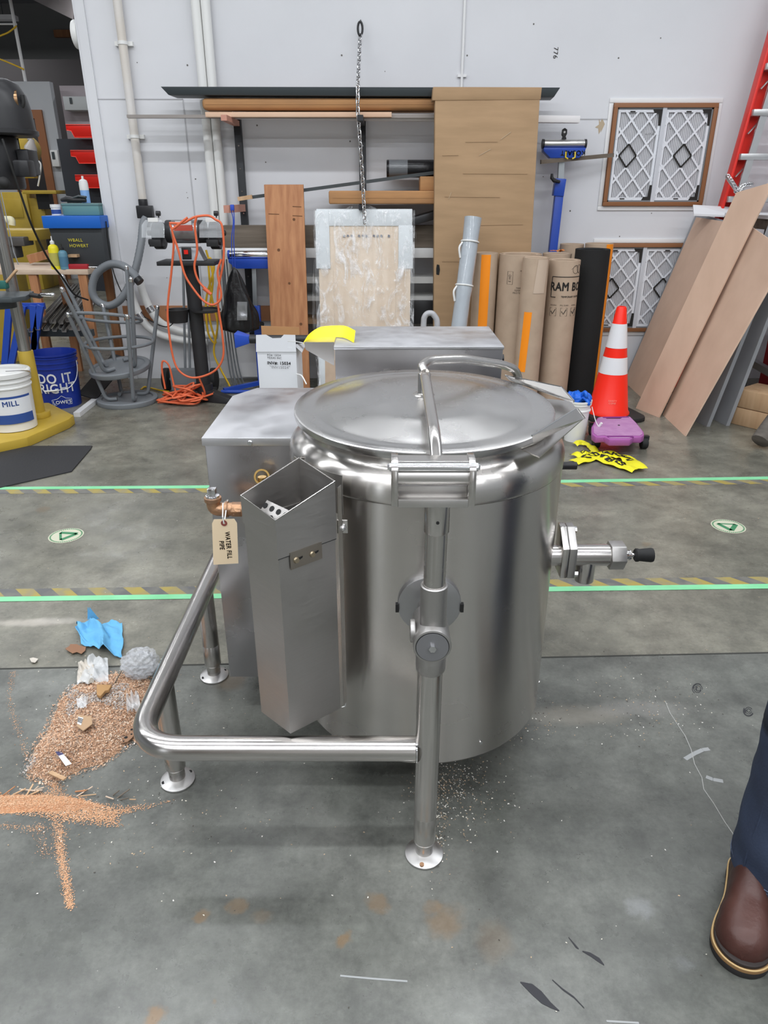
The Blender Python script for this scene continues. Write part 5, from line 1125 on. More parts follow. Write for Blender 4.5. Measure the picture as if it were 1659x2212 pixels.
# tall cardboard box
tb_ = thing('tall_cardboard_box', 'tall narrow brown cardboard box leaning beside the paper rolls', 'box', (.85,6.0,0))
TL = W(940,192,6.08); TR = W(1167,196,6.08); BL = V((W(940,700,6.06).x,6.05,0)); BR = V((W(1155,530,6.07).x-.0,6.05,0)); TR.z = TL.z
build('box_body', lean(BL, BR, TR, TL, (0,.12,.0)), CARD, tb_, bevel=.004)
build('box_flap', MB().slab([TL+V((-.02,-.006,-.075)), TR+V((.008,-.004,-.07)), TR+V((.01,-.006,.01)), TL+V((-.015,-.01,.012))], (0,.13,.0)), CARD, tb_, bevel=.004)
def BF(px, py, e=.003):
    t = .5
    for _ in range(15): p = W(px, py, BL.y+(TL.y-BL.y)*t-e); t = p.z/TL.z
    return p
p = BF(946,583); build('handle_hole', MB().slab([p+V((dx,0,dz)) for dx, dz in ((-.012,-.035),(.01,-.04),(.016,0),(.01,.038),(-.01,.042),(-.014,.01))], (0,.002,0)), DARKHOLE, tb_)
p = BF(1052,198); build('torn_tape', MB().slab([BF(1022,194),BF(1062,195),BF(1068,212),BF(1055,216),BF(1030,209)], (0,.001,0)), M_('tape_residue', (.32,.2,.1), .6), tb_)
mb = MB()
for y, x0, x1 in ((307,1005,1075),(336,955,990),(425,960,1080),(487,1010,1130),(565,955,1060),(375,1000,1140)): mb.bar(BF(x0,y), BF(x1,y+random.uniform(-2,2)), .001, .0035)
each('crease', mb, M_('crease', (.37,.24,.135), .8), tb_)
mb = MB().bar(BF(1082,301), BF(1104,285), .001, .004).bar(BF(1035,336), BF(1060,322), .001, .004).bar(BF(969,430), BF(975,415), .001, .004)
each('scuff', mb, M_('pale_scuff', (.5,.38,.26), .8), tb_)
# roller stand with the blue post near the tall box
def roller_stand(lab, xl, xr, yr0, yr1, Y, px, ypost, zb, extra):
    t = thing('roller_stand', lab, 'roller stand', (W(px,yr1,Y).x, Y, 0), 'blue material roller stands')
    a = W(xl,(yr0+yr1)/2,Y); b = W(xr,(yr0+yr1)/2,Y); b.z = a.z; r = (W(xl,yr0,Y).z-W(xl,yr1,Y).z)/2
    build('roller', MB().cyl(a, b, r, seg=32), steel('roller_steel', col=(.6,.59,.57), rough=.3) if extra else CHROME, t, bevel=.003)
    for p in (a, b): build('end_cap', MB().cyl(p-V((.008,0,0)), p+V((.008,0,0)), r*1.08, seg=28), BLACKP if extra else BLUEP, t)
    zc = a.z-r; h = .07
    build('channel', MB().slab([(a.x-.0,Y-.05,zc+.004),(b.x,Y-.05,zc+.004),(b.x-.01,Y-.05,zc-h*.4),(b.x-.05,Y-.05,zc-h),(a.x+.06,Y-.05,zc-h),(a.x+.0,Y-.05,zc-h*.3)], (0,.09,0)), BLUEP, t, bevel=.003)
    return t, a, b, zc, h
t, a, b, zc, h = roller_stand('blue roller stand with long blue post hung up between tall box and wall vent', 1173, 1264, 301, 321, 6.42, 1215, 0, 0, True)
text('KOBALT', .05, plane_fn(W(1238,330,6.365), (-1,0,0), (0,0,-1)), M_('pale_lettering', (.5,.55,.7), .5), t, bold=.001)
c = W(1222,334,6.36); 
for dx in (0, .075): build('yellow_clip', MB().tube([c+V((dx,0,.02)), c+V((dx,-.004,-.02)), c+V((dx+.02,-.004,-.03))], .006, 8), M_('yellow_clip', (.8,.6,.03), .4), t) if dx == 0 else build('yellow_clip', MB().tube([c+V((dx,0,.02)), c+V((dx,-.004,-.02)), c+V((dx-.02,-.004,-.03))], .006, 8), bpy.data.materials['yellow_clip'], t)
c = W(1219,292,6.42); build('hook', MB().slab([c+V((-.025,0,-.05)),c+V((.02,0,-.05)),c+V((.02,0,-.02)),c+V((.012,0,-.01)),c+V((.022,0,.01)),c+V((.02,0,.04)),c+V((0,0,.052)),c+V((-.02,0,.04)),c+V((-.022,0,.0)),c+V((-.012,0,-.01))], (0,.015,0)), BLACKP, t, bevel=.003)
build('hook_hole', MB().cyl(c+V((0,-.002,.022)), c+V((0,0,.022)), .008, seg=14), WHITE, t)
p0 = W(1213,340,6.42); p1 = W(1211,386,6.42); p2 = W(1194,560,6.3); p2.z = .95
build('inner_post', MB().bar(p0, p1-V((0,0,.05)), .045, .045, up=(0,1,0)), GREYP if False else M_('galvanised_post', (.45,.48,.5), .35, .7), t)
pb = V((p1.x-.04, 6.4, .06)); build('blue_post', MB().bar(p1, pb, .068, .06, up=(0,1,0)), BLUEP, t, bevel=.004)
build('post_collar', MB().bar(p1+V((-.003,-.003,-.0)), p1+V((-.012,-.003,-.13)), .085, .075, up=(0,1,0)), BLUEP, t, bevel=.004)
c = W(1196,390,6.36); build('lever_knob', MB().tube([c+V((.05,0,-.01)), c+V((0,-.01,-.0)), c+V((-.02,-.01,.02)), c+V((-.02,-.01,.05))], [.012,.016,.014,.01], 10), BLACKP, t, smooth=60)
for s in (-1, 1): build('foot', MB().bar(pb, pb+V((s*.25,.05,-.04)), .035, .035), BLUEP, t)
solo('wood_strip', MB().bar(W(1168,350,6.33), W(1325,335,6.5), .02, .03), WEATH, 'thin weathered wood strip passing under the blue roller head', 'strip')
# left roller stand, bag and rope
t, a, b, zc, h = roller_stand('blue roller stand with chrome roller partly behind the cedar plank', 495, 600, 541, 560, 6.24, 552, 0, 0, False)
build('inner_post', MB().bar(W(549,578,6.24), W(552,680,6.24), .035, .03, up=(0,1,0)), bpy.data.materials['galvanised_post'], t)
q = W(554,660,6.24); build('blue_post', MB().bx(q.x-.03,q.x+.03,6.21,6.27,.05,q.z), BLUEP, t, bevel=.003)
for s, y in ((-1,-.2),(1,-.15),(0,.2)): build('foot', MB().bar((q.x,6.24,.05), (q.x+s*.3,6.24+y,.03), .035, .035), BLUEP, t)
c = W(562,699,6.18); build('lock_knob', MB().cyl(c, c+V((.02,-.03,0)), .022, seg=8), BLACKP, t)
bg = thing('black_bag', 'black plastic bag hanging from the left blue roller stand', 'bag', W(520,722,6.02)); topc = W(507,582,6.02); botc = W(520,722,6.02)
def bagf(i, j):
    a = i*2*math.pi; c = topc.lerp(botc, j); r = .02+.125*min(1, (j*1.5)**.8)*(1 if j < .93 else max(.02, (1-j)/.07)); n = 1+.22*noise.noise(V((math.cos(a)*1.7, math.sin(a)*1.7, j*3)))+.08*noise.noise(V((math.cos(a)*5, math.sin(a)*5, j*6)))
    return c+V((math.cos(a)*r*n, math.sin(a)*r*.45*n, 0))
build('bag_body', MB().grid(bagf, 40, 26, wrap=True), M_('black_bag_plastic', (.012,.012,.013), .22, bump=.4, bs=16), bg, smooth=120)
build('foil_packet', MB().grid(lambda i, j: W(512+22*i, 652+40*j, 5.93+.015*noise.noise(V((i*3,j*3,1)))), 8, 8), M_('silver_packet', (.35,.36,.38), .25, .6), bg, smooth=80)
rp = thing('blue_rope', 'blue cord tied from a small clamp down to the left roller stand', 'rope', W(503,560,6.05))
for k in (0, 5): build('rope_strand', MB().tube(spline([W(500+k,455,6.05), W(504+k*.4,480,6.05), W(500+k,520,6.05), W(503+k,578,6.05)], 5), .004, 6), M_('blue_rope', (.03,.08,.5), .6) if k == 0 else bpy.data.materials['blue_rope'], rp)
build('knot', rb(497,442,505,455,6.02,.03), bpy.data.materials['blue_rope'], rp, bevel=.005)
solo('white_door_slab', lean(W(497,724,6.45), W(640,724,6.45), V((W(640,724,6.45).x,6.4,.06)), V((W(497,724,6.45).x,6.4,.06)), (0,.03,0)), M_('off_white_slab', (.68,.68,.68), .5), 'white slab leaning against the wall below the black bag', 'slab', bevel=.002)
solo('blue_floor_tube', MB().cyl(G(478,846,.02), G(600,846,.02), .016, seg=14), BLUEP, 'blue steel tube lying on the floor behind the white carton', 'tube')
# white carton with the pipe clamp
wc = thing('white_carton', 'white cardboard carton with shipping text standing behind the kettle', 'carton', (W(600,760,4.5).x,4.5,0))
x0, x1 = W(556,775,4.4).x, W(640,775,4.4).x; zt_ = W(600,728,4.4).z
WC = M_('white_carton_board', (.68,.69,.72), .55, col2=(.63,.64,.67), ns=3)
build('carton_body', MB().bx(x0,x1,4.4,4.72,0,zt_-.06), WC, wc, bevel=.002)
build('carton_flap', MB().slab([(x0-.004,4.396,zt_-.09),(x1+.002,4.396,zt_-.09),(x1-.0,4.41,zt_+.01),(x1-.07,4.41,zt_+.012),(x1-.09,4.41,zt_-.008),(x0+.1,4.41,zt_-.01),(x0+.06,4.41,zt_+.012),(x0,4.41,zt_+.01)], (0,.004,0)), WC, wc)
build('carton_flap', MB().slab([(x1,4.4,zt_-.06),(x1+.035,4.42,zt_-.1),(x1+.035,4.7,zt_-.1),(x1,4.72,zt_-.06)], (0,0,.004)), WC, wc)
f_ = lambda px, py: plane_fn(W(px,py,4.397), (1,0,-.03), (0,0,1))
text('PO# 15034\nTEXAS INC', .017, f_(577,770), INK, wc, align='LEFT'); text('INV#: 15034', .026, f_(577,784), INK, wc, align='LEFT', bold=.0006); text('"INV15024"', .024, f_(583,793), M_('faded_print', (.3,.3,.32), .7), wc, align='LEFT')
build('cord_loop', MB().tube(spline([W(641,808,4.38), W(652,812,4.3), W(662,830,4.25)], 6), .004, 6), WHITEP, wc)
pc_ = thing('pipe_clamp', 'black pipe clamp with blue jaw lying across the white carton top', 'clamp', W(600,734,4.5)); zp = zt_-.06+.028
a = W(540,736,4.5); b = W(668,736,4.5); build('clamp_pipe', MB().cyl((a.x,4.5,zp), (b.x,4.5,zp), .026, seg=20), BLACKP, pc_); build('blue_jaw', MB().hexa([(a.x-.085,4.44,zp-.045),(a.x,4.47,zp-.022),(a.x,4.53,zp-.022),(a.x-.085,4.56,zp-.045),(a.x-.085,4.44,zp+.045),(a.x,4.47,zp+.022),(a.x,4.53,zp+.022),(a.x-.085,4.56,zp+.045)]), BLUEP, pc_, bevel=.004)
solo('cardboard_sheet', lean(V((W(566,712,4.9).x,4.85,0)), V((W(648,712,4.9).x,4.85,0)), W(646,707,4.9), W(564,704,4.9), (0,.006,0)), CARDO, 'brown cardboard sheet standing just behind the white carton', 'cardboard')
solo('cardboard_piece', lean(V((W(700,800,5.5).x,5.5,0)), V((W(745,800,5.5).x,5.5,0)), W(735,778,5.6), W(702,778,5.6), (0,.01,0)), KRAFT, 'brown cardboard piece behind the rear steel housing', 'cardboard')
# small plastic wrapped frame beside the tall box
wf = thing('wrapped_bracket', 'small clear wrapped arch shaped piece left of the tall box foot', 'bracket', W(925,705,5.5)); pts = [W(908,712,5.5), W(916,686,5.5), W(922,677,5.5), W(934,676,5.5), W(944,690,5.5), W(956,712,5.5)]
build('frame_tube', MB().tube(fillet([V((pts[0].x,5.5,0))]+pts[1:5]+[V((pts[5].x,5.5,0))], .02), .022, 8), M_('grey_wrap', (.45,.45,.47), .25, bump=.6, bs=20), wf, smooth=60)
solo('wood_stick', MB().bar(V((W(958,700,5.48).x,5.45,0)), W(940,676,5.52), .012, .035, up=(0,1,0)), LTWOOD, 'thin light wood stick leaning on the foot of the tall box', 'slat')
# ================================================================== RIGHT SIDE
CORE = M_('roll_inside', (.1,.075,.055), .9)
def paper_roll(lab, px, ptop, r, Y, mat, name='paper_roll', group='kraft paper rolls standing by the wall', layers=2, dx=0.0, hollow=.72):
    c = W(px, ptop, Y); H = c.z; b = V((c.x+dx, Y, 0)); t = thing(name, lab, 'roll', b, group)
    A = (c-b).normalized(); x, y, _ = basis(A); M = Matrix((x, y, A)).transposed().to_4x4(); M.translation = b
    pr = [(r*.9,0),(r,0),(r,H),(r*.97,H+.002)]
    for k in range(layers): q = r*(.97-.035*k); pr += [(q,H-.012),(q-r*.012,H-.012),(q-r*.015,H+.002-.006*(k%2)),(q-r*.03,H+.0)]
    q = pr[-1][0]; pr += [(r*hollow,H-.004),(r*hollow,H*.4),(0,H*.4)]
    build('roll_body', MB().lathe(pr, M, 56), mat, t, smooth=40)
    return t, b, A, H, M
F = V((0,-1,0))
def wrapfn(b, A, r, ang=0): return cyl_fn(b, A, V((math.sin(ang), -math.cos(ang), 0)), r+.0012)
def patch(name, fn, u0, u1, v0, v1, mat, t, **k): return build(name, wrap_patch(fn, u0, u1, v0, v1, 8), mat, t, smooth=80, **k)
# back row
t, b, A, H, M = paper_roll('kraft roll at the back between blue post and black roll', 1236, 527, .1, 6.45, KRAFT)
t, b, A, H, M = paper_roll('kraft roll with orange lining at the far right, behind the black roll', 1295, 526, .115, 6.3, KRAFT, hollow=.9)
fn = wrapfn(b, A, .115); patch('orange_strip', fn, .03, .12, 0, H, ORANGE, t); build('orange_lining', MB().lathe([(.1045,H*.7),(.1045,H-.01)], M, 40, -.6, 2.2), ORANGE, t)
t, b, A, H, M = paper_roll('black felt paper roll, tallest and nearest to the traffic cone', 1281, 538, .136, 6.02, M_('black_felt', (.014,.014,.014), .85, bump=.1, bs=60), name='black_felt_roll', group=None)
t, b, A, H, M = paper_roll('torn topped kraft roll behind the printed one, with crumpled orange edge', 1204, 547, .115, 6.13, KRAFT, layers=4)
build('crumpled_tape', MB().grid(lambda i, j: b+A*(H+.014)+V((-.08+.12*i, -.09+.05*j, .02*noise.noise(V((i*5,j*4,2)))+.012)), 14, 5), M_('burnt_orange_tape', (.6,.2,.05), .6), t, smooth=120)
# front row
t, b, A, H, M = paper_roll('kraft roll with a full length orange tape stripe, leftmost of the standing rolls', 1050, 546, .096, 5.93, KRAFT, hollow=.85)
fn = wrapfn(b, A, .096, -.08); patch('orange_stripe', fn, -.04, .035, .02, H-.008, ORANGE, t)
t, b, A, H, M = paper_roll('widest kraft roll with small black print and a loosely coiled rim', 1125, 548, .166, 5.91, KRAFT, layers=4)
fn = wrapfn(b, A, .166, -.25)
text('E HO', .03, lambda u,v: fn(-.06-v*1.0, H-.17+u*.75), INK, t, step=.01); build('print_box', MB().tube([fn(*p) for p in ((-.082,H-.12),(-.037,H-.12),(-.037,H-.215),(-.082,H-.215))], .0012, 4, closed=True), INK, t)
text('MODEL', .016, lambda u,v: fn(u+.045, v+H-.115), INK, t, step=.01); text('TEMPOR\nTEMPORAR\nPROTECTION', .018, lambda u,v: fn(u+.03, v+H-.26), INK, t, step=.01)
t, b, A, H, M = paper_roll('kraft roll with a short orange strip low down, left of the RAM BOARD roll', 1158, 556, .098, 5.65, KRAFT, layers=3)
fn = wrapfn(b, A, .098, -.2)
build('orange_strip', MB().grid(lambda i, j: fn(-.075+.035*j*.5+.062*i, .3+(.46-.0*i)*j) , 8, 8), ORANGE, t, smooth=80)
def dog(i, j):
    return wrapfn(b, A, .0995)(.0+.09*i-.02*(1-j), H-.25+.24*j)
build('loose_flap', MB().grid(dog, 8, 6), M_('kraft_flap', (.56,.44,.34), .75), t, smooth=80)
t, b, A, H, M = paper_roll('kraft roll printed RAM BOARD in front of the black roll', 1220, 561, .121, 5.78, KRAFT, layers=4)
fn = wrapfn(b, A, .121, .1)
text('RAM BOARD', .085, lambda u,v: fn(u+.075, v+H-.19), INK, t, bold=.0032, sx=.82, step=.012)
mb = MB()
for p in (((-.125,-.115),(.2,-.115)),((-.125,-.115),(-.125,-.265)),((-.125,-.265),(-.085,-.265))):
    (u0,v0),(u1,v1) = p; n = 10; q = [fn(u0+(u1-u0)*k/n, H+v0+(v1-v0)*k/n) for k in range(n+1)]; mb.tube(q, .003, 6)
build('logo_frame', mb, INK, t, smooth=80)
text('TEMPORARY FLOOR PROTECTION', .018, lambda u,v: fn(u+.1, v+H-.262), INK, t, bold=.0006, sx=.95, step=.012)
build('logo_leaf', MB().tube([fn(.06+.028*math.cos(a), H-.062+.03*math.sin(a)) for a in [k*.4 for k in range(16)]], .0013, 4, closed=True).tube([fn(.1+.026*math.cos(a), H-.058+.03*math.sin(a)) for a in [k*.4 for k in range(16)]], .0013, 4, closed=True).tube([fn(.02,H-.06),fn(.06,H-.035),fn(.1,H-.09)], .0013, 4), INK, t)
for k, s in enumerate(('REUSABLE', 'SPILL GUARD', 'DURABLE')):
    u = -.095+.085*k; text(s, .0135, lambda a,v: fn(a+u, v+H-.325), INK, t, sx=.8, step=.01)
    build('print_box', MB().tube([fn(u+x, H-.375+y) for x, y in ((-.026,.03),(.026,.03),(.026,-.03),(-.026,-.03))], .0014, 4, closed=True).tube([fn(u-.018,H-.37),fn(u-.002,H-.39),fn(u+.018,H-.355)], .003, 5), INK, t)
# plastic film roll leaning on the tall box
fr = thing('film_roll', 'grey clear plastic film roll tied with white ties leaning against the tall box', 'roll', V((W(990,705,5.6).x,5.6,0)))
ft = W(1022,470,5.83); fm = W(1000,640,5.72); d = (ft-fm).normalized(); fb = fm - d*(fm.z/d.z)
x, y, _ = basis(d); FMx = Matrix((x, y, d)).transposed().to_4x4(); FMx.translation = fb; Lf = (ft-fb).length
build('roll_body', MB().lathe([(.0,0),(.062,0),(.064,Lf*.3),(.06,Lf*.6),(.066,Lf*.64),(.061,Lf*.68),(.064,Lf*.86),(.06,Lf*.89),(.066,Lf),(.05,Lf),(.045,Lf-.03),(0,Lf-.03)], FMx, 40), M_('film_grey', (.42,.46,.5), .25, bump=.5, bs=16, coat=.4), fr, smooth=60)
for k in (.66, .88):
    c = fb+d*Lf*k; build('white_tie', MB().tube([c+(x*math.cos(a)+y*math.sin(a))*.066 for a in [i*math.pi/10 for i in range(20)]], .007, 6, closed=True).tube(spline([c+V((-.06,-.03,0)), c+V((-.085,-.05,-.04)), c+V((-.075,-.05,-.11))], 4), .008, 6), WHITEP, fr, smooth=80)
# traffic cone
cx_, cy_ = 1.742, 5.36; cn = thing('traffic_cone', 'red orange traffic cone with two white reflective bands', 'cone', (cx_,cy_,0))
CONE = M_('cone_orange', (.95,.02,.005), .35); REF = M_('reflective_band', (.78,.78,.8), .3)
ctop = W(1343,662,cy_).z; rb0, rt0 = .148, .036; cz0 = .03
rr = lambda z: rb0+(rt0-rb0)*((z-cz0)/(ctop-cz0))
build('cone_body', MB().lathe([(rb0+.012,cz0),(rb0+.012,cz0+.015),(rb0,cz0+.03),(rr(.5),.5),(rt0,ctop-.01),(rt0-.006,ctop),(rt0-.012,ctop),(rt0-.012,ctop-.05),(0,ctop-.05)], Matrix.Translation((cx_,cy_,0)), 56), CONE, cn, smooth=40)
for ya, yb in ((698,749),(769,804)):
    z1, z0 = W(1340,ya,cy_).z, W(1340,yb,cy_).z; build('reflective_band', MB().lathe([(rr(z0)+.002,z0),(rr(z1)+.002,z1)], Matrix.Translation((cx_,cy_,0)), 56), REF, cn)
R45 = Matrix.Rotation(.25,3,'Z'); mb = MB(); poly = []
for k in range(32):
    a = 2*math.pi*k/32; c, s = math.cos(a), math.sin(a); r = .215/((abs(c)**5+abs(s)**5)**.2); poly.append(V((cx_+.02,cy_,0))+R45@V((c*r, s*r, 0)))
build('cone_base', MB().slab(poly, (0,0,.035)), BLACKR, cn, bevel=.008)
fnc = cyl_fn((cx_,cy_,0), (0,0,1), F, .142); text('SAFETY\nCONE', .018, lambda u,v: fnc(u-.02, v+.15), M_('faint_print', (.9,.45,.35), .5), cn)
# scooter board
PUR = M_('purple_plastic', (.36,.1,.33), .45, bump=.03, bs=60); PURT = M_('dusty_purple', (.46,.24,.43), .75, col2=(.4,.18,.38), ns=20)
so = thing('scooter_board', 'purple plastic scooter board on four black casters', 'scooter board', (1.62,4.73,0))
z = .135; SP = [G(x,y,z) for x,y in ((1278,920),(1284,909),(1291,900),(1301,898),(1309,903),(1340,903),(1352,897),(1362,898),(1376,912),(1391,931),(1392,938),(1386,942),(1369,942),(1362,948),(1317,948),(1305,941),(1287,942),(1279,936))]
build('board', MB().slab([p-V((0,0,.05)) for p in SP], (0,0,.045)), PUR, so, bevel=.008); build('top_panel', MB().slab([V((so.location.x+(p.x-so.location.x)*.93, so.location.y+(p.y-so.location.y)*.93, z-.0045)) for p in [V((q.x,q.y,z-.004)) for q in SP]], (0,0,.002)), PURT, so)
for x0, y0, x1, y1 in ((1302,902,1358,901),(1312,943,1368,943)): build('grip_slot', MB().bar(G(x0,y0,z-.003), G(x1,y1,z-.003), .028, .0035), M_('slot_purple', (.2,.03,.2), .6), so)
c = G(1337,918,z); build('centre_screw', MB().cyl(c-V((0,0,.004)), c+V((0,0,-.0005)), .008, seg=14), DARKHOLE, so)
for x, y in ((1.45,4.62),(1.77,4.6),(1.5,4.9),(1.78,4.88)):
    k_ = build('caster_wheel', MB().cyl((x-.022,y,.038), (x+.022,y,.038), .038, seg=28), BLACKR, so, bevel=.006); build('caster_fork', MB().bx(x-.028,x+.028,y-.01,y+.02,.06,.09), BLACKP, k_)
# small bucket with gloves
t = bucket('white_pail', 'small white pail with blue gloves hanging over its rim', 1.345, 4.79, 0, .07, .086, .29, WHITEP, cat='pail', ridges=2)
build('handle_wire', MB().tube(spline([V((1.43,4.75,.25)), V((1.45,4.7,.17)), V((1.47,4.68,.13))], 5), .003, 6).cyl((1.465,4.68,.11), (1.485,4.665,.16), .009, seg=10), WHITEP, t)
GL = M_('nitrile_blue', (.01,.13,.65), .4)
gv = thing('blue_gloves', 'crumpled bright blue disposable gloves on the white pail', 'gloves', (1.33,4.79,.29))
def blob(c, R, s, a=.35, f=3.0, nu=28, nv=16, seed=0):
    def fn(i, j):
        th_ = i*2*math.pi; ph = -math.pi/2+math.pi*j; d = V((math.cos(th_)*math.cos(ph), math.sin(th_)*math.cos(ph), math.sin(ph)))
        k = 1+a*noise.noise(d*f+V((seed,seed,0)))+a*.4*noise.noise(d*f*2.7+V((0,seed,1))); return V(c)+V((d.x*s[0], d.y*s[1], d.z*s[2]))*R*k
    return MB().grid(fn, nu, nv, wrap=True)
mb = blob((1.33,4.79,.30), 1, (.068,.06,.04), .5, 3, seed=4); m2 = blob((1.28,4.76,.31), 1, (.035,.03,.035), .6, 3, seed=8)
build('glove', mb, GL, gv, smooth=120); build('glove', m2, GL, gv, smooth=120)
for k, (dx, dy, dz) in enumerate(((.06,-.04,-.0),(.05,-.06,-.02),(.03,-.05,.03),(.07,-.02,.01))): c = V((1.35,4.77,.31)); build('glove_finger', MB().tube(spline([c, c+V((dx*.6,dy*.6,dz+.015)), c+V((dx,dy,dz-.02))], 4), [.013]*8+[.006], 8), GL, gv, smooth=80)
# caution tape heap
CY = M_('caution_yellow', (.78,.72,.02), .4); ct = thing('caution_tape', 'crumpled yellow caution tape with black letters lying on the floor', 'tape', G(1300,1000))
def tape_rib(pts, wv, seed):
    pts = spline(pts, 8); n = len(pts)
    def fn(i, j):
        p = pts[min(int(i*(n-1)+.5), n-1)]; w = wv*(j-.5)*(1+.2*math.sin(i*9+seed)); t = pts[min(int(i*(n-1)+.5)+1, n-1)]-pts[max(int(i*(n-1)+.5)-1, 0)]; nn_ = V((-t.y,t.x,0)).normalized()
        return p+nn_*w+V((0,0,.012+.03*abs(noise.noise(V((i*6,j*1.5,seed))))+.012*math.sin(j*3.14)))
    return fn, MB().grid(fn, n, 8)
fn1, m1 = tape_rib([G(1240,965), G(1256,962), G(1275,970), G(1292,984), G(1320,986)], .05, 1)
fn2_, m2 = tape_rib([G(1238,1004), G(1262,996), G(1290,986), G(1325,988), G(1356,998), G(1378,1020)], .1, 5)
fn3, m3 = tape_rib([G(1240,992), G(1262,985), G(1292,992), G(1330,1008), G(1372,1022)], .085, 9)
for m in (m1, m2, m3): build('tape_strip', m, CY, ct, smooth=120)
def onrib(fn, L_): return lambda u, v: fn(min(max(.5+u/L_, 0), 1), min(max(.5-v/.1, 0), 1)) + V((0,0,.003))
text('CAUTION', .068, onrib(fn2_, .52), INK, ct, bold=.0025, sx=1.1, step=.01); text('CUIDADO', .06, onrib(fn3, .5), INK, ct, bold=.0025, sx=1.2, step=.01)
# plywood panels
def pt(px, py, Y): return W(px, py, Y)
def board_thing(name, lab, bl, br, tr, tl, th, mat, cat='board', group=None):
    n = (br-bl).cross(tl-bl).normalized(); n = n if n.x > 0 else -n
    return solo(name, lean(bl, br, tr, tl, n*th), mat, lab, cat, group, bevel=.0008, seg=1)
a1, a2 = G(1431,896), G(1479,942); board_thing('plywood_panel', 'nearest plywood panel, leaning at the far right with its corner toward the viewer', a1, a2, W(1703,545,a2.y), W(1622,489,a1.y), .012, PLY, 'plywood', 'leaning plywood panels')
b1, b2 = G(1376,882), G(1426,902); board_thing('plywood_panel', 'middle and tallest plywood panel, reaching above the others', b1-V((.012,0,0)), b2-V((.012,0,0)), W(1672,392,b2.y), W(1590,416,b1.y), .012, PLY, 'plywood', 'leaning plywood panels')
c1, c2 = G(1348,824), G(1384,858); board_thing('plywood_panel', 'rear plywood panel, leftmost of the leaning ones', c1, c2, W(1574,480,c2.y), W(1504,469,c1.y), .012, PLY, 'plywood', 'leaning plywood panels')
GB = M_('grey_board', (.33,.34,.36), .6, col2=(.28,.29,.31), ns=4)
board_thing('grey_board', 'dark edged grey board standing just behind the rear plywood panel', c1+V((.035,.1,0)), c2+V((.035,.05,0)), W(1574,480,c2.y)+V((.035,.05,0)), W(1504,469,c1.y)+V((.035,.1,.03)), .02, GB)
for (x0,y0,x1,y1,tx,ty,lab) in ((1502,912,1526,922,1700,486,'left of two grey painted boards leaning behind the nearest plywood'),(1538,906,1568,920,1722,520,'right of two grey painted boards leaning behind the nearest plywood')):
    p, q = G(x0,y0), G(x1,y1); tt = W(tx, ty, q.y); uu_ = (q-p); board_thing('grey_plank', lab, p+V((0,.06,0)), q, tt, tt+(p+V((0,.06,0))-q), .03, GB, 'plank', 'grey leaning planks')
sf = thing('white_topped_bench', 'dark bench with white topped sheets that the plywood leans on', 'bench', (3.2,5.8,0)); z = W(1560,458,6.1).z
build('white_sheet', MB().slab([W(1498,466,6.2), W(1590,470,6.15), W(1592,452,6.2)+V((0,.08,0)), W(1505,447,6.2)+V((0,.08,0))], (0,0,.015)), M_('white_sheet', (.7,.7,.72), .6), sf)
build('bench_top', MB().bx(2.72, 3.9, 4.9, 6.15, z-.1, z-.03), WEATH, sf, bevel=.004); build('white_sheet', MB().bx(2.70, 3.9, 4.9, 6.1, z-.03, z-.005), bpy.data.materials['white_sheet'], sf)
for x, y in ((3.1,4.95),(3.85,4.95),(3.1,6.1),(3.85,6.1)): build('leg', MB().bx(x-.04,x+.04,y-.04,y+.04,0,z-.1), DGREY, sf)
build('steel_rail', MB().bar(W(1612,775,5.6), W(1700,825,5.2), .05, .05), M_('galv_rail', (.3,.32,.33), .4, .8), sf)
# lumber blocks and log
for k, (zz, col) in enumerate(((0, 'lower'), (.135, 'upper'))):
    c = V((2.93, 5.02, zz+.066)); R = Matrix.Rotation(math.radians(-52), 3, 'Z')
    solo('lumber_block', MB().box(c+V((-.0,0,0)), (.62,.3,.13), R), PINE, col+' of two stacked thick lumber blocks at the right edge', 'lumber', 'stacked lumber blocks', bevel=.004)
lg_ = thing('wood_log', 'grey weathered round log end at the right edge below the lumber blocks', 'log', G(1637,976)); a = G(1638,970); a.z = .055
build('log_body', MB().cyl(a, a+V((.22,.16,.22)), .062, seg=16), M_('log_bark', (.16,.14,.12), .9, col2=(.09,.08,.07), ns=6, stretch=(1,1,4), bump=.4, bs=20), lg_, bevel=.006)
# ladder
LR = M_('red_fibreglass', (.75,.03,.02), .35); LA = M_('ladder_aluminium', (.55,.55,.55), .35, .9)
ld_ = thing('step_ladder', 'tall red fibreglass step ladder with aluminium steps at the right edge', 'ladder', (2.9,6.3,0))
def xat(z): return 2.54+z*.1305
for off, y0_, y1_ in ((0,6.28,6.3),(.0,6.0,6.3)):
    pass
mbl = lambda x0, x1, y0, y1, w, d: MB().hexa([(x0,y0,0),(x0+w,y0,0),(x0+w,y0+d,0),(x0,y0+d,0),(x1,y1,3.05),(x1+w*.8,y1,3.05),(x1+w*.8,y1+d,3.05),(x1,y1+d,3.05)])
build('front_rail', mbl(2.54,2.938,6.2,6.3,.022,.085), LR, ld_, bevel=.002)
build('front_rail', mbl(3.14,3.35,6.2,6.3,.022,.085), LR, ld_, bevel=.002)
build('red_web', mbl(2.56,2.955,6.26,6.36,.11,.01), LR, ld_)
build('rear_rail', mbl(2.74,3.02,6.5,6.42,.03,.03), LA, ld_); build('rear_rail', mbl(3.2,3.38,6.5,6.42,.03,.03), LR, ld_)
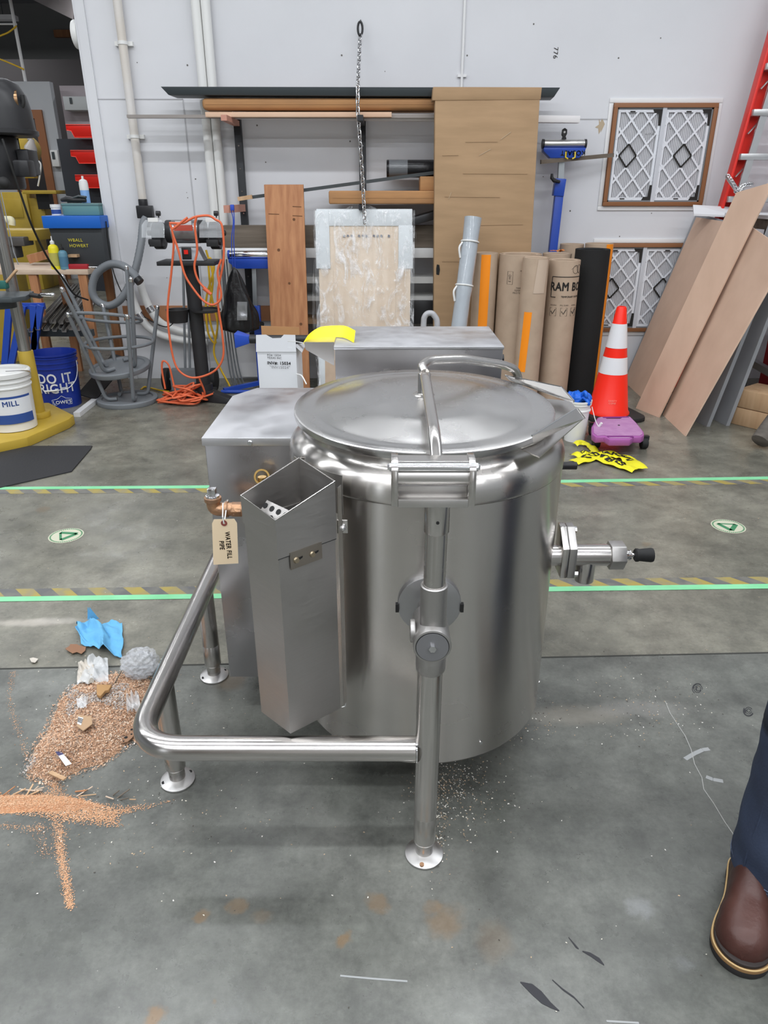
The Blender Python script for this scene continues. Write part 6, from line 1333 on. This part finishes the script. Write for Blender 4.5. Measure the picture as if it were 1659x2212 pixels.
for k in range(10):
    zr = W(1630,762,6.2).z*0 + .3+.305*k; st = build('step', MB().bx(xat(zr)+.02, 3.14+zr*.069+.02, 6.16+zr*.033, 6.27+zr*.033, zr, zr+.045), LA, ld_, bevel=.004)
    build('step_brace', MB().bar((xat(zr)+.03,6.22+zr*.033,zr-.12), (xat(zr)+.13,6.22+zr*.033,zr), .02, .008), LA, ld_)
build('diagonal_brace', MB().bar((xat(1.2)+.06,6.2,1.0), (xat(2.6)+.14,6.28,2.75), .055, .02, up=(0,1,0)), LA, ld_)
path = spline([W(1574,384,6.15), W(1582,396,6.14), W(1594,412,6.14), W(1604,402,6.14), W(1620,398,6.14)], 6); lc_ = thing('ladder_chain', 'short steel chain hanging from the red ladder rail', 'chain', W(1580,400,6.15))
for k in range(0, len(path)-1, 1): build('chain_link', link_mesh((path[k]+path[k+1])/2, path[k+1]-path[k], k), CHROME, lc_, smooth=80)
build('red_tool_case', MB().bx(3.15,3.7,5.3,5.9,.0,.75), M_('deep_red', (.3,.015,.02), .5), thing('red_tool_case', 'dark red case under the bench at the right edge', 'case', (3.3,5.85,.0)), bevel=.01)
# ================================================================== DEBRIS ON THE FLOOR
def chip_mat(name, cols, rough=.8):
    m, nt, b = newmat(name); g = N(nt, 'ShaderNodeNewGeometry'); r = N(nt, 'ShaderNodeValToRGB'); r.color_ramp.interpolation = 'CONSTANT'
    e = r.color_ramp.elements; e[0].position = 0; e[0].color = c4(cols[0]); e[1].position = 1/len(cols); e[1].color = c4(cols[1])
    for k in range(2, len(cols)): q = e.new(k/len(cols)); q.color = c4(cols[k])
    L(nt, g.outputs['Random Per Island'], r.inputs[0]); L(nt, r.outputs[0], b.inputs['Base Color']); b.inputs['Roughness'].default_value = rough; return m
SHAV = chip_mat('wood_shavings', [(.62,.38,.24),(.55,.31,.18),(.72,.5,.35),(.48,.26,.15),(.66,.45,.31),(.78,.64,.5),(.6,.37,.23),(.3,.22,.17)])
ORD = chip_mat('orange_sawdust', [(.68,.36,.19),(.6,.31,.16),(.72,.45,.28),(.5,.27,.14),(.62,.4,.25)])
GRY = chip_mat('grey_fluff', [(.55,.5,.46),(.4,.36,.33),(.7,.66,.62),(.25,.22,.2)])
def inside(p, poly):
    c = False; n = len(poly)
    for i in range(n):
        a, b = poly[i], poly[i-1]
        if (a[1] > p[1]) != (b[1] > p[1]) and p[0] < (b[0]-a[0])*(p[1]-a[1])/(b[1]-a[1])+a[0]: c = not c
    return c
def edge_d(p, poly):
    m = 9
    for i in range(len(poly)):
        a = V(poly[i][:2]); b = V(poly[i-1][:2]); q = V(p[:2]); d = b-a; t = max(0, min(1, (q-a).dot(d)/max(d.length_squared, 1e-9))); m = min(m, (a+d*t-q).length)
    return m
def chip(mb, x, y, z, s, asp=2.5, tilt=.5):
    a = random.uniform(0, 6.28); u = V((math.cos(a), math.sin(a), random.uniform(-tilt, tilt))).normalized()*s; v = V((-math.sin(a), math.cos(a), random.uniform(-tilt, tilt))).normalized()*s/asp; p = V((x, y, z))
    n = len(mb.v); mb.v += [p-u-v, p+u-v*.6, p+u*.8+v, p-u*.7+v]; mb.f.append((n, n+1, n+2, n+3))
random.seed(11)
poly = [tuple(G(*p)[:2]) for p in ((58,1668),(72,1630),(108,1570),(128,1520),(158,1485),(205,1470),(255,1455),(325,1470),(318,1520),(296,1560),(292,1595),(262,1620),(225,1648),(180,1662),(140,1680),(118,1688),(92,1684))]
xs = [p[0] for p in poly]; ys = [p[1] for p in poly]; x0, x1, y0, y1 = min(xs), max(xs), min(ys), max(ys)
def hpile(x, y):
    if not inside((x, y), poly): return -.002
    d = edge_d((x, y), poly); return min(d/.09, 1)**.8*.03*(1+.5*noise.noise(V((x*9, y*9, 0))))+.006*noise.noise(V((x*40, y*40, 1)))
pile = thing('sawdust_pile', 'swept heap of tan wood shavings on the floor left of the kettle', 'sawdust', ((x0+x1)/2, (y0+y1)/2, 0))
build('heap', MB().grid(lambda i, j: V((x0+(x1-x0)*i, y0+(y1-y0)*j, hpile(x0+(x1-x0)*i, y0+(y1-y0)*j))), 90, 80), M_('heap_base', (.5,.31,.19), .9, col2=(.36,.23,.15), ns=30, bump=.6, bs=150), pile, smooth=80)
mb = MB(); mg = MB(); n = 0
while n < 20000:
    x = random.uniform(x0-.02, x1+.02); y = random.uniform(y0-.02, y1+.02); 
    ins_ = inside((x, y), poly)
    if not ins_ and (edge_d((x, y), poly) > .02 or random.random() > .3): continue
    n += 1; g = noise.noise(V((x*7, y*7, 5))) > .22; (mg if g and random.random() < .8 else mb); chip(mg if g and random.random() < .7 else mb, x, y, max(hpile(x, y), 0)+random.uniform(.001,.006), random.uniform(.0012,.0038), random.choice((1.5,2.5,4)), .7)
build('shavings', mb, SHAV, pile, smooth=0, kind='stuff'); build('grey_fluff', mg, GRY, pile, smooth=0, kind='stuff')
# dust line
ln = thing('sawdust_line', 'orange sawdust line swept across the floor with a branch toward the bottom', 'sawdust', G(150,1740))
up_pts = [(-160,1716),(0,1712),(60,1712),(110,1710),(150,1714),(185,1722),(230,1736),(290,1738),(340,1734),(375,1726)]; dn_pts = [(-160,1765),(0,1762),(70,1764),(125,1778),(180,1782),(240,1790),(268,1786),(262,1765),(310,1752),(380,1728)]
poly2 = [tuple(G(*p)[:2]) for p in up_pts+dn_pts[::-1]]
xs = [p[0] for p in poly2]; ys = [p[1] for p in poly2]
mb = MB(); n = 0
core = [tuple(G(*p)[:2]) for p in ((-160,1722),(0,1718),(100,1716),(165,1724),(235,1742),(150,1752),(60,1755),(0,1758),(-160,1760))]
cx0_, cx1_ = min(p[0] for p in core), max(p[0] for p in core); cyy0, cyy1 = min(p[1] for p in core), max(p[1] for p in core)
def hc(x, y):
    if not inside((x, y), core): return -.002
    return min(edge_d((x, y), core)/.018, 1)*.008*(1+.4*noise.noise(V((x*30,y*30,0))))
build('dust_ridge', MB().grid(lambda i, j: V((cx0_+(cx1_-cx0_)*i, cyy0+(cyy1-cyy0)*j, hc(cx0_+(cx1_-cx0_)*i, cyy0+(cyy1-cyy0)*j))), 120, 26), M_('ridge_dust', (.66,.31,.15), .95, col2=(.58,.36,.22), ns=12, bump=.3, bs=200), ln, smooth=80)
while n < 9000:
    x = random.uniform(min(xs), max(xs)); y = random.uniform(min(ys), max(ys))
    if not inside((x, y), poly2): continue
    d = edge_d((x, y), poly2)
    if random.random() > min(1, (d/.03)**1.3+.06): continue
    n += 1; chip(mb, x, y, max(hc(x, y), 0)+random.uniform(.0008,.002), random.uniform(.0008,.0022), 1.4, .3)
for pts, cnt, spq in ((((125,1775,10),(128,1815,9),(132,1850,8),(140,1890,8),(147,1930,7),(152,1962,5)), 1900, 1), (((30,1450,6),(20,1500,6),(28,1545,6),(45,1590,7),(62,1650,8),(70,1690,6)), 420, 1), (((115,1690,12),(118,1700,12),(122,1716,12)), 420, 1), (((0,1782,8),(60,1790,8),(100,1790,8)), 160, 1), (((85,1775,10),(90,1820,9),(100,1850,8)), 130, 1)):
    for _ in range(cnt):
        t = random.random()*(len(pts)-1); k = int(t); f = t-k; a, b = pts[k], pts[k+1]; p = G(a[0]+(b[0]-a[0])*f+random.gauss(0, (a[2])*.75), a[1]+(b[1]-a[1])*f+random.gauss(0, 4)); chip(mb, p.x, p.y, random.uniform(.0006,.0014), random.uniform(.0006,.0017), 1.4, .25)
build('sawdust', mb, ORD, ln, smooth=0, kind='stuff')
# loose specks near the kettle
mb = MB()
for cx, cy, sx, sy, cnt in ((965,1690,40,30,500),(945,1790,12,40,250),(1000,1720,60,50,250),(1400,1530,70,40,200),(230,1500,150,150,260),(1150,1560,60,30,120),(200,1750,150,60,200),(830,1400,500,350,260)):
    for _ in range(cnt):
        p = G(random.gauss(cx, sx), max(1120, random.gauss(cy, sy))); chip(mb, p.x, p.y, random.uniform(.0006,.0016), random.uniform(.0008,.0028), 1.6, .3)
solo('scattered_chips', mb, chip_mat('pale_specks', [(.7,.66,.56),(.55,.4,.26),(.8,.76,.7),(.4,.3,.2),(.08,.07,.06)]), 'tiny pale wood specks scattered over the floor around the kettle', 'debris', smooth=0, kind='stuff')
# splinters along the dust line
sl_ = []
for k in range(17):
    px = random.choice((random.uniform(0,110), random.uniform(60,120), random.uniform(170,270), random.uniform(190,330))); py = 1708+random.uniform(-6,6)+(max(0, px-130)*.09)
    p = G(px, py, .008); a = random.gauss(.25,.45); l = random.uniform(.008,.026); d = V((math.cos(a)*l, math.sin(a)*l, random.uniform(-.004,.01)))
    solo('wood_splinter', MB().bar(p-d, p+d, random.uniform(.002,.005), .002), random.choice((PINE, LTWOOD, WEATH, CEDAR)), 'thin wood splinter lying along the orange sawdust line', 'splinter', 'wood splinters along the sawdust line')
for (x0_,y0_,x1_,y1_,w_,lab) in ((108,1668,140,1683,.012,'pale wood sliver at the near edge of the shavings heap'),(237,1495,262,1450,.003,'thin dark stick poking out of the shavings heap')):
    solo('wood_sliver', MB().bar(G(x0_,y0_,.02), G(x1_,y1_,.035), w_, .004), PINE if w_ > .005 else WEATH, lab, 'sliver')
# blue cloth
CL = M_('blue_cloth', (.14,.42,.68), .85, bump=.15, bs=120)
c0, c1_, c2_, c3 = G(166,1352), G(264,1350), G(266,1425), G(178,1398)
def cloth(i, j):
    p = c0.lerp(c1_, i).lerp(c3.lerp(c2_, i), j); q = V((i*3.1, j*2.7, 2)); h = .006+.03*abs(noise.noise(q))+.03*max(0, 1-abs((i-.35)-.25*j)*5)+.008*abs(noise.noise(q*2.3))
    w = V((noise.noise(q+V((5,0,0))), noise.noise(q+V((0,7,0))), 0))*.015
    if i < .3: p = p+V((.0,-.0,0)); h += .03*(.3-i)/.3*math.sin(j*3.1)
    return p+w+V((0,0,h))
bc = thing('blue_cloth', 'crumpled light blue shop cloth on the floor', 'cloth', G(215,1390))
build('cloth_body', MB().grid(cloth, 46, 40), CL, bc, smooth=75, thick=.0015)
tipc = G(205,1352); build('cloth_corner', MB().grid(lambda i, j: tipc+V((-.03+.05*i*(1-j*.8)+.01*j, .01, .02+.055*j+.008*math.sin(i*9))), 10, 10), CL, bc, smooth=75, thick=.0015)
# plastic wrap ball, bag and other litter
pb_ = thing('plastic_wrap_ball', 'crumpled ball of clear stretch wrap beside the bent frame tube', 'plastic wrap', G(308,1465))
c = G(308,1462); build('wrap', blob((c.x,c.y,.06), 1, (.062,.058,.055), .22, 4.2, 90, 60, 2), M_('stretch_wrap', (.78,.8,.83), .08, alpha=.3, spec=1, bump=1, bs=60), pb_, smooth=60)
build('wrap_inner', blob((c.x,c.y,.055), 1, (.05,.047,.045), .35, 5, 70, 50, 6), bpy.data.materials['stretch_wrap'], pb_, smooth=20)
def sheet(name, lab, quad, h, mat, seed=1, cat='litter', thick=0, n=18, z0=.02):
    q = [G(*p, z0) for p in quad]
    def fn(i, j): return q[0].lerp(q[1], i).lerp(q[3].lerp(q[2], i), j)+V((0,0,h*abs(noise.noise(V((i*3,j*3,seed))))))
    return solo(name, MB().grid(fn, n, n), mat, lab, cat, smooth=70, thick=thick)
PAPER = M_('cream_paper', (.62,.57,.5), .8, col2=(.5,.46,.4), ns=20); KRL = M_('torn_cardboard', (.45,.3,.18), .85)
s_ = sheet('clear_bag', 'clear plastic bag scrap with faint print under the blue cloth', ((196,1420),(233,1422),(236,1482),(166,1480)), .05, M_('bag_plastic', (.85,.87,.88), .2, alpha=.55, spec=.9), 3)
s_ = sheet('paper_strip', 'creased printed paper strip on top of the shavings heap', ((170,1430),(203,1435),(204,1480),(166,1474)), .03, PAPER, 4)
sheet('clear_scrap', 'clear plastic scrap lying on the shavings below the paper', ((165,1512),(190,1508),(187,1530),(168,1530)), .02, bpy.data.materials['bag_plastic'], 6, z0=.04)
solo('cardboard_chunk', MB().slab([G(x,y,.045) for x,y in ((210,1484),(242,1485),(236,1496),(228,1498),(218,1510),(210,1506))], (0,0,.012)), M_('cut_wood', (.42,.24,.1), .7), 'brown wood offcut showing end grain in the shavings heap', 'offcut', bevel=.001)
cb = thing('barcode_card', 'folded brown card with a white barcode label on the shavings', 'card', G(185,1560,.03)); build('card', MB().slab([G(x,y,.045) for x,y in ((168,1545),(198,1550),(200,1565),(180,1580),(166,1570))], (0,0,.003)), KRL, cb)
q = [G(x,y,.0485) for x,y in ((169,1548),(180,1551),(175,1567),(167,1563))]; lb = build('barcode_label', MB().slab(q, (0,0,.0006)), WHITE, cb)
mb = MB()
for k in range(6): mb.bar(q[0].lerp(q[3], .2+.11*k)+V((0,0,.001)), q[1].lerp(q[2], .2+.11*k)+V((0,0,.001)), .0012 if k%2 else .0022, .0004)
build('bars', mb, INK, lb, smooth=0)
st2 = thing('label_strip', 'white label strip with dark print at the near end of the heap', 'label', G(135,1635,.02)); q = [G(x,y,.033) for x,y in ((118,1622),(128,1619),(155,1650),(142,1655))]; build('strip', MB().slab(q, (0,0,.0008)), WHITE, st2)
build('dark_print', MB().slab([q[0].lerp(q[3],.08)+V((0,0,.0009)), q[1].lerp(q[2],.08)+V((0,0,.0009)), q[1].lerp(q[2],.35)+V((0,0,.0009)), q[0].lerp(q[3],.35)+V((0,0,.0009))], (0,0,.0004)), M_('navy_print', (.05,.05,.14), .5), st2)
pd = thing('perforated_disc', 'half round brown sanding disc with holes at the heap edge', 'disc', G(275,1590)); cc = G(272,1588,.012); pts = [G(x,y,.012) for x,y in ((293,1572),(294,1582),(286,1594),(276,1603),(262,1606),(255,1600),(260,1588),(274,1572),(286,1568))]
dd = build('disc_body', MB().slab(pts, (0,0,.002)), M_('disc_brown', (.3,.17,.1), .8), pd, smooth=0)
mb = MB()
for x, y, r in ((285,1576,.0045),(275,1582,.003),(284,1586,.003),(272,1593,.0055),(267,1601,.0025)): p = G(x,y,.0143); mb.cyl(p-V((0,0,.001)), p+V((0,0,.0008)), r, seg=14)
each('disc_hole', mb, DARKHOLE, dd)
lf = [G(x,y,.008) for x,y in ((141,1402),(150,1396),(152,1392),(166,1392),(172,1395),(186,1398),(184,1406),(176,1413),(166,1409),(157,1412),(148,1407))]
solo('dry_leaf', MB().slab(lf, (0,0,.0015)), M_('leaf_brown', (.27,.14,.08), .8), 'dry brown leaf lying beside the blue cloth', 'leaf', smooth=0)
solo('torn_paper', MB().slab([G(x,y,.006) for x,y in ((64,1423),(72,1421),(83,1424),(76,1432),(68,1431))], (0,0,.002)), PAPER, 'small torn tan scrap on the floor left of the leaf', 'scrap', smooth=0)
sheet('clear_cup', 'bent clear plastic piece at the right of the heap', ((272,1515),(300,1500),(305,1535),(276,1545)), .05, bpy.data.materials['bag_plastic'], 9, z0=.03)
# ================================================================== THE PERSON
SKIN = M_('skin', (.6,.36,.26), .5); DEN = M_('dark_denim', (.03,.045,.085), .85, col2=(.022,.03,.055), ns=9, bump=.15, bs=160)
LEA = M_('brown_leather', (.036,.011,.009), .42, col2=(.085,.033,.025), ns=7, contrast=.4, bump=.12, bs=70)
pr = thing('person', 'person in dark blue jeans and brown leather boots standing at the right edge', 'person', (1.02,1.3,0))
def skin_mesh(name, verts, edges, rad, mat, parent, root=0, sub=2):
    off = OFF[pr.name]; me = bpy.data.meshes.new(name); me.from_pydata([V(v)-off for v in verts], edges, [])
    o = bpy.data.objects.new(name, me); COL.objects.link(o); me.materials.append(mat); o.parent = parent
    m = o.modifiers.new('skin', 'SKIN'); m.use_smooth_shade = True; s = o.modifiers.new('sub', 'SUBSURF'); s.levels = sub; s.render_levels = sub
    for i, r in enumerate(rad): me.skin_vertices[0].data[i].radius = (r, r) if not isinstance(r, tuple) else r
    me.skin_vertices[0].data[root].use_root = True; return o
vs = [(1.1,1.33,.95),(1.1,1.33,1.15),(1.1,1.33,1.38),(1.1,1.32,1.5),(1.09,1.30,1.6),(1.085,1.28,1.69),(1.085,1.28,1.76)]; rd = [(.15,.11),(.14,.1),(.15,.1),.055,.06,.085,.07]; es = [(0,1),(1,2),(2,3),(3,4),(4,5),(5,6)]
def addchain(start, pts, rs):
    i = start
    for p, r in zip(pts, rs): vs.append(p); rd.append(r); es.append((i, len(vs)-1)); i = len(vs)-1
    return i
for s in (-1, 1):
    e = addchain(2, [(1.1+s*.19,1.34,1.40),(1.1+s*.25,1.33,1.12),(1.1+s*.24,1.26,.9),(1.1+s*.235,1.25,.83)], [.055,.045,.032,.035])
    for k in range(4): addchain(e, [(1.1+s*(.22+.012*k),1.235-.004*k,.80),(1.1+s*(.215+.012*k),1.225,.765),(1.1+s*(.205+.012*k),1.22,.735)], [.011,.009,.008])
    addchain(e, [(1.1+s*.2,1.23,.82),(1.1+s*.185,1.22,.79)], [.011,.009])
    addchain(0, [(1.1+s*.09,1.32,.85),(1.1+s*.1,1.31,.5),(1.1+s*.13,1.3,.12)] if s > 0 else [(1.03,1.31,.85),(.985,1.285,.5),(.915,1.245,.12)], [.085,.055,.04])
skin_mesh('body', vs, es, rd, SKIN, pr)
hc_ = V((1.088,1.275,1.715))
build('face_details', MB().ball(hc_+V((0,-.085,-.005)), (.012,.016,.02), 10, 8).ball(hc_+V((-.078,0,-.01)), (.012,.02,.03), 10, 8).ball(hc_+V((.078,0,-.01)), (.012,.02,.03), 10, 8), SKIN, pr)
each('eye', MB().ball(hc_+V((-.03,-.078,.015)), .011, 10, 8).ball(hc_+V((.03,-.078,.015)), .011, 10, 8), M_('eye_white', (.5,.5,.5), .3), pr)
build('mouth', MB().ball(hc_+V((0,-.08,-.045)), (.022,.006,.005), 10, 6), M_('lips', (.4,.15,.12), .5), pr)
build('hair', MB().lathe([(0,.06),(.05,.05),(.088,.02),(.094,-.03),(.08,-.05)], Matrix.Translation(hc_+V((0,.018,.06))), 28), M_('brown_hair', (.05,.03,.02), .7), pr, smooth=60)
def pant(pts, r0, seedv):
    sp_ = spline(pts, 10); n = len(sp_)
    def fn(i, j):
        k = j*(n-1); q = sp_[min(int(k), n-1)]; a = i*2*math.pi; r = r0(j); z = q.z
        w = 1+.05*noise.noise(V((math.cos(a)*1.4, math.sin(a)*1.4, z*14+seedv)))*(1.6 if z < .35 else .7)+.03*math.sin(z*70+a*2+seedv)*max(0, 1-z/.3)
        return q+V((math.cos(a)*r*w, math.sin(a)*r*1.12*w, 0))
    return MB().grid(fn, 40, n*1, wrap=True)
rad = lambda j: .09+.035*(j**1.2)*1.3-.012*math.sin(j*3.14)
jn = build('jeans', pant([(.95,1.225,.1),(.95,1.232,.18),(.975,1.26,.32),(1.0,1.29,.5),(1.02,1.31,.75),(1.04,1.33,.92)], rad, 1), DEN, pr, smooth=100, thick=.004)
build('trouser_leg', pant([(1.235,1.29,.07),(1.225,1.3,.2),(1.205,1.31,.5),(1.175,1.32,.75),(1.15,1.33,.92)], rad, 7), DEN, jn, smooth=100, thick=.004)
build('jeans_seat', MB().lathe([(.1,.82),(.17,.86),(.19,.92),(.175,1.0),(.165,1.05),(.15,1.05)], Matrix.Translation((1.1,1.33,0)) @ Matrix.Diagonal((1,.75,1,1)), 40), DEN, jn, smooth=60)
hemc = V((.95,1.225,.085)); HR = rad(0)
for dz in (.022, .03): build('hem_stitch', MB().tube([hemc+V((math.cos(a)*(HR+.004), math.sin(a)*(HR*1.12+.004), dz)) for a in [k*math.pi/24 for k in range(48)]], .0012, 5, closed=True), M_('hem_thread', (.1,.13,.2), .8) if dz < .025 else bpy.data.materials['hem_thread'], jn)
build('side_seam', MB().tube(spline([(.862,1.2,.11),(.864,1.205,.18),(.885,1.225,.3),(.905,1.26,.5)], 6), .003, 6), DEN, jn)
build('shirt', MB().lathe([(.0,1.49),(.07,1.49),(.15,1.45),(.2,1.38),(.185,1.2),(.175,1.02),(.18,.93),(.17,.93)], Matrix.Translation((1.1,1.33,0)) @ Matrix.Diagonal((1,.68,1,1)), 40), M_('grey_shirt', (.2,.21,.23), .85), pr, smooth=60)
for s in (-1, 1): build('sleeve', MB().tube([(1.1+s*.15,1.34,1.42),(1.1+s*.2,1.34,1.38),(1.1+s*.25,1.33,1.16),(1.1+s*.245,1.29,1.0)], [.07,.068,.058,.05], 18), bpy.data.materials['grey_shirt'], pr, smooth=60)
OUT = [(0,.0),(.004,.018),(.014,.029),(.035,.036),(.08,.036),(.13,.037),(.17,.042),(.21,.049),(.245,.051),(.27,.046),(.288,.035),(.3,.02),(.305,0)]
def boot(heel, ang):
    R = Matrix.Rotation(ang, 3, 'Z'); T = lambda x, y, z: heel + R @ V((x, y, z))
    ol = lambda k, dy=0: [T(w*k+.004*math.sin(y*8), y+dy, 0) for y, w in OUT]+[T(-w*k*.92, y+dy, 0) for y, w in OUT[::-1][1:-1]]
    def big(k, y0, y1):
        res = []
        for sgn in (1, -1):
            seq = OUT if sgn > 0 else OUT[::-1][1:-1]
            for y, w in seq: res.append((sgn*w*k, y0+(y1-y0)*y/.305))
        return res
    def smooth_outline(k, y0, y1):
        ctl = [V((x, y, 0)) for x, y in big(k, y0, y1)]; ctl = ctl+[ctl[0]]; s = spline(ctl, 4)[:-1]; return s
    u = build('boot_upper', MB().grid(lambda i, j: bsec(i, j, T), 33, 45), LEA, pr, smooth=80)
    so_ = smooth_outline(1.26, -.008, .318)
    build('sole', MB().slab([T(p.x, p.y, 0) for p in so_], (0,0,.017)), M_('dark_sole', (.02,.018,.018), .8) if 'dark_sole' not in bpy.data.materials else bpy.data.materials['dark_sole'], u, bevel=.002)
    build('tan_welt', MB().slab([T(p.x*1.02, p.y*1.0, .017) for p in so_], (0,0,.012)), M_('tan_welt', (.3,.17,.07), .6) if 'tan_welt' not in bpy.data.materials else bpy.data.materials['tan_welt'], u, bevel=.002)
    build('welt_stitch', MB().tube([T(p.x*.985, p.y*.995+.001, .0292) for p in so_], .0018, 6, closed=True), M_('stitch', (.6,.42,.2), .7) if 'stitch' not in bpy.data.materials else bpy.data.materials['stitch'], u)
    build('rand', MB().slab([T(p.x*.945, p.y*.985+.002, .029) for p in so_], (0,0,.01)), M_('dark_rand', (.025,.017,.015), .6) if 'dark_rand' not in bpy.data.materials else bpy.data.materials['dark_rand'], u, bevel=.003)
    build('shaft', MB().lathe([(.044,.07),(.042,.11),(.04,.15),(.037,.15),(.038,.12)], Matrix.Translation(T(-0.022,.062,0)) @ R.to_4x4() @ Matrix.Diagonal((1,1.3,1,1)), 36), LEA, u, smooth=60)
    for s in (-1, 1): build('elastic_gore', MB().slab([T(s*.042-.022,.05,.08),T(s*.042-.022,.08,.08),T(s*.04-.022,.078,.14),T(s*.04-.022,.05,.14)], R @ V((s*.003,0,0))), BLACKR, u)
HT = [(0,.085),(.02,.1),(.06,.11),(.1,.112),(.13,.105),(.16,.092),(.2,.078),(.24,.07),(.27,.062),(.29,.05),(.3,.035),(.305,.012)]
def interp(tab, y):
    for (a, p), (b, q) in zip(tab[:-1], tab[1:]):
        if y <= b: return p+(q-p)*(y-a)/max(b-a, 1e-6)
    return tab[-1][1]
def bsec(i, j, T):
    y = .305*(1-(1-j)**1.0); y = .305*(.5-.5*math.cos(j*math.pi)); w = max(interp(OUT, y)*1.18, .0008); h = interp(HT, y); a = math.pi*i; c, s = math.cos(a), math.sin(a)
    cr = 1-.035*max(0, math.sin((y-.17)*110))*max(0, 1-abs(y-.19)/.035)
    x = w*math.copysign(abs(c)**.75, c); z = .03+(h)*abs(s)**.8*cr
    return T(x+.003*noise.noise(V((y*30,i*5,1))), y, z)
fa = math.atan2(-.882, -.472)-math.pi/2
boot(V((.94,1.3,0)), fa)
boot(V((1.22,1.36,0)), fa+.5)
